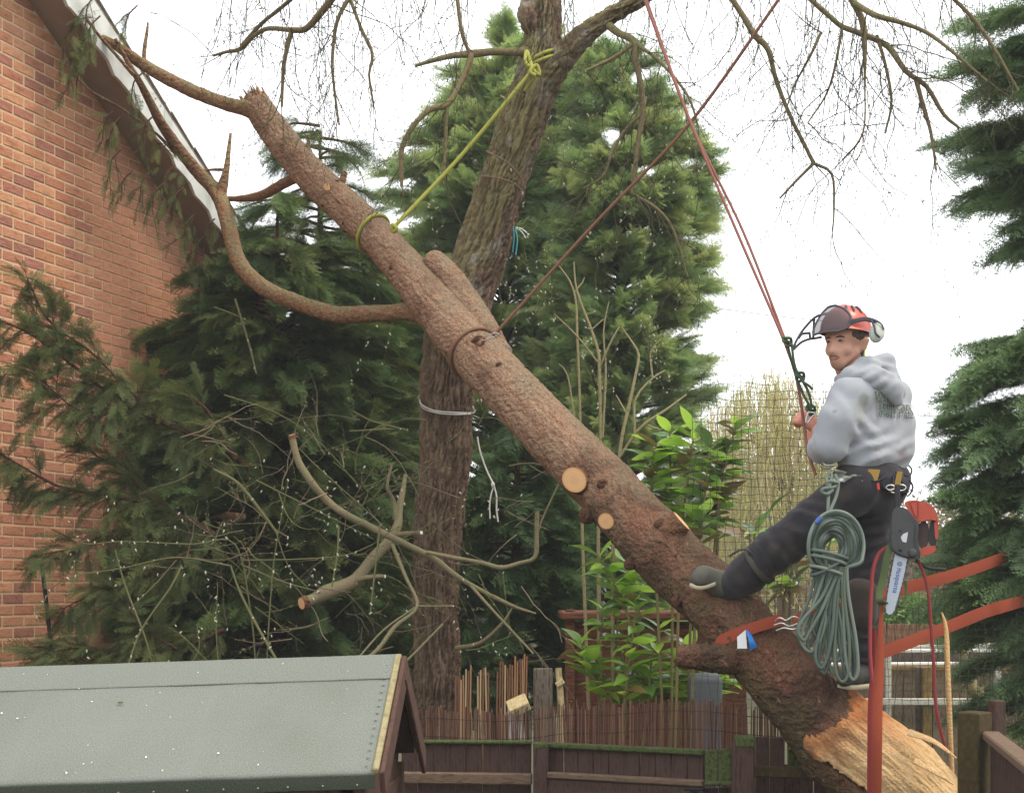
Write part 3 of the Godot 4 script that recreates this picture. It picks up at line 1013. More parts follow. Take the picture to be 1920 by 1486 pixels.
func far_garden() -> void:
	var white := mat("far_white", Color("e4e2da"), 0.7)
	var conc := mat("concrete", Color("d5d3c6"), 0.9, {"tex": noise_tex(71, 0.05, ["b8b8b0", "ffffff"]), "tri": 3.0})
	var panel := mat("far_panel", Color("8a7a63"), 0.9, {"tex": noise_tex(72, 0.03, ["8a8078", "ffffff", "c0b4a0"]), "tri": Vector3(5, 1, 5)})
	var dark := mat("far_dark_panel", Color("6c6058"), 0.9, {"tex": noise_tex(73, 0.03, ["8a8078", "ffffff", "c0b4a0"]), "tri": Vector3(5, 1, 5)})
	var post_m := mat("far_post", Color("927b4f"), 0.9, {"tex": noise_tex(74, 0.03, ["a8a080", "ffffff"]), "tri": Vector3(5, 1, 5)})
	var f := thing("far_fence", "boarded fence with concrete posts and white rails across the neighbouring garden", "fence", P(1780, 2000, 13.0) * Vector3(1, 0, 1))
	boards(f, P(1560, 1219, 13.1), P(1990, 1219, 13.1), 20, 1.65, dark, "board", 0.006)
	boards(f, P(1560, 1249, 12.9), P(1990, 1249, 12.9), 16, 1.6, panel, "board", 0.006)
	beam(f, "top_rail", P(1555, 1220, 12.98), P(1990, 1219, 12.98), 0.028, 0.05, white)
	beam(f, "middle_rail", P(1555, 1245, 12.8), P(1893, 1243, 12.8), 0.026, 0.06, white)
	beam(f, "lower_rail", P(1555, 1253, 12.78), P(1900, 1252, 12.78), 0.04, 0.05, post_m)
	beam(f, "foot_rail", P(1555, 1315, 12.6), P(1900, 1315, 12.6), 0.055, 0.05, conc)
	for x in [1665, 1871]:
		post(f, "concrete_post", P(x, 1221, 12.72), 0.05, conc)
	post(f, "timber_post", P(1737, 1250, 12.66), 0.075, post_m)
	post(f, "timber_post", P(1722, 1250, 12.7), 0.04, dark)
	f = thing("low_fence", "low brown board fence beyond the boarded fence with white rails", "fence", P(1700, 2000, 17.0) * Vector3(1, 0, 1))
	boards(f, P(1620, 1169, 17.0), P(1930, 1172, 17.0), 22, 1.9, mat("far_brown", Color("9b765c"), 0.9, {"tex": noise_tex(75, 0.03, ["a08878", "ffffff"]), "tri": Vector3(4, 1, 4)}), "board", 0.01)
	f = thing("ledge", "long pale stone coping lying above the boarded fence", "coping", P(1700, 2000, 14.0) * Vector3(1, 0, 1))
	beam(f, "slab", P(1640, 1216, 14.2), P(1900, 1210, 14.2), 0.05, 0.2, conc)
	# far white house with a sash window
	f = thing("white_house", "far white rendered house with a small window, glimpsed behind the chainsaw", "house", P(1690, 2000, 90.0) * Vector3(1, 0, 1))
	var mb := MB.new()
	mb.box(Vector3(P(1690, 1, 90).x, 2.4, -93.0), Vector3(4.4, 4.8, 6.0), 0.02)
	part(f, "wall", mb, white)
	mb = MB.new()
	var c := Vector3(P(1690, 1, 90).x, 4.8, -93.0)
	for s in [1.0, -1.0]:
		mb.quad(c + Vector3(-2.4, 0, 3.3 * s), c + Vector3(2.4, 0, 3.3 * s), c + Vector3(2.4, 0.9, 0), c + Vector3(-2.4, 0.9, 0))
	part(f, "roof", mb, mat("far_roof", Color("6a5a54"), 0.9))
	for x in [1655, 1680]:
		var win := Node3D.new()
		win.name = "window"
		win.position = P(x, 1066, 89.95) - f.position
		f.add_child(win, true)
		mb = MB.new()
		mb.box(P(x, 1066, 89.98), Vector3(0.5, 1.1, 0.05), 0.01)
		part(win, "pane", mb, mat("far_glass", Color("4a5258"), 0.2))
		mb = MB.new()
		for k in [-1, 1]:
			mb.box(P(x, 1066, 89.94) + Vector3(0.27 * k, 0, 0), Vector3(0.07, 1.2, 0.05), 0.005)
			mb.box(P(x, 1066, 89.94) + Vector3(0, 0.57 * k, 0), Vector3(0.6, 0.07, 0.05), 0.005)
		mb.box(P(x, 1066, 89.94), Vector3(0.5, 0.06, 0.04), 0.005)
		part(win, "frame", mb, white, "stuff")
	# power line
	var line := MB.new()
	var w0 := P(1650, 608, 20.0)
	var w1 := P(1980, 548, 26.0)
	var pts := []
	for i in 13:
		var t := i / 12.0
		pts.append(P(1050, 520, 16).lerp(w0, t) - Vector3(0, 0.35 * t * (1 - t), 0))
	for i in range(1, 13):
		var t := i / 12.0
		pts.append(w0.lerp(w1, t) - Vector3(0, 0.2 * t * (1 - t), 0))
	line.rope(curve(pts, 0.3), 0.0045, 5)
	single("overhead_cable", "thin overhead cable crossing the sky behind the helmet", "cable", line, mat("black_cable", Color("55555a"), 0.7), Vector3.ZERO)

var conifer_bark: StandardMaterial3D
var willow_bark: StandardMaterial3D
func cut_stub(parent: Node3D, at: Vector3, dir: Vector3, r: float, squash: float, tree_dir: Vector3, len_ := 0.25) -> void:
	dir = dir.normalized()
	var ex := (tree_dir - dir * tree_dir.dot(dir)).normalized()
	var b := Basis(ex, dir, ex.cross(dir))
	var mb := MB.new()
	mb.lathe(at, Basis(b.x, b.y, b.z * squash), [[r * 1.25, -len_], [r * 1.1, -len_ * 0.3], [r * 1.04, -0.006], [r, 0.0]], 28, Color(0.2, 0.12, 0.08))
	part(parent, "branch_stub", mb, conifer_bark)
	mb = MB.new()
	var rows := []
	var cols := []
	var pale := lin("dcb489")
	for i in 15:
		var k := 1.0 - i / 14.0
		var row := PackedVector3Array()
		var cr := PackedColorArray()
		for j in 28:
			var a := -TAU * j / 28
			row.append(at + b * Vector3(cos(a) * r * k, 0.001 + 0.0015 * (1 - k) + 0.0006 * nz.get_noise_2d(j, i), sin(a) * r * k * squash))
			var c := pale.lerp(lin("c08a58"), 0.28 + 0.28 * sin(k * 34.0 + 0.6 * nz.get_noise_2d(j * 0.4, 3.0)))
			c = c.lerp(lin("b8763f"), smoothstep(0.82, 1.0, k) * 0.8)
			c = c.lerp(lin("c79a62"), 0.35 * smoothstep(0.45, 0.2, k))
			cr.append(c)
		rows.append(row)
		cols.append(cr)
	mb.grid(rows, true, cols)
	part(parent, "cut_face", mb, mat("cut_wood", Color.WHITE, 0.75, {"vc": 1, "tex": noise_tex(83, 0.09, ["e4dccc", "ffffff"]), "tri": 8.0}))

var trunk_pts: PackedVector3Array
var trunk_rad: PackedFloat32Array
func trunk_at(px: float) -> Array:
	for i in trunk_pts.size() - 1:
		if to_px(trunk_pts[i]).x <= px and to_px(trunk_pts[i + 1]).x > px:
			return [trunk_pts[i], trunk_rad[i], (trunk_pts[i + 1] - trunk_pts[i]).normalized()]
	return [trunk_pts[0], trunk_rad[0], Vector3.RIGHT]

# the trunk surface met at a photo pixel: [point, normal, direction along the trunk]
func trunk_surf(px: float, py: float) -> Array:
	var best := 1e9
	var bi := 0
	for i in trunk_pts.size():
		var dd := to_px(trunk_pts[i]).distance_squared_to(Vector2(px, py))
		if dd < best:
			best = dd
			bi = i
	var c := trunk_pts[bi]
	var td := (trunk_pts[mini(bi + 1, trunk_pts.size() - 1)] - trunk_pts[maxi(bi - 1, 0)]).normalized()
	var off := (P(px, py, -c.z) - c)
	off -= td * off.dot(td)
	var zz := (Vector3(0, 0, 1) - td * td.z).normalized()
	off -= zz * off.dot(zz)
	var e := minf(off.length() / trunk_rad[bi], 0.97)
	var n := (off.normalized() * e + zz * sqrt(1.0 - e * e)).normalized()
	return [c + n * trunk_rad[bi], n, td]

func felled_tree() -> void:
	var scale_bump := noise_tex(81, 0.045, ["000000", "303030", "b0b0b0", "ffffff"], FastNoiseLite.TYPE_SIMPLEX_SMOOTH, FastNoiseLite.FRACTAL_FBM, 4, 256)
	conifer_bark = mat("conifer_bark", Color.WHITE, 0.92, {"vc": 1, "tex": noise_tex(82, 0.06, ["6c5a50", "ffffff", "b8a494", "fff4ea", "8c786c"]), "tri": Vector3(2.4, 2.4, 2.4), "bump": scale_bump, "depth": 1.8, "spec": 0.2})
	var t := thing("felled_conifer", "thick red brown conifer trunk leaning across the garden onto the house roof", "felled tree", P(1800, 2056, 6.9))
	var tr := traced([[474, 184, 10.22, 40], [486, 204, 10.18, 52], [505, 232, 10.1, 57], [545, 285, 9.95, 60], [600, 345, 9.75, 63], [690, 428, 9.5, 69], [760, 505, 9.25, 75], [820, 582, 9.0, 84], [880, 652, 8.75, 94], [960, 735, 8.45, 102], [1040, 820, 8.2, 107], [1120, 900, 7.95, 112], [1185, 970, 7.72, 120], [1237, 1026, 7.55, 125], [1300, 1086, 7.42, 128], [1365, 1150, 7.2, 130], [1440, 1238, 7.05, 133], [1500, 1308, 6.98, 140], [1560, 1372, 6.95, 162], [1640, 1445, 6.9, 186], [1720, 1540, 6.9, 195], [1775, 1680, 6.9, 200], [1800, 2060, 6.9, 225]], 0.0125)
	trunk_pts = tr[0]
	trunk_rad = tr[1]
	var run := 0.0
	for i in range(1, trunk_pts.size()):
		run += trunk_pts[i].distance_to(trunk_pts[i - 1])
		if to_px(trunk_pts[i]).x > 1556:
			break
	skins[0].torn = run
	var mb := MB.new()
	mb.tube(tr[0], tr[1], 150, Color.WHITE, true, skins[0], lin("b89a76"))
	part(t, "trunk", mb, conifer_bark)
	skins[0].torn = 1e9
	# broken fibrous top
	mb = MB.new()
	var e: Vector3 = trunk_pts[0]
	var ed: Vector3 = (trunk_pts[0] - trunk_pts[2]).normalized()
	for i in 60:
		var s := rvec()
		s = (s - ed * s.dot(ed)).normalized() * rnd(0.1, 1.0) * 0.085
		var q := e + s
		mb.tube(PackedVector3Array([q - ed * 0.09, q + ed * rnd(0.0, 0.05) + s * 0.1]), PackedFloat32Array([rnd(0.009, 0.02), 0.003]), 5, lin(["b59b7c", "9a8066", "c8b294", "86705c"][i % 4]))
	part(t, "splintered_top", mb, conifer_bark)
	# second stem cut short, side stub broken off
	mb = MB.new()
	tr = traced([[935, 668, 8.75, 56], [890, 592, 8.95, 58], [848, 532, 9.1, 56], [815, 494, 9.18, 50], [806, 482, 9.2, 34], [803, 479, 9.205, 8]], 0.02)
	mb.tube(tr[0], tr[1], 40, Color.WHITE, true, skins[0])
	part(t, "short_stem", mb, conifer_bark)
	mb = MB.new()
	tr = traced([[1430, 1225, 7.1, 80], [1390, 1234, 7.05, 64], [1340, 1234, 7.0, 54], [1300, 1231, 6.98, 48], [1277, 1229, 6.97, 44], [1268, 1228, 6.97, 34]], 0.015)
	mb.tube(tr[0], tr[1], 36, Color.WHITE, true, skins[0], lin("6a4a38"))
	part(t, "broken_branch", mb, conifer_bark)
	# limb that rests on the roof edge, and the long curved branch
	mb = MB.new()
	tr = traced([[492, 215, 10.15, 40], [466, 204, 10.15, 32], [440, 199, 10.2, 26], [400, 186, 10.3, 25], [360, 170, 10.45, 25], [315, 148, 10.6, 24], [270, 122, 10.68, 22], [235, 98, 10.6, 19], [205, 78, 10.56, 15], [190, 70, 10.55, 11]], 0.02)
	mb.tube(tr[0], tr[1], 22, Color.WHITE, true, skins[1])
	part(t, "roof_limb", mb, conifer_bark)
	mb = MB.new()
	tr = traced([[800, 590, 9.1, 40], [765, 584, 9.2, 34], [720, 587, 9.3, 32], [640, 590, 9.6, 32], [600, 582, 9.75, 31], [555, 566, 9.95, 30], [510, 548, 10.15, 30], [470, 520, 10.4, 30], [445, 485, 10.6, 30], [430, 430, 10.85, 29], [420, 390, 11.05, 30], [404, 358, 11.25, 27], [370, 322, 11.3, 24], [330, 272, 11.15, 21], [300, 228, 10.95, 19], [283, 196, 10.85, 16], [262, 155, 10.7, 13], [240, 118, 10.6, 9], [215, 72, 10.5, 6]], 0.025)
	mb.tube(tr[0], tr[1], 24, Color.WHITE, true, skins[1])
	part(t, "curved_branch", mb, conifer_bark)
	var extra := [
		[[412, 372, 11.18, 22], [418, 345, 11.2, 20], [424, 318, 11.2, 12], [432, 250, 11.3, 5]],
		[[575, 322, 9.9, 22], [530, 345, 10.15, 20], [490, 366, 10.5, 18], [450, 372, 10.9, 12], [420, 372, 11.3, 9]],
		[[270, 125, 10.7, 9], [270, 95, 10.72, 8], [275, 60, 10.74, 6], [277, 42, 10.75, 4]],
		[[330, 290, 11.2, 6], [290, 248, 11.0, 5], [230, 205, 10.75, 5], [170, 170, 10.55, 4], [130, 132, 10.4, 3]],
		[[250, 140, 10.6, 8], [215, 100, 10.5, 6], [180, 60, 10.4, 6], [150, 15, 10.35, 5], [140, -20, 10.3, 4]],
		[[632, 378, 9.66, 16], [641, 342, 9.66, 14], [646, 322, 9.66, 12]],
		[[570, 316, 9.86, 12], [577, 284, 9.86, 10], [578, 262, 9.86, 7]],
		[[420, 318, 11.2, 6], [395, 318, 11.3, 5], [370, 322, 11.3, 4]],
	]
	for x in extra:
		mb = MB.new()
		tr = traced(x, 0.03)
		mb.tube(tr[0], tr[1], 9, Color.WHITE, true, skins[1])
		part(t, "side_branch", mb, conifer_bark)
	# sawn branch ends, with growth rings
	for s in [[1101, 928, 0.071, 0.85, Vector3(-0.38, 0.05, 1.0), 0.05], [1157, 1003, 0.042, 0.92, Vector3(-0.3, -0.1, 1.0), 0.03], [627, 369, 0.028, 0.7, Vector3(-0.3, 0.1, 1), 0.012]]:
		var ts := trunk_surf(s[0], s[1])
		cut_stub(t, ts[0] + s[4].normalized() * s[5], s[4], s[2], s[3], ts[2])
	cut_stub(t, P(1278, 976, 7.42), Vector3(0.8, 0.75, 0.25), 0.06, 0.8, trunk_at(1290)[2], 0.1)
	# knots and torn bark flecks on the surface that faces the garden
	mb = MB.new()
	for i in 110:
		var px := rnd(520, 1500)
		var ta := trunk_at(px)
		var td: Vector3 = ta[2]
		var side := td.cross(Vector3(0, 0, 1)).normalized()
		var an := rnd(-1.3, 1.3)
		var d := Vector3(0, 0, 1) * cos(an) + side * sin(an)
		var q: Vector3 = ta[0] + d * ta[1] * 0.99
		var l := rnd(0.012, 0.05)
		var wd := td.cross(d).normalized() * l * rnd(0.25, 0.5)
		var c := lin(["4a3028", "c08a5a", "6a4a3a", "8c8468", "3e2a24", "b0663c"][i % 6])
		var tip := q + td * l + d * rnd(0.004, 0.016)
		var b1 := q - wd
		var b2 := q + wd
		mb.quad(b1, b2, tip + wd * 0.4, tip - wd * 0.4, c)
		mb.quad(b2 - d * 0.008, b1 - d * 0.008, tip - wd * 0.4, tip + wd * 0.4, c)
	part(t, "bark_flakes", mb, conifer_bark, "stuff")
	for k in [[1290, 1150, 0.04], [955, 712, 0.018], [1255, 1010, 0.035], [1112, 975, 0.06], [1150, 940, 0.03], [640, 448, 0.018], [745, 520, 0.016], [865, 680, 0.018], [1180, 1075, 0.04]]:
		var ts := trunk_surf(k[0], k[1])
		mb = MB.new()
		mb.ball(ts[0], Vector3(k[2], k[2] * 0.8, k[2] * 0.6), Basis(Vector3(0, 0, 1), 0.7), 10, Color(0.14, 0.08, 0.055))
		part(t, "knot", mb, conifer_bark)
	torn_butt(t)

func torn_butt(t: Node3D) -> void:
	var wood := mat("torn_wood", Color.WHITE, 0.8, {"vc": 1, "tex": noise_tex(84, 0.03, ["c8b49a", "ffffff", "e8d8c0", "fff8ec"]), "tri": 5.0, "bump": noise_tex(85, 0.05, ["000000", "ffffff"]), "depth": 0.5})
	# the torn face: fibres laid along the trunk, ragged at its head, dished and ribbed
	var i0 := 0
	var i1 := 0
	for i in trunk_pts.size():
		var x := to_px(trunk_pts[i]).x
		if x < 1508 and trunk_pts[i].y > 1.0:
			i0 = i
		if trunk_pts[i].y > 1.15:
			i1 = i
	var rows := []
	var cols := []
	var na := 200
	var steps := (i1 - i0) * 2
	for k in steps + 1:
		var f := float(k) / steps
		var i := mini(i0 + k / 2, trunk_pts.size() - 2)
		var c: Vector3 = trunk_pts[i].lerp(trunk_pts[i + 1], 0.5 * (k % 2))
		var td := (trunk_pts[i + 1] - trunk_pts[i]).normalized()
		var zz := (Vector3(0, 0, 1) - td * td.z).normalized()
		var sd := zz.cross(td).normalized()
		if sd.x < 0:
			sd = -sd
		var r: float = trunk_rad[i]
		var row := PackedVector3Array()
		var cr := PackedColorArray()
		for j in na:
			var a := lerpf(-1.75, 2.5, j / float(na - 1))
			var d := zz * cos(a) + sd * sin(a)
			var fib := nz.get_noise_2d(a * 11.0 + 1.5 * sin(f * 4.0), f * 2.6)
			var fib2 := nz.get_noise_2d(a * 38.0 + 2.5 * sin(f * 4.0), f * 5.0)
			# head line of the tear wanders with angle; the lower left flank keeps its bark
			var head := 0.12 + 0.04 * sin(a * 2.1 + 0.9) + 0.05 * nz.get_noise_1d(a * 2.6 + 4.0) + 0.025 * nz.get_noise_1d(a * 7.0)
			var flank := lerpf(-1.0, -0.45, clampf(f * 1.3, 0, 1)) + 0.3 * nz.get_noise_1d(f * 5.0) + 0.045 * nz.get_noise_1d(f * 22.0)
			var edge := smoothstep(head, head + 0.04, f) * smoothstep(flank, flank + 0.14, a) * (1.0 - smoothstep(2.1, 2.4, a))
			var o := -0.06 + edge * (0.078 + 0.006 * fib + 0.002 * fib2 + 0.018 * nz.get_noise_2d(a * 1.8, f * 3.2))
			var scoop := smoothstep(0.2, 0.5, f) * (0.5 + 0.5 * sin(a * 2.3 + 1.4))
			o -= 0.045 * edge * scoop
			row.append(c + d * (r + o))
			var col := lin("d6bc92").lerp(lin("c7a577"), clampf(0.4 + 0.9 * fib, 0, 1))
			col = col.lerp(lin("dfcba6"), clampf(fib2 * 0.8, 0, 0.5)).lerp(lin("b08a5c"), clampf(-fib2 * 0.7, 0, 0.3))
			var rust := clampf((1.0 - smoothstep(head + 0.05, head + 0.3, f)) * 0.8 + 0.9 * smoothstep(0.3, 1.0, a) * (1.0 - smoothstep(0.25, 0.65, f + 0.2 * fib)), 0, 1)
			col = col.lerp(lin("a8622f"), rust * 0.85)
			var stain := nz.get_noise_2d(a * 2.2 + 7.0, f * 5.0)
			col = col.lerp(lin("7d5a40"), clampf((stain + 0.1) * 2.0, 0, 0.8) * (1.0 - smoothstep(0.2, 0.5, f)))
			cr.append(col)
		rows.append(row)
		cols.append(cr)
	var mb := MB.new()
	mb.grid(rows, false, cols)
	part(t, "torn_wood", mb, wood)
	# loose slivers standing off the tear: thin flat strips of wood
	for q in [[1704, 1372, 6.72, 1752, 1390, 6.66, 1794, 1421, 6.6, 13], [1715, 1425, 6.66, 1755, 1448, 6.6, 1788, 1470, 6.57, 12]]:
		mb = MB.new()
		var A := P(q[0], q[1], q[2])
		var B := P(q[3], q[4], q[5])
		var C := P(q[6], q[7], q[8])
		var cv := curve([A, B, C], 0.02)
		var rows2 := []
		for i in cv.size():
			var f := float(i) / (cv.size() - 1)
			var td := (cv[mini(i + 1, cv.size() - 1)] - cv[maxi(i - 1, 0)]).normalized()
			var ac := td.cross(Vector3(0.2, 0.3, 1)).normalized()
			var no := ac.cross(td)
			var w: float = q[9] * 0.5 * q[5] / F * (1.0 - 0.85 * pow(f, 1.6)) * (1.0 + 0.2 * nz.get_noise_1d(f * 9 + q[0]))
			rows2.append(PackedVector3Array([cv[i] - ac * w - no * 0.003, cv[i] - ac * w + no * 0.003, cv[i] + ac * w + no * 0.004, cv[i] + ac * w - no * 0.003]))
		mb.grid(rows2, true, [], lin("dcc096").lerp(lin("b4763f"), 0.85 if q[1] < 1340 else 0.1))
		part(t, "splinter", mb, wood)

func limb_chain(parent: Node3D, called: String, rows: Array, sides: int, m: Material, skin: Bark, step := 0.03) -> void:
	var mb := MB.new()
	var tr := traced(rows, step)
	mb.tube(tr[0], tr[1], sides, Color.WHITE, true, skin)
	part(parent, called, mb, m)

# drooping twigs: a wandering shoot that forks, with buds along it
func twig(mb: MB, p: Vector3, dir: Vector3, len_: float, r: float, level: int, droop: float, col: Color, bud: Color) -> void:
	var n := maxi(4, int(len_ / 0.06))
	var st := len_ / n
	var pts := PackedVector3Array([p])
	var rad := PackedFloat32Array([r])
	var d := dir.normalized()
	for i in n:
		d = (d + Vector3(rnd(-0.34, 0.34), -droop * 0.12 + rnd(-0.26, 0.26), rnd(-0.34, 0.34))).normalized()
		p += d * st
		pts.append(p)
		var rr := lerpf(r, r * 0.45, float(i + 1) / n)
		rad.append(rr)
		if level > 0 and rng.randf() < 0.3:
			var side := (d + rvec() * 0.75).normalized()
			twig(mb, p, side, len_ * rnd(0.25, 0.6), rr * 0.7, level - 1, droop, col, bud)
		elif rng.randf() < 0.3:
			var bd := (d + rvec()).normalized() * rnd(0.008, 0.02)
			mb.tube(PackedVector3Array([p, p + bd * 0.5, p + bd]), PackedFloat32Array([0.0012, rnd(0.0022, 0.0042), 0.0005]), 3, bud, false)
	mb.tube(pts, rad, 3 if r < 0.004 else 5, col, false)

func willow() -> void:
	willow_bark = mat("willow_bark", Color.WHITE, 0.95, {"vc": 1, "tex": noise_tex(91, 0.05, ["b4a498", "ffffff", "d8ccc0", "ffffff"]), "tri": Vector3(4, 2, 4), "bump": noise_tex(92, 0.06, ["000000", "ffffff"]), "depth": 0.5, "spec": 0.2})
	var t := thing("willow_tree", "old willow with deeply furrowed bark and bare hanging twigs behind the leaning trunk", "tree", P(825, 1787, 9.6) * Vector3(1, 0, 1))
	var mb := MB.new()
	var tr := traced([[822, 1800, 9.6, 96], [822, 1500, 9.6, 88], [822, 1330, 9.6, 84], [818, 1200, 9.6, 86], [817, 1100, 9.6, 88], [822, 1000, 9.6, 90], [831, 900, 9.6, 94], [837, 800, 9.6, 98], [841, 720, 9.6, 102], [850, 640, 9.65, 106], [874, 560, 9.7, 104], [900, 480, 9.7, 98], [925, 400, 9.65, 92], [950, 320, 9.6, 90], [980, 230, 9.55, 88], [1004, 150, 9.5, 84], [1014, 95, 9.5, 74], [1018, 50, 9.5, 64], [1018, 10, 9.5, 62], [1020, -40, 9.5, 56], [1030, -160, 9.4, 46]], 0.0125)
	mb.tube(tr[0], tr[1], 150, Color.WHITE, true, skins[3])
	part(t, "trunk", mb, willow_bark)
	limb_chain(t, "main_limb", [[1012, 165, 9.5, 66], [1040, 128, 9.42, 58], [1070, 94, 9.35, 46], [1100, 62, 9.3, 40], [1135, 36, 9.25, 34], [1175, 12, 9.2, 32], [1225, -20, 9.1, 30], [1300, -70, 9.0, 26]], 40, willow_bark, skins[3], 0.018)
	limb_chain(t, "side_limb", [[1000, 96, 9.45, 20], [960, 97, 9.4, 15], [920, 97, 9.38, 14], [884, 101, 9.35, 14], [850, 104, 9.3, 11], [815, 112, 9.25, 9], [778, 123, 9.2, 6]], 12, willow_bark, skins[2])
	mb = MB.new()
	mb.tube(traced([[1000, 72, 9.45, 10], [992, 48, 9.42, 30], [988, 22, 9.42, 34], [990, -4, 9.45, 24], [994, -20, 9.5, 8]], 0.01)[0], traced([[1000, 72, 9.45, 10], [992, 48, 9.42, 30], [988, 22, 9.42, 34], [990, -4, 9.45, 24], [994, -20, 9.5, 8]], 0.01)[1], 30, Color.WHITE, true, skins[3])
	part(t, "burr", mb, willow_bark)
	mb = MB.new()
	mb.ball(P(1062, 118, 9.32), Vector3(0.05, 0.04, 0.05), Basis(), 10, Color(0.15, 0.11, 0.08))
	part(t, "burr", mb, willow_bark)
	var L := [
		[[884, 101, 9.33, 10], [876, 130, 9.3, 10], [858, 165, 9.25, 9], [838, 196, 9.2, 10], [806, 205, 9.15, 9], [776, 234, 9.1, 8], [754, 275, 9.1, 8], [752, 312, 9.1, 8], [753, 350, 9.1, 5]],
		[[838, 200, 9.2, 7], [836, 240, 9.2, 6], [834, 290, 9.2, 5], [830, 340, 9.2, 4]],
		[[1142, 48, 9.2, 13], [1160, 62, 9.15, 11], [1190, 78, 9.1, 11], [1192, 110, 9.1, 10], [1202, 160, 9.1, 9], [1206, 210, 9.1, 9], [1196, 270, 9.1, 8], [1190, 330, 9.1, 7], [1186, 362, 9.1, 6]],
		[[1190, 80, 9.1, 6], [1150, 108, 9.1, 6], [1098, 133, 9.05, 4]],
		[[1190, 80, 9.1, 6], [1240, 118, 9.0, 5], [1290, 180, 8.9, 4], [1310, 240, 8.9, 3]],
		[[1205, 212, 9.1, 6], [1175, 240, 9.1, 5], [1150, 280, 9.1, 5], [1130, 330, 9.1, 4], [1095, 352, 9.1, 3]],
		[[1188, 365, 9.1, 5], [1230, 390, 9.1, 5], [1262, 430, 9.1, 4], [1290, 520, 9.1, 3]],
		[[547, 56, 9.5, 9], [573, 54, 9.4, 10], [600, 26, 9.3, 11], [625, -6, 9.2, 12], [660, -50, 9.2, 13]],
		[[547, 56, 9.5, 8], [500, 54, 9.6, 7], [470, 72, 9.7, 6], [450, 92, 9.8, 7], [425, 97, 9.9, 5], [400, 104, 10.0, 4]],
		[[550, -6, 9.5, 7], [520, 20, 9.6, 6], [490, 44, 9.7, 6], [452, 86, 9.8, 6]],
		[[547, 56, 9.5, 8], [538, 90, 9.5, 7], [531, 130, 9.5, 6], [528, 200, 9.5, 4]],
		[[655, -6, 9.2, 7], [632, 40, 9.2, 6], [623, 110, 9.2, 5], [627, 170, 9.2, 4], [636, 235, 9.2, 3]],
		[[655, -6, 9.2, 6], [676, 50, 9.2, 5], [698, 100, 9.2, 5], [692, 140, 9.2, 4], [700, 195, 9.2, 3]],
		[[857, -6, 9.3, 6], [866, 60, 9.3, 6], [880, 100, 9.33, 6]],
		[[1370, -6, 8.8, 9], [1396, 34, 8.8, 9], [1415, 66, 8.8, 10], [1440, 92, 8.8, 9], [1456, 152, 8.8, 7], [1484, 222, 8.8, 6], [1512, 278, 8.8, 6], [1526, 306, 8.8, 6]],
		[[1526, 306, 8.8, 5], [1492, 340, 8.8, 4], [1462, 372, 8.8, 3]],
		[[1526, 306, 8.8, 5], [1560, 326, 8.8, 4], [1564, 390, 8.8, 3], [1562, 430, 8.8, 2]],
		[[1515, -6, 8.7, 8], [1560, 34, 8.7, 8], [1580, 50, 8.7, 8], [1618, 64, 8.7, 9], [1664, 86, 8.7, 9], [1700, 134, 8.6, 8], [1738, 162, 8.6, 7], [1770, 214, 8.6, 6], [1800, 240, 8.6, 4]],
		[[1594, -6, 8.7, 10], [1614, 30, 8.7, 10], [1620, 60, 8.7, 10], [1622, 160, 8.7, 3], [1618, 250, 8.7, 3], [1580, 300, 8.8, 3]],
		[[1600, 4, 8.7, 9], [1640, 28, 8.6, 9], [1690, 42, 8.6, 7], [1740, 62, 8.6, 6], [1790, 100, 8.5, 5], [1850, 152, 8.5, 4]],
		[[1718, 150, 8.6, 7], [1732, 200, 8.6, 7], [1746, 250, 8.6, 5], [1756, 320, 8.6, 3]],
		[[1785, -6, 8.4, 6], [1830, 40, 8.4, 6], [1870, 100, 8.4, 5], [1910, 170, 8.4, 4]],
		[[1540, 60, 8.7, 5], [1522, 100, 8.7, 4], [1490, 160, 8.8, 3], [1470, 220, 8.8, 2]],
		[[1580, 50, 8.7, 5], [1565, 130, 8.7, 4], [1548, 180, 8.8, 3], [1515, 230, 8.8, 2]],
		[[1644, 66, 8.7, 6], [1660, 120, 8.7, 5], [1672, 190, 8.7, 4], [1660, 250, 8.7, 3]],
	]
	var twigcol := Color(0.12, 0.11, 0.07)
	for x0 in L:
		var x: Array = x0.map(func(q): return [q[0], q[1], q[2], q[3] * 1.25])
		limb_chain(t, "branch", x, 7, willow_bark, skins[2], 0.05)
	mb = MB.new()
	for x in L:
		tr = traced(x, 0.07)
		for i in tr[0].size():
			if rng.randf() < 0.8:
				var tdir: Vector3 = tr[0][mini(i + 1, tr[0].size() - 1)] - tr[0][maxi(i - 1, 0)]
				twig(mb, tr[0][i], tdir.normalized() * 0.5 + rvec() * 0.8 + Vector3(0, -0.4, 0), rnd(0.15, 0.8), rnd(0.0024, 0.0042), 3, 0.55, twigcol, Color(0.1, 0.09, 0.055))
	for i in 170:
		var x := rnd(400, 1900)
		var d := rnd(8.3, 10.2)
		if x > 900 and x < 1060:
			continue
		twig(mb, P(x, rnd(-80, -10), d), Vector3(rnd(-0.4, 0.4), -1, rnd(-0.3, 0.3)), rnd(0.3, 1.1), rnd(0.0022, 0.004), 3, 0.75, twigcol, Color(0.1, 0.09, 0.055))
	part(t, "twigs", mb, willow_bark, "stuff")

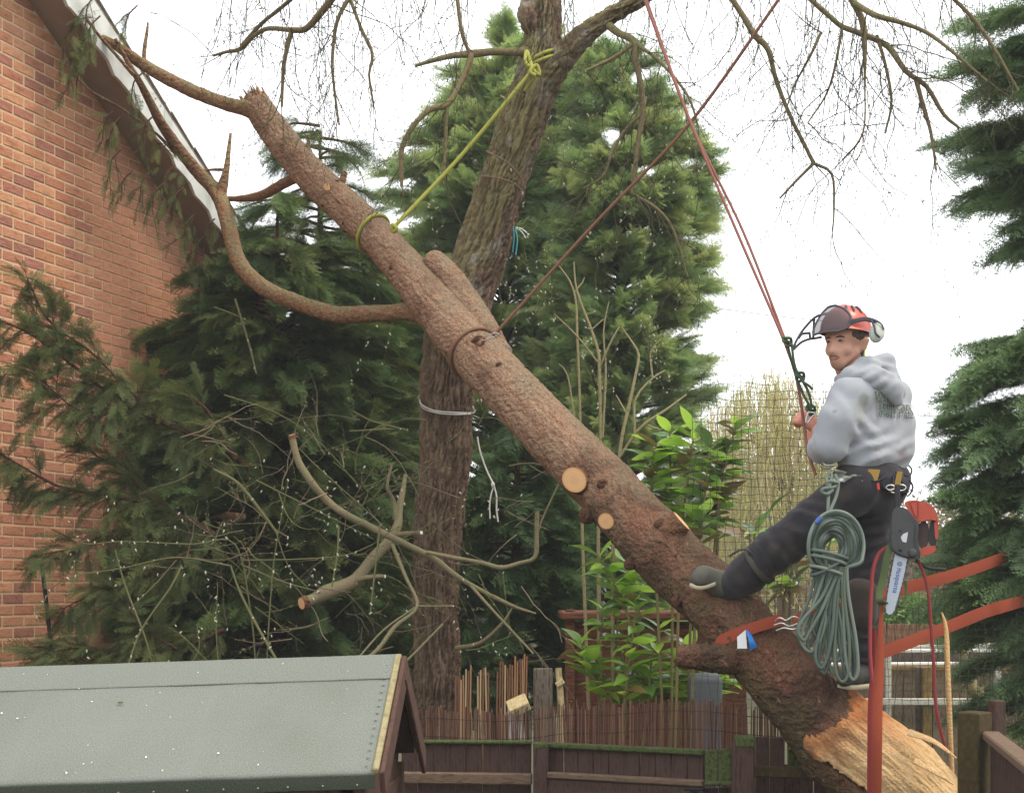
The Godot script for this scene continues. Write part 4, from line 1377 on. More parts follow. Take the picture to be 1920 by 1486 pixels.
# a flat feathery spray of scale leaves, one metre long along +z, in the xz plane
func frond_mesh(sd: int, pairs: int, spread: float, leafw: float, arch: float) -> ArrayMesh:
	var r := RandomNumberGenerator.new()
	r.seed = sd
	var mb := MB.new()
	var W := Color(1, 1, 1)
	for i in 7:
		var a := frond_pos(sd, arch, i / 7.0)
		var b := frond_pos(sd, arch, (i + 1) / 7.0)
		var w := Vector3(leafw * 0.45 * (1.15 - i / 7.0), 0, 0)
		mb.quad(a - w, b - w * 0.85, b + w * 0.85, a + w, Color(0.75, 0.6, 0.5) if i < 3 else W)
	for i in pairs:
		for s in [-1.0, 1.0]:
			var z := (i + r.randf_range(0.2, 0.8)) / pairs
			var l := spread * (1.0 - 0.72 * z) * r.randf_range(0.7, 1.15) * minf(1.0, 0.35 + z * 3.0)
			var o := frond_pos(sd, arch, z)
			var ang := r.randf_range(0.62, 0.95)
			var d := Vector3(sin(ang) * s, r.randf_range(-0.22, 0.12), cos(ang)).normalized()
			var n := maxi(2, int(l / 0.055))
			for k in n:
				var t := float(k) / n
				var p := o + d * l * t + Vector3(0, -arch * 0.5 * t * t * l, 0)
				for s2 in [-1.0, 1.0]:
					var a2: float = r.randf_range(0.45, 0.85)
					var dd := d.rotated(Vector3.UP, a2 * s2)
					dd = (dd + Vector3(0, r.randf_range(-0.3, 0.2), 0)).normalized()
					var ll := (0.085 - 0.04 * t) * r.randf_range(0.7, 1.25) * (0.7 + spread)
					var c := Vector3.UP.cross(dd).normalized() * leafw * r.randf_range(0.7, 1.2)
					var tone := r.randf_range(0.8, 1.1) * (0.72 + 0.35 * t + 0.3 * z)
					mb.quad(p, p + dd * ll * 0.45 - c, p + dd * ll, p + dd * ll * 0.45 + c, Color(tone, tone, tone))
			var e := o + d * l + Vector3(0, -arch * 0.5 * l, 0)
			var c2 := Vector3.UP.cross(d).normalized() * leafw * 0.55
			mb.quad(o - c2, e - c2 * 0.3, e + d * 0.05, o + c2, W)
	return mb.mesh()

func frond_pos(sd: int, arch: float, z: float) -> Vector3:
	return Vector3(0.05 * sin(z * 3.0 + sd), -arch * z * z, z)

func aim(p: Vector3, dir: Vector3, s: float, roll := 0.0) -> Transform3D:
	var z := dir.normalized()
	var x := Vector3.UP.cross(z)
	if x.length() < 0.05:
		x = Vector3.RIGHT
	x = x.normalized()
	var y := z.cross(x)
	return Transform3D(Basis(x, y, z) * Basis(Vector3(0, 0, 1), roll) * Basis.from_scale(Vector3.ONE * s), p)

var fronds := []
func pick_tone(pal: Array) -> Color:
	var a: Color = pal[rng.randi() % pal.size()]
	var b: Color = pal[rng.randi() % pal.size()]
	var c := a.lerp(b, rng.randf())
	var k := rnd(0.8, 1.2)
	return Color(c.r * k, c.g * k, c.b * k)

# fronds set along one bough from a to b
func bough(pts: PackedVector3Array, out: Array, cols: Array, pal: Array, n: int, size: float, from: float, hang: float) -> void:
	var tone := pick_tone(pal)
	var m := pts.size() - 1
	for i in n:
		var t := lerpf(from, 1.0, (i + rng.randf()) / n)
		var k := t * m
		var j := mini(int(k), m - 1)
		var p := pts[j].lerp(pts[j + 1], k - j)
		var d := (pts[j + 1] - pts[j]).normalized()
		var side := d.cross(Vector3.UP).normalized() * (1.0 if i % 2 == 0 else -1.0)
		var ang := rnd(0.15, 1.15) * (1.15 - t)
		if i == n - 1:
			ang = 0.0
		var dir := (d * cos(ang) + side * sin(ang) + Vector3(0, rnd(-hang, hang * 0.35) if hang > 0 else rnd(hang * 0.3, -hang), 0)).normalized()
		out.append(aim(p + rvec() * 0.012, dir, size * rnd(0.6, 1.25), rnd(-1.1, 1.1)))
		cols.append(tone.lerp(pick_tone(pal), 0.35))

# profile: rows of [pixel y, half width left, half width right, boughs] from the top down
func conifer_tree(label: String, axis_x: float, d: float, prof: Array, pal: Array, size: float, per: int, m: Material, hang: float, squash := 0.8, front_only := false, lean := 0.0, group := "", trunk_r := 0.12) -> Node3D:
	var base := P(axis_x, 1100, d) * Vector3(1, 0, 1)
	var t := thing("conifer_tree", label, "conifer", base, group)
	var top := P(axis_x + lean, prof[0][0] + 50, d)
	var mb := MB.new()
	mb.tube(PackedVector3Array([base, base.lerp(top, 0.35), base.lerp(top, 0.7), top]), PackedFloat32Array([trunk_r, trunk_r * 0.75, trunk_r * 0.42, 0.008]), 12, Color(0.12, 0.085, 0.06))
	part(t, "trunk", mb, conifer_bark)
	var trs := [[], [], []]
	var cls := [[], [], []]
	mb = MB.new()
	for i in prof.size() - 1:
		var a: Array = prof[i]
		var b: Array = prof[i + 1]
		for j in int(a[3]):
			var f := rng.randf()
			var yy := lerpf(a[0], b[0], f)
			var az := rnd(0, TAU)
			if front_only and sin(az) < -0.25 and rng.randf() < 0.8:
				az = -az
			var hw: float = (lerpf(a[1], b[1], f) if cos(az) < 0 else lerpf(a[2], b[2], f)) * d / F
			var r := hw * rnd(0.62, 1.06)
			var root := P(axis_x + lean * (1.0 - (yy - prof[0][0]) / 1000.0), yy + rnd(0, 60), d)
			var dir := Vector3(cos(az), 0, sin(az) * squash)
			var tip := root + dir * r
			tip.y += rnd(-0.05, 0.28) * r * 0.6 - hang * 0.12
			var mid := root.lerp(tip, 0.55) + Vector3(0, r * rnd(-0.02, 0.16), 0)
			var pts := curve([root, mid, tip], 0.12)
			var rr := PackedFloat32Array()
			for q in pts.size():
				rr.append(lerpf(0.014, 0.003, float(q) / pts.size()))
			mb.tube(pts, rr, 4, Color(0.14, 0.09, 0.06), false)
			var k := rng.randi() % 3
			bough(pts, trs[k], cls[k], pal, int(per * (0.5 + r)), size, 0.34, hang)
	part(t, "boughs", mb, conifer_bark, "stuff")
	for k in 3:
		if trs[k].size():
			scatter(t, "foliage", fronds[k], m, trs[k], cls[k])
	return t

func leafmat(key: String, back: Color, spec := 0.25) -> StandardMaterial3D:
	return mat(key, Color.WHITE, 0.65, {"vc": 1, "back": back, "spec": spec})

func conifers() -> void:
	fronds = [frond_mesh(1, 12, 0.42, 0.0105, 0.14), frond_mesh(2, 14, 0.34, 0.0095, 0.25), frond_mesh(3, 11, 0.5, 0.011, 0.1)]
	var light_pal := [Color(0.339, 0.467, 0.241), Color(0.432, 0.524, 0.258), Color(0.247, 0.382, 0.221), Color(0.509, 0.567, 0.296)]
	var dark_pal := [Color(0.107, 0.178, 0.063), Color(0.136, 0.201, 0.063), Color(0.091, 0.147, 0.063), Color(0.167, 0.194, 0.057)]
	var wall_pal := [Color(0.143, 0.182, 0.066), Color(0.112, 0.149, 0.060), Color(0.195, 0.209, 0.066), Color(0.105, 0.128, 0.054)]
	var right_pal := [Color(0.171, 0.269, 0.124), Color(0.213, 0.326, 0.132), Color(0.143, 0.210, 0.114), Color(0.201, 0.280, 0.143)]
	var lm := leafmat("conifer_light", Color(1.0, 1.0, 0.8))
	var dm := leafmat("conifer_dark", Color(0.7, 0.7, 0.6))
	conifer_tree("tall fresh green conifer directly behind the willow trunk", 930, 14.0, [[60, 10, 14, 12], [120, 60, 140, 44], [220, 140, 220, 66], [330, 215, 230, 76], [450, 230, 240, 90], [620, 260, 260, 100], [820, 270, 260, 90], [1050, 280, 270, 70], [1300, 260, 260, 1]], light_pal, 0.2, 54, lm, -0.8, 0.8, true, 20)
	conifer_tree("broad fresh green conifer right of the willow, behind the leaning trunk", 1150, 13.2, [[95, 30, 14, 16], [170, 90, 80, 34], [300, 150, 160, 50], [420, 140, 178, 60], [560, 150, 180, 70], [720, 170, 180, 72], [900, 190, 165, 60], [1100, 190, 150, 40], [1300, 180, 150, 1]], light_pal, 0.2, 54, lm, -0.8, 0.8, true, 20)
	conifer_tree("dark dense conifer filling the corner between the brick gable and the willow", 520, 11.6, [[330, 16, 16, 5], [430, 80, 110, 14], [500, 150, 210, 34], [580, 210, 250, 64], [700, 240, 270, 96], [850, 260, 290, 100], [1000, 300, 320, 90], [1150, 330, 330, 64], [1340, 330, 330, 1]], dark_pal, 0.22, 54, dm, 0.4, 0.75, true)
	conifer_tree("dark conifer deep in the corner, filling the gaps low behind the cut branches", 560, 14.6, [[600, 150, 150, 50], [760, 260, 240, 90], [950, 300, 280, 100], [1150, 320, 300, 60], [1330, 320, 300, 1]], dark_pal, 0.4, 22, dm, 0.35, 0.7, true)
	conifer_tree("dark low conifer under the leaning trunk, right of the willow base", 970, 10.8, [[760, 10, 10, 8], [830, 60, 60, 20], [930, 110, 110, 34], [1050, 140, 130, 40], [1200, 150, 140, 20], [1290, 130, 120, 1]], [Color(0.08, 0.14, 0.055), Color(0.10, 0.165, 0.06), Color(0.07, 0.12, 0.055)], 0.25, 36, dm, 0.35, 0.8, true)
	conifer_tree("thin open conifer top showing sky between its hanging sprays, left of the broken trunk end", 600, 12.6, [[195, 80, 70, 8], [260, 120, 90, 14], [330, 170, 120, 24], [430, 190, 150, 34], [560, 180, 160, 22], [760, 150, 150, 1]], dark_pal, 0.2, 18, dm, 0.9, 0.8, true)
	conifer_tree("dark blue green conifer at the right edge beside the man with the chainsaw", 2010, 8.4, [[470, 10, 10, 6], [560, 90, 60, 14], [640, 200, 100, 25], [740, 250, 130, 38], [860, 270, 150, 44], [1000, 260, 150, 46], [1150, 215, 140, 36], [1290, 170, 100, 10], [1400, 150, 100, 1]], right_pal, 0.23, 54, dm, 0.3, 0.85, true)
	conifer_tree("dark conifer boughs reaching in from the top right, above the helmeted man", 2130, 9.2, [[-260, 60, 60, 14], [-60, 260, 160, 24], [70, 310, 180, 34], [200, 345, 200, 44], [300, 330, 200, 40], [400, 270, 200, 10], [460, 240, 150, 1]], right_pal, 0.26, 42, dm, 0.35, 0.85, true)
	# sprays lying against the gable wall: long sweeping boughs
	var t := thing("conifer_bough", "long ragged conifer bough sweeping across the brick wall to the left", "conifer branch", P(440, 862, 9.6))
	wall_boughs(t, [[[470, 880, 9.7, 12], [400, 830, 9.6, 10], [300, 790, 9.5, 9], [215, 745, 9.4, 8], [130, 680, 9.3, 6], [50, 622, 9.2, 5], [-30, 590, 9.1, 3]], [[300, 790, 9.5, 6], [230, 720, 9.4, 5], [170, 660, 9.35, 4], [90, 600, 9.3, 3], [50, 520, 9.3, 2]], [[240, 760, 9.4, 5], [150, 770, 9.3, 3], [60, 700, 9.2, 3], [-10, 690, 9.2, 2]], [[440, 862, 9.6, 6], [380, 760, 9.5, 5], [300, 735, 9.5, 4], [255, 735, 9.5, 3]]], wall_pal, dm)
	t = thing("conifer_bough", "lower drooping conifer bough across the brick wall above the shed roof", "conifer branch", P(380, 985, 9.6))
	wall_boughs(t, [[[400, 1000, 9.7, 10], [300, 950, 9.6, 9], [210, 930, 9.5, 8], [120, 915, 9.4, 6], [50, 880, 9.3, 5], [-20, 838, 9.2, 3]], [[300, 950, 9.6, 6], [240, 890, 9.5, 5], [190, 860, 9.5, 4], [160, 840, 9.5, 2]], [[330, 970, 9.6, 6], [230, 1000, 9.5, 5], [150, 1025, 9.4, 4], [75, 1040, 9.3, 2]], [[360, 1030, 9.6, 5], [250, 1085, 9.5, 4], [160, 1120, 9.4, 3], [120, 1140, 9.4, 2]]], wall_pal, dm)
	t = thing("conifer_bough", "conifer sprays lying along the foot of the brick wall behind the shed roof", "conifer branch", P(200, 1260, 9.6))
	wall_boughs(t, [[[420, 1180, 9.7, 10], [330, 1215, 9.6, 8], [240, 1225, 9.5, 6], [150, 1215, 9.4, 4], [70, 1225, 9.3, 2]], [[400, 1240, 9.6, 8], [300, 1250, 9.5, 6], [200, 1245, 9.4, 5], [110, 1235, 9.3, 3]], [[330, 1215, 9.5, 5], [270, 1180, 9.4, 4], [230, 1120, 9.4, 2]]], wall_pal, dm)
	# sprays of the felled tree caught along the roof edge
	t = thing("conifer_sprays", "torn conifer sprays hanging from the white scalloped bargeboard", "conifer branch", P(215, 90, 10.5))
	var ws := []
	for q in [[118, 78, 10.25, 1.0], [128, 120, 10.3, 1.2], [142, 150, 10.35, 0.9], [165, 60, 10.3, 0.7], [160, 20, 10.3, 0.8], [192, 235, 10.6, 0.8], [208, 245, 10.6, 0.7], [226, 350, 10.8, 0.8], [262, 350, 10.85, 0.9], [285, 372, 10.9, 0.7], [246, 165, 10.7, 0.7], [262, 250, 10.8, 0.8], [305, 340, 11.0, 0.9], [322, 380, 11.1, 1.0], [345, 430, 11.2, 1.2], [365, 470, 11.2, 1.2], [205, 310, 10.7, 0.6], [150, 95, 10.35, 0.9], [235, 40, 10.5, 0.5], [300, 290, 11.0, 0.6], [380, 440, 11.3, 1.0]]:
		ws.append([[q[0] + 22, q[1] - 30, q[2] + 0.1, 3], [q[0] + 4, q[1] - 10, q[2], 3], [q[0], q[1] + 34 * q[3], q[2], 2]])
	wall_boughs(t, ws, wall_pal, dm, 15, 0.8, 0.11, 0.32)

func wall_boughs(t: Node3D, ways: Array, pal: Array, m: Material, per := 60, hang := 0.5, size := 0.14, keep := 1.0) -> void:
	var trs := [[], [], []]
	var cls := [[], [], []]
	var mb := MB.new()
	for w in ways:
		var tr := traced(w, 0.05)
		mb.tube(tr[0], tr[1], 6, Color(0.13, 0.085, 0.06), false)
		var pts: PackedVector3Array = tr[0]
		for i in range(1, pts.size()):
			var td := (pts[i] - pts[i - 1]).normalized()
			for k in 2 + (1 if rng.randf() < 0.5 else 0):
				if rng.randf() < 0.25 or rng.randf() > keep:
					continue
				var sd := (td * rnd(0.3, 0.9) + Vector3(rnd(-0.7, 0.7), rnd(-0.9, 0.7) - hang * 0.4, rnd(-0.5, 0.5))).normalized()
				var l := rnd(0.06, 0.24) * (1.15 - 0.5 * float(i) / pts.size())
				var sp := curve([pts[i], pts[i] + sd * l * 0.5, pts[i] + sd * l + Vector3(0, -hang * l * 0.25, 0)], 0.06)
				var rr := PackedFloat32Array()
				for q in sp.size():
					rr.append(0.0024)
				mb.tube(sp, rr, 3, Color(0.13, 0.085, 0.06), false)
				var f := rng.randi() % 3
				bough(sp, trs[f], cls[f], pal, int(per * (l + 0.05) * 0.55) + 2, size, 0.05, hang)
	part(t, "stems", mb, conifer_bark, "stuff")
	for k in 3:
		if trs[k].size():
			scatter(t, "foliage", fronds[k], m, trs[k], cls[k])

func leaf_mesh(fold: float, bend: float, wide: float) -> ArrayMesh:
	var mb := MB.new()
	var rows := []
	for i in 8:
		var z := i / 7.0
		var w := wide * sin(PI * pow(z, 0.8)) * 0.5 + 0.004
		var row := PackedVector3Array()
		for j in [-1.0, -0.5, 0.0, 0.5, 1.0]:
			row.append(Vector3(w * j, absf(j) * w * fold - bend * z * z + 0.01 * sin(z * 9.0 + j * 2.0), z))
		rows.append(row)
	mb.grid(rows, false)
	return mb.mesh()

func shrubs() -> void:
	var lm := []
	var tones := [["leaf_fresh", Color("6f9838"), Color(0.7, 0.85, 0.35)], ["leaf_mid", Color("4c7030"), Color(0.45, 0.55, 0.25)], ["leaf_deep", Color("38572a"), Color(0.3, 0.4, 0.2)], ["leaf_bronze", Color("6a5534"), Color(0.4, 0.35, 0.2)], ["leaf_lime", Color("86a838"), Color(0.75, 0.9, 0.35)]]
	for q in tones:
		lm.append(mat(q[0], q[1], 0.22, {"back": q[2], "spec": 0.7}))
	var shapes := [leaf_mesh(0.25, 0.18, 0.4), leaf_mesh(0.4, 0.3, 0.38), leaf_mesh(0.12, 0.1, 0.44)]
	var stem_m := mat("green_stem", Color("7a7048"), 0.8)
	var groups := [
		["glossy laurel shrub with upright shoots standing behind the leaning trunk", 8.75, [[[1262, 1020], [1258, 900], [1256, 800]], [[1310, 1040], [1322, 930], [1330, 830]], [[1275, 1010], [1290, 900], [1302, 800]], [[1345, 1030], [1350, 930], [1362, 845]], [[1225, 960], [1222, 880], [1232, 830]], [[1350, 905], [1362, 850], [1386, 790]], [[1300, 985], [1330, 960], [1352, 900]]], 36, 0.17],
		["low sunlit laurel with bright green leaves in front of the brown garden building", 8.9, [[[1125, 1330], [1120, 1230], [1135, 1140]], [[1170, 1330], [1180, 1240], [1195, 1130]], [[1215, 1330], [1222, 1240], [1240, 1170]], [[1250, 1330], [1262, 1270], [1290, 1210]], [[1150, 1320], [1100, 1250], [1090, 1200]], [[1210, 1320], [1160, 1210], [1165, 1100]], [[1290, 1335], [1300, 1290], [1320, 1255]], [[1235, 1320], [1215, 1285], [1190, 1255]], [[1330, 1310], [1336, 1285], [1350, 1262]], [[1180, 1160], [1150, 1090], [1120, 1040]], [[1200, 1160], [1190, 1095], [1175, 1050]]], 26, 0.175],
		["sparse laurel shoots glimpsed under the man's raised leg", 8.3, [[[1480, 1090], [1455, 1030], [1440, 950]], [[1470, 1120], [1490, 1060], [1520, 1010]], [[1440, 1130], [1470, 1100], [1500, 1085]], [[1420, 1040], [1415, 1010], [1418, 985]], [[1545, 1050], [1556, 1020], [1560, 1002]]], 9, 0.175],
	]
	for g in groups:
		var first: Array = g[2][0][0]
		var t := thing("laurel_shrub", g[0], "shrub", P(first[0], 1100, g[1]) * Vector3(1, 0, 1))
		for s in g[2]:
			var rows := []
			var dd: float = g[1] + rnd(-0.15, 0.15)
			for q in s:
				rows.append([q[0], q[1], dd + rnd(-0.04, 0.04), 5.5 - 1.5 * rows.size()])
			var tr := traced(rows, 0.03)
			var mb := MB.new()
			var r0 := P(first[0] + rnd(-20, 20), 1100, dd)
			mb.tube(PackedVector3Array([Vector3(r0.x, 0.0, r0.z), tr[0][0]]), PackedFloat32Array([0.011, tr[1][0]]), 6)
			mb.tube(tr[0], tr[1], 6)
			part(t, "stem", mb, stem_m)
			var n: int = g[3]
			for i in n:
				var k := 0.12 + 0.88 * (i + rng.randf() * 0.6) / n
				var j := mini(int(k * (tr[0].size() - 1)), tr[0].size() - 1)
				var az := i * 2.4 + rnd(-0.4, 0.4)
				var up := rnd(-0.15, 0.75) if i < n - 2 else rnd(0.7, 1.6)
				var dir := Vector3(cos(az), up, sin(az))
				var m: Material = lm[([0, 4, 1, 0, 4, 1, 0] if g[1] > 8.8 else [0, 1, 1, 2, 4, 0, 3])[rng.randi() % 7] if rng.randf() < 0.85 else 3]
				shared(t, "leaf", shapes[rng.randi() % 3], m, aim(tr[0][j], dir, g[4] * rnd(0.65, 1.2), rnd(-0.7, 0.7)))
	# bare saplings
	var pale := mat("pale_stem", Color("a19672"), 0.8, {"tex": noise_tex(101, 0.05, ["90806a", "ffffff", "d8d0b0"]), "tri": 5.0})
	var t := thing("bare_sapling", "bare pale stemmed sapling forking in front of the green conifer", "sapling", P(1130, 1100, 9.2) * Vector3(1, 0, 1))
	for s in [[[1126, 1330, 9.2, 9], [1122, 1000, 9.2, 7], [1126, 824, 9.2, 6], [1124, 688, 9.2, 7], [1122, 660, 9.2, 6], [1109, 618, 9.2, 5], [1082, 545, 9.2, 4], [1076, 491, 9.2, 3]], [[1104, 1330, 9.3, 7], [1092, 1000, 9.3, 6], [1088, 788, 9.3, 5], [1083, 642, 9.3, 5], [1076, 545, 9.3, 4], [1039, 485, 9.3, 2]], [[1124, 680, 9.2, 5], [1118, 675, 9.2, 4], [1082, 630, 9.15, 4], [1039, 588, 9.1, 2]], [[1124, 690, 9.2, 5], [1148, 636, 9.15, 4], [1162, 612, 9.15, 2]], [[1090, 900, 9.3, 5], [1076, 778, 9.3, 4], [1064, 703, 9.3, 3], [1048, 682, 9.3, 2]], [[1077, 548, 9.3, 4], [1092, 530, 9.3, 3], [1096, 520, 9.3, 2]], [[1109, 618, 9.2, 3], [1132, 598, 9.2, 2]], [[1130, 820, 9.2, 4], [1136, 700, 9.2, 4], [1132, 620, 9.2, 3], [1142, 565, 9.2, 2]]]:
		limb_chain(t, "stem", s, 7, pale, null, 0.06)
	t = thing("bare_sapling", "second bare sapling, its stems curving out to the right behind the trunk", "sapling", P(1170, 1100, 9.0) * Vector3(1, 0, 1))
	for s in [[[1150, 1330, 9.0, 9], [1150, 1000, 9.0, 8], [1163, 842, 9.0, 7], [1179, 763, 9.0, 7], [1192, 703, 9.0, 6], [1198, 666, 9.0, 5], [1188, 645, 9.0, 4], [1165, 612, 9.0, 2]], [[1160, 860, 9.0, 6], [1200, 803, 8.95, 6], [1248, 769, 8.9, 5], [1288, 739, 8.9, 3]], [[1190, 810, 9.0, 5], [1192, 748, 9.0, 5], [1224, 709, 9.0, 4], [1248, 694, 9.0, 3]], [[1224, 709, 9.0, 4], [1220, 660, 9.0, 3], [1240, 635, 9.0, 2]], [[1175, 775, 9.0, 4], [1155, 740, 9.0, 3]], [[1210, 795, 8.95, 4], [1240, 805, 8.95, 3], [1252, 790, 8.95, 2]]]:
		limb_chain(t, "stem", s, 7, pale, null, 0.06)
	# young tree in the far garden
	t = thing("young_tree", "young forked tree with pale mottled bark behind the two orange straps", "tree", P(1835, 1100, 10.0) * Vector3(1, 0, 1))
	var mott := mat("mottled_bark", Color("b5a87c"), 0.85, {"tex": noise_tex(102, 0.05, ["80755a", "ffffff", "b0a888"]), "tri": 6.0})
	for s in [[[1850, 1760, 10.0, 26], [1838, 1330, 10.0, 24], [1826, 1295, 10.0, 25], [1812, 1255, 10.0, 22], [1806, 1230, 10.0, 16], [1797, 1190, 10.0, 13], [1780, 1110, 10.0, 9], [1750, 1050, 10.0, 6]], [[1808, 1248, 10.0, 13], [1812, 1215, 10.0, 11], [1814, 1175, 10.0, 9], [1790, 1120, 10.0, 6], [1760, 1090, 10.0, 3]], [[1785, 1125, 10.0, 6], [1795, 1085, 10.0, 4], [1798, 1060, 10.0, 3]], [[1775, 1105, 10.0, 5], [1750, 1120, 10.0, 4], [1730, 1110, 10.0, 2]]]:
		limb_chain(t, "stem", s, 10, mott, null, 0.06)
	cut_branches()
	far_plants()

func cut_branches() -> void:
	var gb := mat("willow_green_bark", Color.WHITE, 0.8, {"vc": 1, "tex": noise_tex(103, 0.05, ["a89c88", "ffffff", "e0d8c0"]), "tri": 6.0})
	var t := thing("cut_branch", "sawn olive barked branch with a pale cut end, hanging in front of the dark conifer", "branch", P(745, 1000, 9.2))
	for s in [[[566, 1131, 8.75, 22], [590, 1122, 8.78, 22], [612, 1110, 8.8, 30], [640, 1100, 8.85, 26], [668, 1085, 8.9, 24], [700, 1045, 9.0, 21], [728, 1015, 9.1, 20], [745, 985, 9.15, 17], [748, 955, 9.2, 15], [756, 915, 9.25, 10], [760, 890, 9.3, 7]], [[668, 1088, 8.88, 12], [690, 1082, 8.82, 9], [722, 1080, 8.78, 7]], [[745, 990, 9.15, 10], [738, 940, 9.15, 8], [726, 912, 9.1, 6], [735, 870, 9.1, 4]], [[746, 1002, 9.1, 10], [770, 1000, 9.05, 9], [790, 998, 9.0, 8]]]:
		limb_chain(t, "limb", s, 12, gb, skins[2], 0.03)
	cut_stub(t, P(565, 1131, 8.74), Vector3(-0.75, -0.2, 0.65), 0.034, 1.0, Vector3(0.2, 0.9, 0.1), 0.03)
	t = thing("cut_branch", "long arching cut branch with an upturned sawn tip, crossing in front of the willow base", "branch", P(830, 1050, 9.0))
	for s in [[[547, 816, 8.8, 14], [552, 840, 8.8, 13], [562, 870, 8.8, 14], [585, 905, 8.8, 14], [615, 940, 8.85, 14], [650, 965, 8.85, 14], [690, 985, 8.9, 14], [730, 1005, 8.9, 13], [770, 1025, 8.95, 13], [815, 1048, 9.0, 12], [850, 1075, 9.0, 10], [890, 1100, 9.0, 9], [960, 1135, 9.0, 7], [1005, 1150, 9.0, 4]], [[800, 1035, 8.95, 8], [850, 1045, 8.9, 8], [905, 1055, 8.85, 8], [940, 1064, 8.8, 9], [975, 1055, 8.8, 8], [1003, 1044, 8.8, 9], [1006, 1000, 8.8, 9], [1007, 958, 8.8, 9]], [[1004, 1035, 8.8, 6], [1012, 985, 8.8, 4], [1048, 905, 8.8, 3]], [[735, 1020, 8.9, 8], [760, 1080, 8.8, 7], [782, 1136, 8.7, 6], [740, 1175, 8.6, 8], [700, 1225, 8.5, 8], [640, 1255, 8.5, 5]], [[782, 1136, 8.7, 4], [720, 1180, 8.6, 4], [670, 1235, 8.5, 4]], [[782, 1136, 8.7, 4], [850, 1136, 8.6, 3]], [[880, 1095, 9.0, 6], [930, 1150, 8.9, 5], [1000, 1225, 8.8, 4]], [[855, 1215, 9.3, 9], [900, 1205, 9.1, 8], [940, 1170, 9.0, 6], [960, 1140, 9.0, 3]], [[680, 1260, 8.4, 6], [720, 1262, 8.4, 6], [760, 1240, 8.5, 5], [830, 1170, 8.6, 4]]]:
		limb_chain(t, "limb", s, 9, gb, skins[2], 0.04)
	cut_stub(t, P(547, 815, 8.8), Vector3(-0.25, 0.95, 0.2), 0.021, 1.0, Vector3(1, 0.1, 0.1), 0.02)
	# goat willow: whippy green stems with silver catkins
	t = thing("pussy_willow", "whippy green pussy willow stems dotted with white catkins before the dark conifer", "shrub", P(470, 1250, 8.9) * Vector3(1, 0, 1))
	var stem := mat("whip_stem", Color("5f5f3c"), 0.8)
	var catk := mat("catkin", Color("b8b5a2"), 0.9)
	var ways := [[[480, 1260, 8.9, 5], [470, 1150, 8.9, 5], [440, 1020, 8.85, 4], [360, 1020, 8.8, 4], [230, 1015, 8.8, 3], [155, 1018, 8.75, 3], [130, 980, 8.75, 2]], [[430, 1060, 8.85, 5], [330, 1045, 8.8, 4], [230, 1065, 8.8, 4], [140, 1080, 8.75, 3], [95, 1105, 8.75, 3], [70, 1155, 8.7, 2]], [[330, 1050, 8.8, 4], [300, 1085, 8.8, 4], [260, 1125, 8.75, 3], [245, 1140, 8.75, 2]], [[400, 880, 8.9, 6], [445, 905, 8.9, 9], [490, 960, 8.9, 9], [520, 1000, 8.9, 7]], [[515, 990, 8.9, 3], [540, 1060, 8.85, 3], [580, 1105, 8.8, 2]], [[340, 1060, 8.8, 6], [320, 1100, 8.75, 6], [265, 1180, 8.7, 6], [240, 1245, 8.65, 6]], [[215, 1030, 8.75, 4], [235, 1100, 8.75, 5], [270, 1190, 8.7, 5], [285, 1245, 8.7, 3]], [[432, 1060, 8.9, 6], [450, 1110, 8.85, 7], [480, 1170, 8.8, 8], [520, 1240, 8.7, 8]], [[480, 900, 8.9, 4], [560, 940, 8.9, 4], [640, 980, 8.9, 4], [700, 1010, 8.9, 3]], [[455, 1050, 8.85, 4], [560, 1048, 8.8, 4], [650, 1040, 8.8, 4], [720, 1010, 8.8, 3]], [[452, 1058, 8.85, 4], [530, 1090, 8.8, 4], [600, 1110, 8.75, 3]], [[635, 985, 8.8, 5], [632, 1040, 8.75, 5], [622, 1100, 8.7, 4]], [[712, 985, 8.7, 5], [704, 1060, 8.65, 5], [694, 1150, 8.6, 4]], [[560, 840, 8.9, 3], [600, 880, 8.9, 3], [690, 960, 8.9, 3], [740, 1010, 8.9, 2]], [[500, 1240, 8.8, 4], [505, 1150, 8.8, 4], [515, 1040, 8.8, 3], [540, 900, 8.8, 2]], [[410, 1260, 8.8, 4], [405, 1180, 8.8, 3], [408, 1090, 8.8, 2]], [[340, 1260, 8.7, 4], [372, 1220, 8.7, 3], [368, 1170, 8.7, 2]], [[660, 770, 9.4, 4], [700, 790, 9.4, 5], [762, 806, 9.4, 5]], [[655, 808, 9.3, 5], [735, 804, 9.3, 5]], [[420, 740, 9.6, 4], [520, 775, 9.5, 3], [600, 830, 9.4, 3], [680, 920, 9.3, 2]], [[440, 560, 10.2, 6], [465, 640, 10.2, 6], [480, 700, 10.2, 5]], [[400, 575, 10.2, 4], [440, 590, 10.2, 4], [470, 605, 10.2, 3]]]
	var cm := MB.new()
	for s0 in ways:
		var s: Array = s0.map(func(q): return [q[0], q[1], q[2], q[3] * 0.72])
		limb_chain(t, "stem", s, 6, stem, null, 0.05)
		var tr := traced(s, 0.05)
		var n: int = tr[0].size()
		for i in range(n / 2, n):
			if rng.randf() < 0.5:
				catkin(cm, tr[0][i] + rvec() * 0.008)
	for i in 70:
		var c := P([rnd(360, 620), rnd(130, 420), rnd(480, 760), rnd(850, 1000)][i % 4], rnd(850, 1250), rnd(8.7, 9.3))
		for k in 1 + rng.randi() % 3:
			catkin(cm, c + Vector3(rnd(-0.03, 0.03), -0.04 * k, rnd(-0.02, 0.02)))
	part(t, "catkins", cm, catk, "stuff")
	var fine := MB.new()
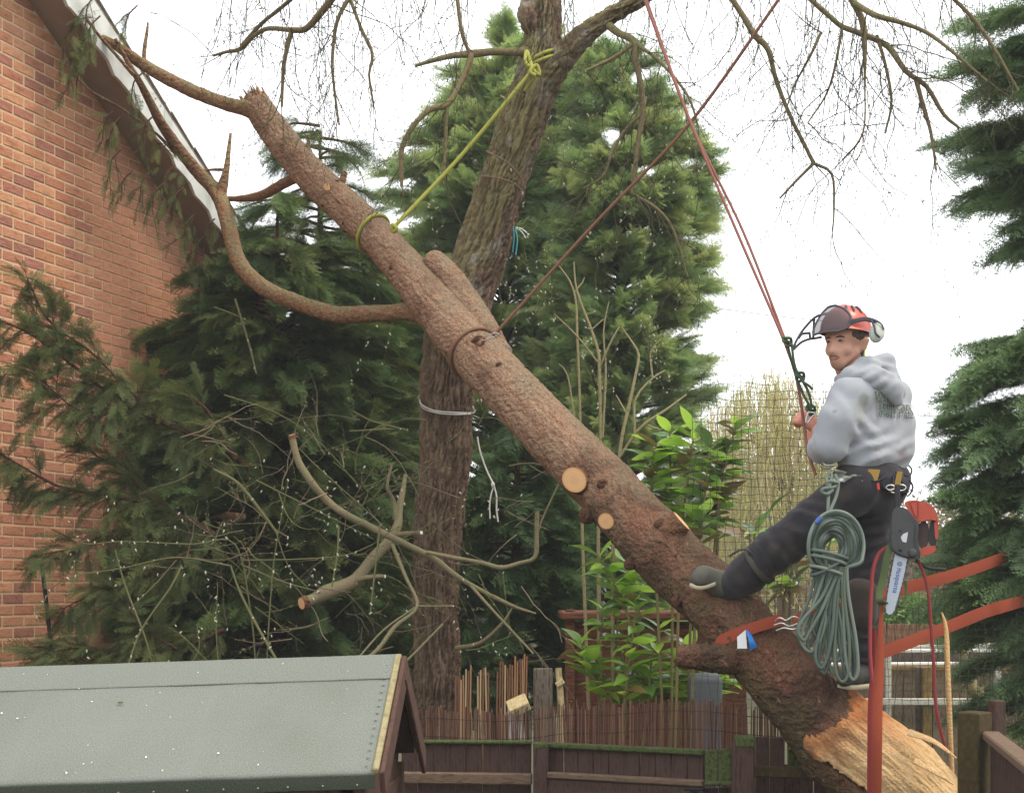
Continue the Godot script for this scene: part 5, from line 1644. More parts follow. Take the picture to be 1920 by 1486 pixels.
	for i in 130:
		var x := rnd(330, 1010)
		twig(fine, P(x, rnd(780, 1250), rnd(8.6, 9.5)), Vector3(rnd(-1, 1), rnd(-0.7, 0.8), rnd(-0.3, 0.3)), rnd(0.15, 0.6), rnd(0.0022, 0.0045), 2, 0.0, [lin("6f6250"), lin("83745c"), lin("66693f")][i % 3], lin("8a7a60"))
	part(t, "fine_twigs", fine, mat("twig_bark", Color.WHITE, 0.85, {"vc": 1}), "stuff")
	# hanging catkin whips of the big willow in front of the fresh conifers
	t = thing("catkin_whips", "thin hanging willow whips with white catkins in front of the fresh green conifer", "willow twigs", P(1100, 250, 9.6))
	cm = MB.new()
	var sm := MB.new()
	for i in 60:
		var x := rnd(880, 1320) if i < 48 else rnd(660, 860)
		var y := rnd(130, 640)
		var p := P(x, y, rnd(9.5, 11.2))
		var w := [p]
		for k in 5:
			p += Vector3(rnd(-0.05, 0.05), -rnd(0.05, 0.14), rnd(-0.03, 0.03))
			w.append(p)
			if rng.randf() < 0.8:
				catkin(cm, p + rvec() * 0.012)
				if rng.randf() < 0.5:
					catkin(cm, p + rvec() * 0.03)
		sm.rope(curve(w, 0.06), 0.0016, 3)
	part(t, "whips", sm, stem, "stuff")
	part(t, "catkins", cm, catk, "stuff")

func catkin(mb: MB, p: Vector3) -> void:
	var s := rnd(0.7, 1.25)
	mb.ball(p, Vector3(0.0045, 0.0095, 0.0045) * s, Basis(Vector3(0, 0, 1), rnd(-1.0, 1.0)), 4)

func clump_mesh(sd: int, n: int, leaf: float) -> ArrayMesh:
	var r := RandomNumberGenerator.new()
	r.seed = sd
	var mb := MB.new()
	for i in n:
		var p := Vector3(r.randfn(), r.randfn(), r.randfn()) * 0.42
		var a := Vector3(r.randf_range(-1, 1), r.randf_range(-1, 1), r.randf_range(-1, 1)).normalized() * leaf
		var b := a.cross(Vector3(r.randf_range(-1, 1), r.randf_range(-1, 1), r.randf_range(-1, 1))).normalized() * leaf * 0.5
		var t := r.randf_range(0.8, 1.2)
		mb.quad(p - a, p + b, p + a, p - b, Color(t, t, t))
	return mb.mesh()

func strand_mesh(sd: int) -> ArrayMesh:
	var r := RandomNumberGenerator.new()
	r.seed = sd
	var mb := MB.new()
	for s in 6:
		var p := Vector3(r.randf_range(-0.12, 0.12), 0, r.randf_range(-0.12, 0.12))
		var d := Vector3(r.randf_range(-0.3, 0.3), -0.6, r.randf_range(-0.3, 0.3))
		var pts := PackedVector3Array([p])
		for i in 7:
			d = (d + Vector3(r.randf_range(-0.45, 0.45), -0.25, r.randf_range(-0.45, 0.45))).normalized()
			p += d * 0.15
			pts.append(p)
			for k in 2:
				var a := (d + Vector3(r.randf_range(-1, 1), 0.2, r.randf_range(-1, 1))).normalized() * 0.045
				var b := a.cross(Vector3(r.randf_range(-1, 1), 0.3, 1)).normalized() * 0.008
				mb.quad(p, p + a * 0.5 - b, p + a, p + a * 0.5 + b)
		mb.rope(pts, 0.0055, 3)
	return mb.mesh()

func far_plants() -> void:
	var m := leafmat("far_leaf", Color(0.6, 0.6, 0.4))
	# golden weeping willow across the gardens
	var t := thing("golden_willow", "far weeping willow with hanging golden yellow twigs behind the netting", "tree", P(1480, 1100, 30.0) * Vector3(1, 0, 1))
	var mb := MB.new()
	mb.tube(PackedVector3Array([P(1480, 1320, 30), P(1476, 1000, 30), P(1470, 850, 30), P(1450, 740, 30)]), PackedFloat32Array([0.24, 0.19, 0.12, 0.03]), 10, Color(0.2, 0.16, 0.09))
	for i in 12:
		var a := P(1476, rnd(820, 1000), 30)
		var b := P(rnd(1370, 1560), rnd(780, 880), 30 + rnd(-1.8, 1.8))
		mb.tube(curve([a, a.lerp(b, 0.5) + Vector3(0, 0.4, 0), b], 0.3), PackedFloat32Array(range(40).map(func(k): return 0.035 - 0.0008 * k)).slice(0, curve([a, a.lerp(b, 0.5) + Vector3(0, 0.4, 0), b], 0.3).size()), 5, Color(0.3, 0.25, 0.09), false)
	part(t, "trunk", mb, conifer_bark)
	var trs := []
	var cols := []
	for i in 640:
		var u := rnd(-1, 1)
		var v := rnd(-1, 1)
		if u * u + v * v > 1:
			continue
		var hgt := sqrt(1.0 - u * u - v * v)
		var x := 1460 + 180 * u
		var y := lerpf(1070, 690 + 90 * absf(u), pow(rng.randf(), 0.7)) - 10 * hgt
		trs.append(Transform3D(Basis(Vector3.UP, rnd(0, TAU)) * Basis.from_scale(Vector3.ONE * rnd(0.6, 1.3)), P(x, y, 30.0 + v * 2.2)))
		cols.append(Color(0.52, 0.44, 0.16).lerp([Color(0.62, 0.56, 0.27), Color(0.46, 0.48, 0.17), Color(0.55, 0.45, 0.25)][i % 3], rng.randf()))
	scatter(t, "twigs", strand_mesh(5), m, trs, cols)
	# dry beech hedge that closes the view
	t = thing("beech_hedge", "tall dry tan beech hedge closing the far gardens behind the golden willow", "hedge", P(1500, 1100, 38.0) * Vector3(1, 0, 1))
	trs = []
	cols = []
	for i in 2600:
		var x := rnd(1230, 2000)
		var top := 905 + 70 * nz.get_noise_1d(x * 0.012) + (60 if x > 1620 else 0)
		var y := lerpf(1300, top, rng.randf())
		trs.append(Transform3D(Basis(rvec().normalized(), rnd(0, 3)) * Basis.from_scale(Vector3.ONE * rnd(0.35, 0.7)), P(x, y, 38.0 + rnd(-1.5, 1.0))))
		cols.append(Color(0.33, 0.24, 0.13).lerp([Color(0.22, 0.19, 0.12), Color(0.4, 0.33, 0.2), Color(0.3, 0.28, 0.12)][i % 3], rng.randf()))
	scatter(t, "leaves", clump_mesh(3, 46, 0.12), m, trs, cols)
	t = thing("green_shrubs", "low row of bright green shrubs above the low brown far fence", "shrub", P(1720, 1100, 16.0) * Vector3(1, 0, 1))
	trs = []
	cols = []
	for i in 170:
		var x := rnd(1580, 1860)
		trs.append(Transform3D(Basis(rvec().normalized(), rnd(0, 3)) * Basis.from_scale(Vector3.ONE * rnd(0.1, 0.2)), P(x, rnd(1128, 1178), 18.4 + rnd(-0.3, 0.3))))
		cols.append(Color(0.1, 0.22, 0.045).lerp(Color(0.2, 0.32, 0.08), rng.randf()))
	scatter(t, "leaves", clump_mesh(4, 40, 0.2), m, trs, cols)
	t = thing("bare_hedge", "grey tangle of bare twigs between the white house and the boarded fence", "hedge", P(1720, 1100, 21.0) * Vector3(1, 0, 1))
	mb = MB.new()
	for i in 150:
		twig(mb, P(rnd(1610, 1900), rnd(1120, 1230), rnd(20, 22.5)), Vector3(rnd(-0.6, 0.6), rnd(0.4, 1), rnd(-0.3, 0.3)), rnd(0.4, 1.0), rnd(0.005, 0.012), 2, -0.2, Color(0.3, 0.25, 0.2), Color(0.3, 0.25, 0.2))
	part(t, "twigs", mb, conifer_bark, "stuff")

func garden_net() -> void:
	var t := thing("garden_net", "black square meshed garden netting stretched up behind the dark fence", "netting", P(1450, 1340, 8.0))
	var mb := MB.new()
	var nx := 42
	var ny := 46
	for i in nx:
		var run := []
		for j in ny:
			var x := 1300.0 + i * 15.2
			var y := 690.0 + j * 14.8
			var top := 694.0 + 14.0 * sin(i * 0.7) + (i * 1.2) if x < 1590 else 1050.0
			if y < top:
				continue
			run.append(P(x + 7 * nz.get_noise_2d(i * 0.4, j * 0.15), y + 6 * nz.get_noise_2d(i * 0.2 + 40, j * 0.3), 7.95 + 0.05 * nz.get_noise_2d(i * 0.1, j * 0.1)))
		if run.size() > 2:
			mb.rope(PackedVector3Array(run), 0.0017, 3)
	for j in ny:
		var run := []
		for i in nx:
			var x := 1300.0 + i * 15.2
			var y := 690.0 + j * 14.8
			var top := 694.0 + 14.0 * sin(i * 0.7) + (i * 1.2) if x < 1590 else 1050.0
			if y < top:
				if run.size() > 2:
					mb.rope(PackedVector3Array(run), 0.0017, 3)
				run = []
				continue
			run.append(P(x + 7 * nz.get_noise_2d(i * 0.4, j * 0.15), y + 6 * nz.get_noise_2d(i * 0.2 + 40, j * 0.3), 7.95 + 0.05 * nz.get_noise_2d(i * 0.1, j * 0.1)))
		if run.size() > 2:
			mb.rope(PackedVector3Array(run), 0.0017, 3)
	part(t, "mesh_cords", mb, mat("net_cord", Color("4a4a40"), 0.8), "stuff")

# one or two turns round a trunk: centre, axis, radius
func hoop(mb: MB, c: Vector3, axis: Vector3, r: float, thick: float, from := 0.0, to := TAU, pitch := 0.0, squeeze := 1.0) -> void:
	axis = axis.normalized()
	var e := axis.cross(Vector3(0, 0, 1)).normalized()
	var z := e.cross(axis).normalized()
	if z.z < 0:
		z = -z
	var w := PackedVector3Array()
	var n := 48
	for i in n + 1:
		var a := lerpf(from, to, float(i) / n)
		w.append(c + e * cos(a) * r + z * sin(a) * r * squeeze + axis * pitch * (a / TAU))
	mb.rope(w, thick, 8)

func ribbon(mb: MB, pts: PackedVector3Array, width: float, across: Vector3, thick := 0.003, col := Color(1, 1, 1), taper := 0.0) -> void:
	var full := width
	var rows := []
	var n := pts.size()
	for i in n:
		var td := (pts[mini(i + 1, n - 1)] - pts[maxi(i - 1, 0)]).normalized()
		if taper > 0.0:
			width = full * lerpf(0.3, 1.0, smoothstep(0.0, taper, float(i) / n))
		var u := (across - td * across.dot(td)).normalized()
		var nn := td.cross(u)
		rows.append(PackedVector3Array([pts[i] - u * width * 0.5 - nn * thick, pts[i] - u * width * 0.5 + nn * thick, pts[i] + u * width * 0.5 + nn * thick, pts[i] + u * width * 0.5 - nn * thick]))
	mb.grid(rows, true, [], col)

func ropes_and_straps() -> void:
	var lay := noise_tex(111, 0.12, ["c0b8a0", "ffffff", "e8e4d0"])
	var lime := mat("lime_rope", Color("a2a34a"), 0.8, {"tex": lay, "tri": 12.0})
	var brown := mat("brown_rope", Color("7e5746"), 0.85, {"tex": lay, "tri": 12.0})
	var red := mat("red_rope", Color("8c5a52"), 0.8, {"tex": lay, "tri": 12.0})
	var green := mat("hitch_cord", Color("42533c"), 0.85, {"tex": lay, "tri": 14.0})
	var steel := mat("steel", Color("b9bab6"), 0.35, {"metal": 0.85})
	var orange := mat("orange_webbing", Color("954730"), 0.85, {"tex": noise_tex(112, 0.08, ["d0b0a0", "ffffff", "f0dcd0"]), "tri": 6.0, "bump": noise_tex(113, 0.2, ["000000", "ffffff"]), "depth": 0.1})
	# lime line from the willow to the felled trunk
	var t := thing("lime_rope", "lime green rope tying the felled trunk up to the willow", "rope", P(870, 280, 9.2))
	var mb := MB.new()
	mb.rope(curve([P(736, 428, 9.05), P(866, 290, 9.18), P(1000, 130, 9.2)], 0.1), 0.0125, 8)
	part(t, "line", mb, lime)
	mb = MB.new()
	var ax := (P(1018, 20, 9.5) - P(1000, 160, 9.5)).normalized()
	hoop(mb, P(1014, 118, 9.5), (ax + Vector3(-0.62, 0, 0)), 0.122, 0.011, 0, TAU, 0.0, 1.35)
	hoop(mb, P(1014, 124, 9.5), (ax + Vector3(-0.55, 0, 0.1)), 0.126, 0.011, 0, TAU, 0.0, 1.35)
	mb.rope(curve([P(1000, 128, 9.22), P(986, 118, 9.25), P(988, 96, 9.32), P(1000, 130, 9.2), P(1012, 140, 9.2), P(1006, 122, 9.2), P(994, 134, 9.18), P(1004, 142, 9.18)], 0.01), 0.0115, 8)
	mb.rope(curve([P(1003, 134, 9.2), P(1000, 148, 9.21), P(993, 158, 9.24), P(984, 170, 9.27)], 0.01), 0.011, 8)
	part(t, "upper_knot", mb, lime, "stuff")
	mb = MB.new()
	var ta := trunk_at(700)
	hoop(mb, ta[0] + ta[2] * 0.01, ta[2] + Vector3(0.12, 0.1, 0), ta[1] * 1.08, 0.012)
	mb.rope(curve([P(742, 422, 9.0), P(734, 424, 9.0), P(738, 434, 9.0), P(744, 428, 8.98), P(735, 420, 9.0)], 0.01), 0.0115, 8)
	part(t, "lower_loop", mb, lime, "stuff")
	mb = MB.new()
	mb.rope(PackedVector3Array([P(985, 168, 9.27), P(981, 174, 9.28)]), 0.012, 8)
	part(t, "taped_end", mb, mat("black_tape", Color("222226"), 0.6))
	# brown line with a snap hook at the felled trunk
	t = thing("brown_rope", "brown rope clipped to the felled trunk and running up to the right", "rope", P(1150, 400, 8.2))
	mb = MB.new()
	mb.rope(curve([P(932, 622, 8.3), P(1110, 425, 8.2), P(1290, 235, 8.05), P(1440, 28, 7.9), P(1500, -60, 7.9)], 0.1), 0.0088, 8)
	part(t, "line", mb, brown)
	mb = MB.new()
	ta = trunk_at(890)
	hoop(mb, ta[0], ta[2] + Vector3(-0.05, 0.12, 0.0), ta[1] * 1.06, 0.0095)
	mb.rope(curve([P(900, 634, 8.42), P(890, 642, 8.45), P(902, 646, 8.42), P(908, 634, 8.38), P(896, 630, 8.4), P(884, 640, 8.44)], 0.01), 0.0085, 8)
	part(t, "loop", mb, brown, "stuff")
	mb = MB.new()
	mb.rope(curve([P(904, 634, 8.36), P(914, 628, 8.33), P(930, 624, 8.3), P(934, 628, 8.3), P(920, 634, 8.33), P(906, 638, 8.36), P(904, 634, 8.36)], 0.005), 0.0032, 6)
	part(t, "snap_hook", mb, steel)
	# climbing line of the man: doubled red rope with a green friction hitch
	t = thing("climbing_rope", "doubled red climbing rope coming down from the treetop to the man", "rope", P(1480, 650, 6.9))
	mb = MB.new()
	mb.rope(curve([P(1198, -30, 7.8), P(1285, 205, 7.5), P(1380, 430, 7.2), P(1474, 648, 6.9), P(1498, 730, 6.86), P(1508, 800, 6.85), P(1516, 850, 6.8), P(1530, 890, 6.78)], 0.1), 0.0068, 8)
	part(t, "line", mb, red)
	mb = MB.new()
	mb.rope(curve([P(1202, -30, 7.8), P(1294, 225, 7.5), P(1392, 430, 7.2), P(1470, 630, 6.93), P(1474, 645, 6.9)], 0.1), 0.0064, 8)
	part(t, "line", mb, red)
	mb = MB.new()
	mb.rope(curve([P(1476, 640, 6.86), P(1488, 690, 6.84), P(1505, 735, 6.82), P(1522, 768, 6.8)], 0.03), 0.006, 7)
	mb.rope(curve([P(1484, 640, 6.85), P(1492, 690, 6.82), P(1514, 730, 6.8), P(1524, 765, 6.8)], 0.03), 0.006, 7)
	part(t, "hitch_tails", mb, green, "stuff")
	mb = MB.new()
	for k in [[1476, 640], [1500, 705], [1520, 768]]:
		var c := P(k[0], k[1], 6.82)
		mb.rope(curve([c + Vector3(-0.02, 0.015, 0), c + Vector3(0.012, 0.012, 0.014), c + Vector3(0.018, -0.006, -0.01), c + Vector3(-0.016, -0.002, 0.014), c + Vector3(-0.012, 0.012, -0.012), c + Vector3(0.016, -0.014, 0.01), c + Vector3(-0.006, -0.024, 0.0)], 0.006), 0.007, 7)
	mb.rope(curve([P(1505, 715, 6.8), P(1516, 722, 6.78), P(1524, 730, 6.78)], 0.01), 0.006, 7)
	part(t, "friction_hitch", mb, green, "stuff")
	mb = MB.new()
	mb.rope(curve([P(1516, 772, 6.8), P(1512, 785, 6.8), P(1513, 794, 6.8), P(1524, 780, 6.8), P(1530, 775, 6.8), P(1516, 772, 6.8)], 0.006), 0.004, 6)
	part(t, "carabiner", mb, steel)
	# orange ratchet strap round the butt and its two runs to the right
	t = thing("orange_strap", "orange ratchet strap wrapped round the felled trunk with a wire hook", "strap", P(1430, 1180, 6.9))
	mb = MB.new()
	ta = trunk_at(1432)
	var axis: Vector3 = ((ta[2] as Vector3) + Vector3(-0.38, -0.25, 0.0)).normalized()
	var pts := PackedVector3Array()
	for q in [[1332, 1222, 7.18], [1344, 1206, 7.04], [1372, 1192, 6.98], [1410, 1178, 6.93], [1440, 1168, 6.9], [1468, 1161, 6.88]]:
		pts.append(P(q[0], q[1], q[2]))
	ribbon(mb, curve(Array(pts), 0.02), 0.052, Vector3(0.25, 1, 0.1))
	part(t, "wrap", mb, orange)
	mb = MB.new()
	for q in [[[1454, 1164, 6.76], [1462, 1158, 6.74], [1474, 1163, 6.74], [1486, 1156, 6.74], [1496, 1158, 6.75]], [[1452, 1172, 6.76], [1466, 1168, 6.74], [1480, 1174, 6.74], [1500, 1168, 6.74], [1508, 1172, 6.74]], [[1456, 1182, 6.76], [1470, 1177, 6.74], [1486, 1180, 6.74], [1500, 1174, 6.75]]]:
		var w := []
		for p in q:
			w.append(P(p[0], p[1], p[2]))
		mb.rope(curve(w, 0.01), 0.0042, 7)
	part(t, "wire_hook", mb, steel, "stuff")
	mb = MB.new()
	ribbon(mb, curve([P(1488, 1166, 6.8), P(1520, 1156, 6.82), P(1560, 1146, 6.95), P(1650, 1120, 7.3), P(1704, 1101, 7.4), P(1780, 1080, 7.5), P(1850, 1057, 7.7), P(1920, 1030, 8.2), P(1990, 1005, 8.8)], 0.04), 0.06, Vector3(0.1, 1, 0.0))
	part(t, "upper_run", mb, orange)
	t = thing("orange_strap", "second orange strap, the lower one running right from behind the man's leg into the conifer", "strap", P(1760, 1180, 7.4))
	mb = MB.new()
	ribbon(mb, curve([P(1600, 1240, 6.98), P(1650, 1224, 7.05), P(1720, 1198, 7.2), P(1790, 1170, 7.5), P(1850, 1146, 7.6), P(1905, 1130, 7.75), P(1980, 1110, 8.8)], 0.04), 0.062, Vector3(0.1, 1, 0.0))
	part(t, "webbing", mb, orange)
	t = thing("orange_strap", "orange strap hanging straight down over the torn wood in front of the man's boot", "strap", P(1645, 1480, 6.5))
	mb = MB.new()
	ribbon(mb, curve([P(1655, 1120, 6.64), P(1652, 1175, 6.6), P(1650, 1240, 6.56), P(1645, 1320, 6.5), P(1644, 1400, 6.46), P(1642, 1540, 6.45)], 0.04), 0.046, Vector3(1, 0, 0.3), 0.003, Color(1, 1, 1), 0.45)
	part(t, "webbing", mb, orange)
	mb = MB.new()
	ribbon(mb, curve([P(1640, 1180, 6.57), P(1638, 1240, 6.53), P(1632, 1320, 6.47), P(1631, 1400, 6.43), P(1630, 1540, 6.42)], 0.04), 0.022, Vector3(0.6, 0, 1), 0.0025, Color(0.75, 0.5, 0.5))
	part(t, "folded_edge", mb, mat("dark_orange_webbing", Color("7e2e2a"), 0.85))
	# blue and white label on the strap
	t = thing("strap_label", "folded blue and white label hanging on the orange trunk strap", "label", P(1400, 1200, 6.74))
	mb = MB.new()
	var o := P(1396, 1182, 6.9)
	var k := 6.74 / F
	mb.quad(o + Vector3(-14, -34, 4) * k, o + Vector3(4, -34, 8) * k, o + Vector3(2, 2, 3) * k, o + Vector3(-14, -12, 0) * k)
	part(t, "white_side", mb, mat("label_white", Color("d8d8d6"), 0.5))
	mb = MB.new()
	var rows := []
	for i in 6:
		var f := i / 5.0
		rows.append(PackedVector3Array([o + Vector3(2 + 7 * f, 3 - 41 * f, 4 + 12 * sin(f * 2.6)) * k, o + Vector3(9 + 12 * f, -10 * 0.2 - 30 * f, 6 + 12 * sin(f * 2.6)) * k, o + Vector3(12 + 11 * f, -6 - 26 * f, 3 + 10 * sin(f * 2.6)) * k]))
	mb.grid(rows, false)
	part(t, "blue_side", mb, mat("label_blue", Color("2f7fd0"), 0.45))

# ------------------------------------------------------------------ soft bodies: a field of tapered bones meshed with surface nets
class Soft:
	var bones := []          # [a, b, ra, rb, squash axis, squash]
	var cuts := []
	var k := 60.0
	var wrinkle: FastNoiseLite
	var folds := []          # [centre, direction, wave length, amount, reach]
	func bone(a: Vector3, b: Vector3, ra: float, rb: float, ax := Vector3.ZERO, sq := 1.0) -> void:
		bones.append([a, b, ra, rb, ax, sq])
	func ball(a: Vector3, r: float, ax := Vector3.ZERO, sq := 1.0) -> void:
		bones.append([a, a + Vector3(0, 0.0001, 0), r, r, ax, sq])
	func mesh_into(mb: MB, cell: float, tint: Tint, rough := 0.0, rfreq := 12.0, slot := 0) -> void:
		var lo := Vector3(1e9, 1e9, 1e9)
		var hi := -lo
		for b in bones:
			var r: float = maxf(b[2], b[3]) * maxf(1.0, b[5]) + 3.0 * cell + 0.02
			lo = lo.min((b[0] as Vector3).min(b[1]) - Vector3.ONE * r)
			hi = hi.max((b[0] as Vector3).max(b[1]) + Vector3.ONE * r)
		var nx := int((hi.x - lo.x) / cell) + 2
		var ny := int((hi.y - lo.y) / cell) + 2
		var nzz := int((hi.z - lo.z) / cell) + 2
		var acc := PackedFloat32Array()
		acc.resize(nx * ny * nzz)
		var margin := 4.0 / k + 2.0 * cell
		for b in bones:
			var a: Vector3 = b[0]
			var ab: Vector3 = b[1] - a
			var l2 := maxf(ab.length_squared(), 1e-9)
			var ra: float = b[2]
			var rb: float = b[3]
			var ax: Vector3 = b[4]
			var sq: float = b[5]
			var r := maxf(ra, rb) * maxf(1.0, sq) + margin
			var l := ((a.min(b[1]) - Vector3.ONE * r - lo) / cell).floor()
			var h := ((a.max(b[1]) + Vector3.ONE * r - lo) / cell).ceil()
			for z in range(maxi(0, int(l.z)), mini(nzz, int(h.z) + 1)):
				for y in range(maxi(0, int(l.y)), mini(ny, int(h.y) + 1)):
					var row := (z * ny + y) * nx
					for x in range(maxi(0, int(l.x)), mini(nx, int(h.x) + 1)):
						var p := lo + Vector3(x, y, z) * cell - a
						var t := clampf(p.dot(ab) / l2, 0.0, 1.0)
						var q := p - ab * t
						if sq != 1.0:
							q += ax * (q.dot(ax) * (1.0 / sq - 1.0))
						var d := q.length() - lerpf(ra, rb, t)
						if d < margin:
							acc[row + x] += exp(-k * d)
		var f := PackedFloat32Array()
		f.resize(acc.size())
		for i in acc.size():
			f[i] = 1.0 if acc[i] <= 1e-6 else -log(acc[i]) / k
		if rough > 0.0 or folds.size():
			for z in nzz:
				for y in ny:
					for x in nx:
						var i := (z * ny + y) * nx + x
						if absf(f[i]) < 0.035:
							var p := lo + Vector3(x, y, z) * cell
							var o := rough * wrinkle.get_noise_3d(p.x * rfreq, p.y * rfreq, p.z * rfreq)
							for w in folds:
								var e: Vector3 = p - w[0]
								var g: float = exp(-e.length_squared() / (w[4] * w[4]))
								if g > 0.03:
									var ph: float = e.dot(w[1]) / w[2] + 0.9 * wrinkle.get_noise_3d(p.x * 2.6, p.y * 2.6, p.z * 2.6)
									o += w[3] * g * (absf(fposmod(ph, 1.0) - 0.5) * 4.0 - 1.0)
							f[i] += o
		for c in cuts:       # [point, outward normal]: everything beyond is removed
			for z in nzz:
				for y in ny:
					for x in nx:
						var i := (z * ny + y) * nx + x
						if f[i] < 0.06:
							f[i] = maxf(f[i], (lo + Vector3(x, y, z) * cell - c[0]).dot(c[1]))
		var id := {}
		for z in nzz - 1:
			for y in ny - 1:
				for x in nx - 1:
					var i := (z * ny + y) * nx + x
					var v0 := f[i]
					var v1 := f[i + 1]
					var v2 := f[i + nx]
					var v3 := f[i + nx + 1]
					var j := i + nx * ny
					var v4 := f[j]
					var v5 := f[j + 1]
					var v6 := f[j + nx]
					var v7 := f[j + nx + 1]
					var inside := int(v0 < 0) + int(v1 < 0) + int(v2 < 0) + int(v3 < 0) + int(v4 < 0) + int(v5 < 0) + int(v6 < 0) + int(v7 < 0)
					if inside == 0 or inside == 8:
						continue
					var c := [v0, v1, v2, v3, v4, v5, v6, v7]
					var s := Vector3.ZERO
					var n := 0
					for e in [[0, 1], [2, 3], [4, 5], [6, 7], [0, 2], [1, 3], [4, 6], [5, 7], [0, 4], [1, 5], [2, 6], [3, 7]]:
						var ca: float = c[e[0]]
						var cb: float = c[e[1]]
						if (ca < 0) != (cb < 0):
							var t := ca / (ca - cb)
							var pa := Vector3(e[0] & 1, (e[0] >> 1) & 1, e[0] >> 2)
							var pb := Vector3(e[1] & 1, (e[1] >> 1) & 1, e[1] >> 2)
							s += pa.lerp(pb, t)
							n += 1
					var p := lo + (Vector3(x, y, z) + s / n) * cell
					id[i] = mb.vert(p, tint.at(p), Vector2.ZERO)
		var sx := 1
		var sy := nx
		var sz := nx * ny
		for i in id:
			var x: int = i % nx
			var y: int = (i / nx) % ny
			var z: int = i / sz
			if x == 0 or y == 0 or z == 0:
				continue
			# edge along each axis from this grid point; the four cells round it
			for e in [[sx, sy, sz], [sy, sz, sx], [sz, sx, sy]]:
				var o: int = i + e[0]
				if (f[i] < 0) == (f[o] < 0):
					continue
				var a: int = i - e[1] - e[2]
				var b: int = i - e[2]
				var d: int = i - e[1]
				if id.has(a) and id.has(b) and id.has(d):
					if f[i] < 0:
						mb.quad_i(id[a], id[b], id[i], id[d])
					else:
						mb.quad_i(id[a], id[d], id[i], id[b])

class Tint:
	var base := Color(1, 1, 1)
	var spots := []      # [centre, radius, colour, strength, stretch]
	var n: FastNoiseLite
	var n_amount := 0.0
	var n_freq := 8.0
	var n_col := Color(0, 0, 0)
	func at(p: Vector3) -> Color:
		var c := base
		if n_amount > 0.0:
			c = c.lerp(n_col, clampf(n_amount * (n.get_noise_3d(p.x * n_freq, p.y * n_freq, p.z * n_freq) * 1.6 + 0.1), 0, 1))
		for s in spots:
			var q: Vector3 = p - s[0]
			var g: float = 1.0 - q.length() / s[1]
			if g > 0.0:
				c = c.lerp(s[2], clampf(g * 2.2, 0, 1) * s[3])
		return c

func soft() -> Soft:
	var s := Soft.new()
	s.wrinkle = nz
	return s

func tint(c: Color) -> Tint:
	var t := Tint.new()
	t.base = c
	t.n = nz
	return t

const MD := 6.85
func Q(x: float, y: float, dd: float) -> Vector3:
	return P(x, y, MD + dd)

var HC: Vector3
var hf := Vector3(-0.66, -0.12, 0.74).normalized()
var hs: Vector3
var hu: Vector3
func H(f: float, u: float, s: float) -> Vector3:
	return HC + hf * f + hu * u + hs * s

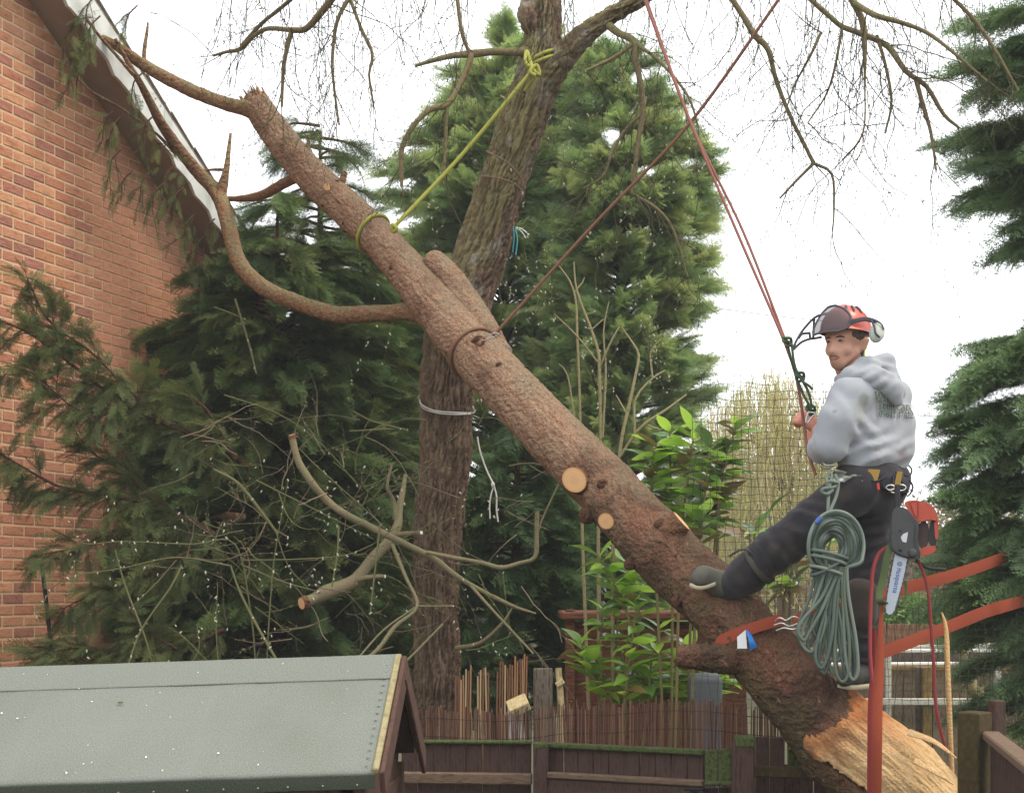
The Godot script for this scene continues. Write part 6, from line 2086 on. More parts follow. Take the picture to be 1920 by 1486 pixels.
func person() -> void:
	HC = Q(1586, 640, 0.0)
	hs = Vector3(0.02, 1, 0).cross(hf).normalized()
	hu = hf.cross(hs).normalized()
	if hu.y < 0:
		hu = -hu
	var t := thing("person", "tree worker in a grey hoodie and orange helmet standing on the leaning trunk, looking back", "person", P(1612, 1282, MD))
	var skin := mat("skin", Color.WHITE, 0.55, {"vc": 1, "spec": 0.35})
	var cloth_b := noise_tex(121, 0.25, ["000000", "ffffff"])
	# --- the body: one surface from head to ankles, the head on a finer grid
	var st := tint(lin("c39480"))
	st.n_amount = 0.25
	st.n_freq = 30.0
	st.n_col = lin("b0705c")
	var b := soft()
	var pel := Q(1632, 900, 0.0)
	b.bone(Q(1618, 905, -0.05), Q(1652, 905, 0.08), 0.075, 0.075)
	b.bone(pel, Q(1640, 800, 0.0), 0.08, 0.09)
	b.bone(Q(1640, 800, 0.0), Q(1630, 735, 0.0), 0.09, 0.085)
	b.bone(Q(1590, 738, -0.1), Q(1660, 742, 0.09), 0.045, 0.045)
	b.bone(Q(1630, 735, 0.0), H(-0.02, -0.10, 0.0), 0.065, 0.055)
	b.bone(H(-0.02, -0.13, 0.0), H(-0.01, 0.01, 0.0), 0.052, 0.07)
	b.bone(Q(1586, 745, -0.11), Q(1550, 838, -0.13), 0.05, 0.042)
	b.bone(Q(1550, 838, -0.13), Q(1532, 806, 0.12), 0.04, 0.03)
	b.bone(Q(1668, 750, 0.13), Q(1660, 835, 0.22), 0.042, 0.036)
	b.bone(Q(1660, 835, 0.22), Q(1560, 825, 0.26), 0.04, 0.03)
	b.bone(Q(1610, 912, -0.06), Q(1440, 1030, 0.0), 0.07, 0.05)
	b.bone(Q(1440, 1030, 0.0), Q(1356, 1092, 0.26), 0.05, 0.035)
	b.bone(Q(1650, 920, 0.07), Q(1622, 1085, 0.03), 0.07, 0.05)
	b.bone(Q(1622, 1085, 0.03), Q(1612, 1240, 0.06), 0.055, 0.042)
	b.bone(Q(1356, 1092, 0.26), Q(1320, 1086, 0.26), 0.03, 0.025)
	b.bone(Q(1612, 1240, 0.06), Q(1585, 1268, -0.02), 0.035, 0.03)
	var mb := MB.new()
	b.mesh_into(mb, 0.016, st)
	# head and neck
	var hd := soft()
	hd.k = 130.0
	hd.ball(H(-0.012, 0.028, 0.0), 0.088)
	hd.ball(H(0.03, 0.03, 0.0), 0.068)
	hd.bone(H(0.015, -0.05, 0.036), H(0.07, -0.095, 0.014), 0.036, 0.022)
	hd.bone(H(0.015, -0.05, -0.036), H(0.07, -0.095, -0.014), 0.036, 0.022)
	hd.ball(H(0.078, -0.103, 0.0), 0.02)
	hd.bone(H(0.091, 0.006, 0.0), H(0.122, -0.04, 0.0), 0.0085, 0.0105)
	hd.ball(H(0.108, -0.045, 0.012), 0.008)
	hd.ball(H(0.108, -0.045, -0.012), 0.008)
	for s in [-1.0, 1.0]:
		hd.bone(H(0.09, 0.017, 0.012 * s), H(0.072, 0.018, 0.046 * s), 0.011, 0.01)
		hd.ball(H(0.068, -0.036, 0.036 * s), 0.026)
		hd.bone(H(0.084, -0.02, 0.018 * s), H(0.086, -0.045, 0.022 * s), 0.014, 0.014)
		hd.ball(H(0.078, -0.001, 0.03 * s), 0.0125)
		hd.bone(H(-0.008, -0.005, 0.077 * s), H(-0.002, -0.035, 0.074 * s), 0.015, 0.01)
		hd.bone(H(-0.02, -0.002, 0.094 * s), H(-0.012, -0.036, 0.086 * s), 0.0105, 0.008)
		hd.bone(H(0.097, -0.0735, 0.0), H(0.088, -0.074, 0.02 * s), 0.0075, 0.004)
		hd.bone(H(0.094, -0.0835, 0.0), H(0.086, -0.082, 0.018 * s), 0.0075, 0.004)
		hd.bone(H(0.098, -0.058, 0.004 * s), H(0.09, -0.062, 0.018 * s), 0.009, 0.008)
	hd.bone(H(-0.025, -0.06, 0.0), H(-0.04, -0.17, 0.0), 0.056, 0.06)
	var ht := tint(lin("c39480"))
	ht.n_amount = 0.0
	ht.n_freq = 40.0
	ht.n_col = lin("b07a68")
	var stub := lin("8a6654")
	var hair := lin("5a4a40")
	for s in [-1.0, 1.0]:
		ht.spots.append([H(0.088, 0.0, 0.03 * s), 0.02, lin("8f6454"), 0.55])
	ht.spots.append([H(0.103, -0.0605, 0.0), 0.024, lin("6e4c3e"), 0.75])

	ht.spots.append([H(0.085, -0.108, 0.0), 0.035, stub, 0.5])
	hd.mesh_into(mb, 0.0038, ht)
	# brows, eyes, moustache and mouth, laid on the face
	var feats := []
	for s in [-1.0, 1.0]:
		feats.append(["eyebrow", "4a3a30", 0.0042, [[0.014, 0.017], [0.026, 0.0205], [0.038, 0.019], [0.048, 0.013]], s])
		feats.append(["eye", "2a2222", 0.0038, [[0.021, 0.0005], [0.029, 0.0025], [0.038, 0.0005]], s])
		feats.append(["moustache", "86654f", 0.004, [[0.002, -0.0595], [0.012, -0.062], [0.023, -0.068]], s])
		feats.append(["lip", "8a4c44", 0.0028, [[0.0, -0.0785], [0.012, -0.0775], [0.021, -0.074], [0.028, -0.069]], s])
	var fparts := {}
	for q in feats:
		if not fparts.has(q[0]):
			fparts[q[0]] = [MB.new(), q[1]]
		var w := []
		for c in q[3]:
			w.append(drape(hd, H(0.17, c[1], c[0] * q[4]), -hf, 0.0008))
		var cv := curve(w, 0.004)
		var rr := PackedFloat32Array()
		for i in cv.size():
			rr.append(q[2] * sin(PI * (0.15 + 0.75 * i / maxf(1, cv.size() - 1))))
		var fm: MB = fparts[q[0]][0]
		fm.tube(cv, rr, 6)
	# hands: palm, four fingers and thumb each, closed on the line
	for hnd in [[Q(1531, 802, 0.12), Vector3(-0.55, 0.45, -0.1), Vector3(-0.25, -0.1, -1.0)], [Q(1556, 828, 0.26), Vector3(-0.9, 0.25, -0.1), Vector3(-0.2, 0.3, -1.0)]]:
		var w: Vector3 = hnd[0]
		var fd: Vector3 = (hnd[1] as Vector3).normalized()
		var pd: Vector3 = (hnd[2] as Vector3)
		pd = (pd - fd * pd.dot(fd)).normalized()
		var sd := fd.cross(pd).normalized()
		var hh := soft()
		hh.k = 220.0
		for i in 4:
			var off := (i - 1.5) * 0.019
			var ln: float = [0.9, 1.0, 0.95, 0.76][i]
			hh.bone(w, w + fd * 0.075 + sd * off, 0.022, 0.0125)
			var k1 := w + fd * 0.078 + sd * off * 1.05
			var k2 := k1 + (fd * 0.55 + pd * 0.8).normalized() * 0.036 * ln
			var k3 := k2 + (pd * 0.7 - fd * 0.7).normalized() * 0.024 * ln
			var k4 := k3 + (-pd * 0.1 - fd * 0.95).normalized() * 0.018 * ln
			hh.bone(k1, k2, 0.0098, 0.009)
			hh.bone(k2, k3, 0.009, 0.0085)
			hh.bone(k3, k4, 0.0085, 0.0075)
		hh.bone(w + sd * -0.02 + fd * 0.02, w + fd * 0.045 - sd * 0.042 + pd * 0.018, 0.014, 0.0115)
		hh.bone(w + fd * 0.045 - sd * 0.042 + pd * 0.018, w + fd * 0.07 - sd * 0.03 + pd * 0.042, 0.0105, 0.009)
		var hand_t := tint(lin("c58472"))
		hh.mesh_into(mb, 0.0036, hand_t)
	part(t, "body", mb, skin)
	for kf in fparts:
		part(t, kf, fparts[kf][0], mat("face_" + kf, Color(fparts[kf][1]), 0.6), "stuff")
	hair_and_helmet(t)
	hoodie(t, cloth_b)
	trousers(t, cloth_b)
	harness(t)
	chainsaw()
	rope_coil()

func hair_and_helmet(t: Node3D) -> void:
	var s := soft()
	s.k = 120.0
	s.ball(H(-0.028, 0.02, 0.0), 0.086)
	s.bone(H(-0.06, -0.02, 0.0), H(-0.055, -0.075, 0.0), 0.055, 0.045)
	for k in [-1.0, 1.0]:
		s.bone(H(0.0, 0.02, 0.062 * k), H(-0.03, -0.06, 0.05 * k), 0.022, 0.024)
		s.bone(H(0.045, 0.026, 0.06 * k), H(-0.02, 0.012, 0.078 * k), 0.016, 0.016)
	s.wrinkle = nz
	var ht := tint(lin("564840"))
	ht.n_amount = 0.8
	ht.n_freq = 60.0
	ht.n_col = lin("3c322c")
	var mb := MB.new()
	s.mesh_into(mb, 0.005, ht, 0.006, 60.0)
	part(t, "hair", mb, mat("hair", Color.WHITE, 0.7, {"vc": 1}))
	# helmet shell: a ribbed dome with a short peak, on head axes tipped a little back
	var f := (hf * 0.97 + hu * 0.16).normalized()
	var u := (hu * 0.97 - hf * 0.16).normalized()
	var o := H(-0.006, 0.046, 0.0)
	var orange := mat("helmet_shell", Color("b64632"), 0.4, {"spec": 0.5, "coat": 0.3})
	var dark := mat("helmet_dark", Color("4a4750"), 0.6)
	var rows := []
	for i in 15:
		var e := -0.22 + (PI / 2 + 0.22) * i / 14.0
		var row := PackedVector3Array()
		for j in 48:
			var a := TAU * j / 48
			var rf := 0.128 if cos(a) > 0 else 0.134
			var d := f * cos(a) * rf + hs * sin(a) * 0.108
			var rib := 0.004 * smoothstep(0.5, 0.9, cos(a * 2.0)) * smoothstep(0.3, 0.9, e)
			var peak := 0.018 * maxf(0.0, cos(a)) if i == 0 else 0.0
			row.append(o + d * (cos(e) if e > 0 else 1.0 + 0.02 * -e) * (1.0 + peak * 6.0) + u * ((sin(e) if e > 0 else e * 0.5) * 0.115 + rib))
		rows.append(row)
	mb = MB.new()
	mb.grid(rows, true)
	# inner face so that the rim has thickness
	var inner := []
	for r in [rows[0], rows[3]]:
		var q := PackedVector3Array()
		for p in r:
			q.append(o + (p - o) * 0.965)
		inner.append(q)
	mb.grid([inner[1], inner[0], rows[0]], true)
	part(t, "helmet", mb, orange)
	# vents
	for k in 3:
		mb = MB.new()
		var a := 0.55 + 0.42 * k
		var w := PackedVector3Array()
		for i in 6:
			var e := 0.62 + 0.5 * i / 5.0
			w.append(o + (f * cos(a) * 0.131 + hs * sin(a) * 0.11) * cos(e) + u * sin(e) * 0.118)
		mb.tube(w, PackedFloat32Array([0.001, 0.0055, 0.0065, 0.0065, 0.0055, 0.001]), 6)
		part(t, "helmet_vent", mb, dark)
	# mesh visor swung up over the brow, its frame and the arm bow
	var vis := []
	for i in 11:
		var row := PackedVector3Array()
		var tt := i / 10.0
		var h := lerpf(-0.03, 0.082, tt)
		var w := 0.78 * sqrt(maxf(0.0, 1.0 - pow(absf(tt * 1.86 - 0.88), 2.6))) + 0.06
		for j in 19:
			var a := lerpf(-1.0, 1.0, j / 18.0) * w - 0.12
			var r := 0.158 - 0.045 * tt * tt
			row.append(o + f * (cos(a) * r) + hs * sin(a) * (r - 0.016) + u * (h + 0.012 * tt * cos(a * 2.0)))
		vis.append(row)
	mb = MB.new()
	mb.grid(vis, false)
	part(t, "visor_mesh", mb, mat("visor_mesh", Color(0.36, 0.32, 0.33, 0.78), 0.6, {"bump": noise_tex(122, 0.4, ["000000", "ffffff"]), "depth": 0.1, "tri": 30.0}))
	mats["visor_mesh"].transparency = BaseMaterial3D.TRANSPARENCY_ALPHA
	mb = MB.new()
	var edge := PackedVector3Array()
	for j in 19:
		edge.append(vis[10][j])
	for i in range(9, -1, -1):
		edge.append(vis[i][18])
	for j in range(17, -1, -1):
		edge.append(vis[0][j])
	for i in range(1, 11):
		edge.append(vis[i][0])
	mb.rope(edge, 0.0055, 6)
	part(t, "visor_frame", mb, dark)
	# far half of the bow: runs forward and down to the left
	mb = MB.new()
	var dz := 0.12
	for w in [[[1554, 587, 0.05], [1530, 594, 0.1], [1508, 616, dz], [1494, 638, dz], [1487, 655, dz]], [[1488, 655, dz], [1502, 642, dz], [1516, 636, dz], [1528, 634, 0.1], [1540, 632, 0.06]], [[1498, 634, dz], [1504, 626, dz], [1518, 624, dz]], [[1527, 594, 0.11], [1526, 610, 0.11], [1525, 634, 0.1]], [[1518, 622, dz], [1520, 636, dz]]]:
		var pts := []
		for p in w:
			pts.append(Q(p[0], p[1], p[2] - 0.06))
		mb.rope(curve(pts, 0.01), 0.0058, 7)
	part(t, "visor_bow", mb, dark)
	mb = MB.new()
	ribbon(mb, curve([Q(1586, 606, -0.12), Q(1602, 602, -0.16), Q(1622, 598, -0.15), Q(1640, 602, -0.13), Q(1650, 608, -0.13)], 0.01), 0.02, Vector3(0.1, 1, 0.1))
	part(t, "helmet_bracket", mb, dark)
	mb = MB.new()
	mb.rope(curve([Q(1634, 601, -0.15), Q(1640, 612, -0.16), Q(1642, 624, -0.17), Q(1650, 632, -0.165)], 0.01), 0.0045, 6)
	mb.rope(curve([Q(1638, 600, -0.14), Q(1652, 606, -0.15), Q(1658, 618, -0.15)], 0.01), 0.0035, 6)
	part(t, "muff_arm", mb, dark)
	# ear defender swung back: padded cup
	var cup := mat("ear_cup", Color("b7beb4"), 0.5)
	mb = MB.new()
	var cb := Basis(Vector3(0.93, -0.33, -0.17).normalized(), Vector3(0.24, 0.26, 0.93).normalized(), Vector3.ZERO)
	cb.z = cb.x.cross(cb.y).normalized()
	cb.y = cb.z.cross(cb.x).normalized()
	mb.lathe(Q(1645, 623, -0.13), Basis(cb.x * 0.9, cb.y, cb.z * 1.28), [[0.001, 0.026], [0.018, 0.025], [0.031, 0.019], [0.037, 0.008], [0.038, -0.004], [0.036, -0.014], [0.026, -0.02], [0.001, -0.021]], 24)
	part(t, "ear_defender", mb, cup)
	# chin strap with its yellow buckle
	mb = MB.new()
	mb.rope(curve([H(0.0, 0.02, 0.088), H(-0.005, -0.03, 0.09), H(0.0, -0.075, 0.075), H(0.04, -0.115, 0.04), H(0.06, -0.125, 0.0)], 0.01), 0.0035, 6)
	part(t, "chin_strap", mb, dark)
	mb = MB.new()
	mb.box(H(-0.004, -0.058, 0.09), Vector3(0.009, 0.028, 0.006), 0.002, Basis(hf, hu, hs) * Basis(Vector3(0, 0, 1), 0.35))
	part(t, "buckle", mb, mat("buckle_yellow", Color("d8d34e"), 0.5))

func hoodie(t: Node3D, cloth_b: Texture2D) -> void:
	var s := soft()
	s.k = 75.0
	# torso, broad across the shoulders and slack above the hem
	s.bone(Q(1612, 748, -0.09), Q(1668, 748, 0.11), 0.088, 0.085)
	s.bone(Q(1606, 800, -0.06), Q(1672, 795, 0.08), 0.112, 0.108)
	s.bone(Q(1618, 845, -0.06), Q(1672, 838, 0.07), 0.108, 0.104)
	s.bone(Q(1606, 866, -0.07), Q(1668, 864, 0.07), 0.075, 0.078)
	s.bone(Q(1630, 700, 0.0), Q(1632, 745, 0.0), 0.08, 0.11)
	s.bone(Q(1606, 725, -0.1), Q(1592, 742, -0.12), 0.07, 0.075)
	# near sleeve
	s.bone(Q(1590, 742, -0.13), Q(1572, 790, -0.16), 0.076, 0.083)
	s.bone(Q(1572, 790, -0.16), Q(1557, 835, -0.16), 0.082, 0.074)
	s.bone(Q(1557, 838, -0.15), Q(1541, 842, -0.08), 0.058, 0.058)
	s.bone(Q(1541, 842, -0.08), Q(1541, 806, 0.10), 0.056, 0.038)
	# far sleeve
	s.bone(Q(1680, 742, 0.14), Q(1662, 835, 0.22), 0.072, 0.062)
	s.bone(Q(1662, 835, 0.22), Q(1572, 826, 0.26), 0.056, 0.04)
	s.folds.append([Q(1640, 850, -0.12), Vector3(-0.38, 0.92, 0.0), 0.075, 0.010, 0.13])
	s.folds.append([Q(1680, 850, -0.02), Vector3(-0.3, 0.95, 0.0), 0.06, 0.008, 0.09])
	s.folds.append([Q(1608, 800, -0.14), Vector3(0.62, 0.78, 0.0), 0.085, 0.009, 0.08])
	s.folds.append([Q(1545, 838, -0.1), Vector3(0.75, 0.5, 0.3), 0.04, 0.005, 0.08])
	s.folds.append([Q(1590, 745, -0.2), Vector3(0.8, 0.5, 0.0), 0.09, 0.004, 0.1])
	s.cuts.append([Q(1634, 890, 0.0), Vector3(0.03, -1, 0.0).normalized()])
	var ct := tint(lin("a0a4ab"))
	ct.n_amount = 0.35
	ct.n_freq = 9.0
	ct.n_col = lin("8f9498")
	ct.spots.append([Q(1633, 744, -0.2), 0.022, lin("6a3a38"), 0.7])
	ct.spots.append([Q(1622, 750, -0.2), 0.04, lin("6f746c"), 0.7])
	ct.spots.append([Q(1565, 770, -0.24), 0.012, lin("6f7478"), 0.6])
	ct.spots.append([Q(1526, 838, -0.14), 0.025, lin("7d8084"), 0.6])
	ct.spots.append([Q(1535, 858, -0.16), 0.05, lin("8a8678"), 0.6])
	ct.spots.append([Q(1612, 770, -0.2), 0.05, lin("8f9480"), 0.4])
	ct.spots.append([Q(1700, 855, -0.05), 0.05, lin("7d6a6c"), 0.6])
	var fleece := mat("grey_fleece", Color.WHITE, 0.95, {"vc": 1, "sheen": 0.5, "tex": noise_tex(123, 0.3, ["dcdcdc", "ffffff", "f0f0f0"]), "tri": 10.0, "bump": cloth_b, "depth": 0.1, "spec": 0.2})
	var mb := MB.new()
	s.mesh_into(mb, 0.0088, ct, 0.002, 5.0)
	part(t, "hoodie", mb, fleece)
	# hood lying on the back: a slack pouch with a rolled rim round the neck
	var h := soft()
	h.k = 90.0
	h.bone(Q(1594, 700, -0.12), Q(1622, 684, -0.09), 0.03, 0.034)
	h.bone(Q(1622, 684, -0.09), Q(1662, 678, 0.0), 0.034, 0.036)
	h.bone(Q(1662, 678, 0.0), Q(1660, 690, 0.08), 0.034, 0.03)
	h.bone(Q(1586, 712, -0.12), Q(1574, 712, 0.02), 0.03, 0.026)
	h.bone(Q(1600, 704, -0.14), Q(1640, 712, -0.13), 0.03, 0.05)
	h.bone(Q(1640, 708, -0.1), Q(1672, 730, -0.09), 0.056, 0.05)
	h.bone(Q(1665, 705, -0.02), Q(1682, 735, -0.04), 0.05, 0.04)
	h.bone(Q(1668, 728, -0.1), Q(1684, 752, -0.1), 0.044, 0.022)
	h.folds.append([Q(1660, 690, -0.1), Vector3(0.25, 0.96, 0.0), 0.05, 0.007, 0.08])
	h.folds.append([Q(1640, 715, -0.17), Vector3(-0.5, 0.86, 0.0), 0.045, 0.006, 0.08])
	mb = MB.new()
	h.mesh_into(mb, 0.008, ct, 0.003, 10.0)
	part(t, "hood", mb, fleece)
	# print on the back: laid on the cloth
	var ink := mat("print_ink", Color("4b5a47"), 0.9)
	var font := SystemFont.new()
	font.font_names = PackedStringArray(["Droid Serif"])
	font.font_weight = 700
	for line in [["WIL", 1655, 744, 19.0, -0.1], ["Tree Care", 1679, 762, 17.0, -0.06], ["07841 47412", 1681, 778, 14.0, -0.05]]:
		var tm := TextMesh.new()
		tm.text = line[0]
		tm.font = font
		tm.font_size = 32
		tm.pixel_size = 0.01
		tm.depth = 0.0
		tm.curve_step = 2.0
		var arr := tm.get_mesh_arrays()
		var v: PackedVector3Array = arr[Mesh.ARRAY_VERTEX]
		var idx: PackedInt32Array = arr[Mesh.ARRAY_INDEX]
		var hgt: float = line[3] * MD / F
		var sc := hgt / 0.32
		var m2 := MB.new()
		for p in v:
			var x: float = p.x * sc * 0.8
			var y: float = p.y * sc * 1.2
			var base := Q(line[1], line[2], -0.3) + Vector3(x * 0.97, y + x * line[4], x * 0.0)
			m2.vert(drape(s, base))
		for i in range(0, idx.size(), 3):
			m2.tri(idx[i], idx[i + 2], idx[i + 1])
		part(t, "back_print", m2, ink)

# the first point of the cloth met from the given point along the wearer's back-to-front line
func drape(s: Soft, p: Vector3, dir := Vector3(0.246, 0.116, -0.962), gap := 0.0125) -> Vector3:
	var q := p
	for i in 60:
		var acc := 0.0
		for b in s.bones:
			var a: Vector3 = b[0]
			var ab: Vector3 = b[1] - a
			var t := clampf((q - a).dot(ab) / maxf(ab.length_squared(), 1e-9), 0, 1)
			acc += exp(-s.k * ((q - a - ab * t).length() - lerpf(b[2], b[3], t)))
		var d := -log(maxf(acc, 1e-30)) / s.k
		if d < gap:
			break
		q += dir * maxf(minf(d * 0.7, 0.03), 0.0006)
	return q

func trousers(t: Node3D, cloth_b: Texture2D) -> void:
	var s := soft()
	s.k = 70.0
	s.bone(Q(1606, 905, -0.06), Q(1664, 902, 0.08), 0.105, 0.105)
	s.bone(Q(1634, 940, 0.0), Q(1636, 900, 0.0), 0.09, 0.12)
	s.bone(Q(1604, 915, -0.08), Q(1520, 985, -0.06), 0.108, 0.1)
	s.bone(Q(1520, 985, -0.06), Q(1448, 1036, 0.0), 0.1, 0.092)
	s.bone(Q(1448, 1036, 0.0), Q(1400, 1078, 0.13), 0.088, 0.085)
	s.bone(Q(1400, 1078, 0.13), Q(1366, 1102, 0.23), 0.083, 0.064)
	s.bone(Q(1646, 930, 0.06), Q(1628, 1010, 0.05), 0.108, 0.088)
	s.bone(Q(1628, 1010, 0.05), Q(1622, 1095, 0.02), 0.088, 0.076)
	s.bone(Q(1622, 1095, 0.02), Q(1620, 1180, 0.03), 0.074, 0.072)
	s.bone(Q(1620, 1180, 0.03), Q(1620, 1228, 0.04), 0.072, 0.08)
	s.folds.append([Q(1440, 1040, -0.08), Vector3(-0.75, -0.6, 0.1), 0.055, 0.013, 0.13])
	s.folds.append([Q(1510, 985, -0.16), Vector3(0.45, 0.85, 0.0), 0.07, 0.009, 0.14])
	s.folds.append([Q(1620, 1180, -0.05), Vector3(0.15, 1, 0.0), 0.055, 0.011, 0.17])
	s.folds.append([Q(1640, 1010, -0.05), Vector3(-0.3, 0.95, 0.0), 0.06, 0.009, 0.14])
	var ct := tint(lin("3a373a"))
	ct.n_amount = 0.7
	ct.n_freq = 7.0
	ct.n_col = lin("2d2e36")
	ct.spots.append([Q(1618, 1140, -0.06), 0.12, lin("453f3a"), 0.6])
	for k in 14:
		ct.spots.append([[Q(1560, 960, -0.2), Q(1450, 1030, -0.1), Q(1400, 1085, 0.05), Q(1630, 1040, -0.06)][k % 4] + Vector3(rnd(-0.12, 0.12), rnd(-0.1, 0.1), 0), rnd(0.02, 0.06), lin("574f45"), rnd(0.2, 0.5)])
	var m := mat("work_cloth", Color.WHITE, 0.9, {"vc": 1, "sheen": 0.3, "bump": cloth_b, "depth": 0.12, "tri": 8.0, "spec": 0.25, "tex": noise_tex(124, 0.2, ["d8d8d8", "ffffff"])})
	var mb := MB.new()
	s.mesh_into(mb, 0.0105, ct, 0.005, 10.0)
	part(t, "trousers", mb, m)
	# gaiter pads strapped over both shins
	var strap_m := mat("gaiter_strap", Color("4c4a42"), 0.8)
	mb = MB.new()
	var p := soft()
	p.k = 90.0
	p.bone(Q(1610, 1110, -0.03), Q(1610, 1150, -0.03), 0.062, 0.06)
	p.bone(Q(1622, 1108, -0.02), Q(1622, 1156, -0.02), 0.06, 0.056)
	var pt := tint(lin("4a423c"))
	p.mesh_into(mb, 0.01, pt, 0.002, 12.0)
	part(t, "knee_pad", mb, m)
	mb = MB.new()
	for q in [[Q(1619, 1112, 0.02), Vector3(0.08, 1, 0), 0.079], [Q(1424, 1058, 0.06), Vector3(-0.75, -0.55, -0.35), 0.097]]:
		var w := PackedVector3Array()
		var axx: Vector3 = (q[1] as Vector3).normalized()
		var e := axx.cross(Vector3(0, 0, 1)).normalized()
		var z := e.cross(axx)
		for i in 41:
			var a := TAU * i / 40
			w.append(q[0] + (e * cos(a) + z * sin(a)) * q[2])
		ribbon(mb, w, 0.028, axx, 0.0022)
	part(t, "gaiter_strap", mb, strap_m, "stuff")
	mb = MB.new()
	mb.rope(curve([Q(1414, 1040, -0.03), Q(1400, 1030, -0.03), Q(1385, 1032, 0.0), Q(1368, 1042, 0.02)], 0.01), 0.006, 6)
	part(t, "loose_strap_end", mb, strap_m)
	# boots
	var bt := mat("boot_leather", Color.WHITE, 0.6, {"vc": 1, "bump": cloth_b, "depth": 0.1, "tri": 6.0})
	var boots := [[[Q(1362, 1098, 0.22), Q(1345, 1094, 0.24), 0.06, 0.058], [Q(1345, 1092, 0.23), Q(1320, 1082, 0.21), 0.056, 0.05], [Q(1320, 1082, 0.21), Q(1312, 1085, 0.2), 0.048, 0.042]], [[Q(1622, 1225, 0.04), Q(1616, 1262, 0.04), 0.066, 0.06], [Q(1616, 1262, 0.04), Q(1596, 1268, -0.06), 0.05, 0.045], [Q(1596, 1268, -0.06), Q(1584, 1272, -0.12), 0.044, 0.036]]]
	for k in 2:
		var bs := soft()
		bs.k = 110.0
		for q in boots[k]:
			bs.bone(q[0], q[1], q[2], q[3])
		var bc := tint(lin("55544a") if k == 0 else lin("3a3634"))
		bc.n_amount = 0.4
		bc.n_freq = 20.0
		bc.n_col = lin("3e3c36")
		mb = MB.new()
		bs.mesh_into(mb, 0.007, bc, 0.002, 20.0)
		var boot := part(t, "boot", mb, bt)
		mb = MB.new()
		if k == 0:
			ribbon(mb, curve([Q(1295, 1096, 0.17), Q(1306, 1101, 0.14), Q(1322, 1101, 0.14), Q(1342, 1094, 0.15)], 0.01), 0.016, Vector3(0.2, 1, 0), 0.006)
		else:
			ribbon(mb, curve([Q(1572, 1284, -0.1), Q(1592, 1288, -0.12), Q(1618, 1287, -0.05), Q(1638, 1284, 0.0)], 0.01), 0.02, Vector3(0.1, 1, 0), 0.006)
		var sole := MeshInstance3D.new()
		sole.name = "sole"
		sole.mesh = mb.mesh(origin_of(boot))
		sole.material_override = mat("boot_sole", Color("a8a088") if k == 0 else Color("3a3836"), 0.7)
		boot.add_child(sole, true)

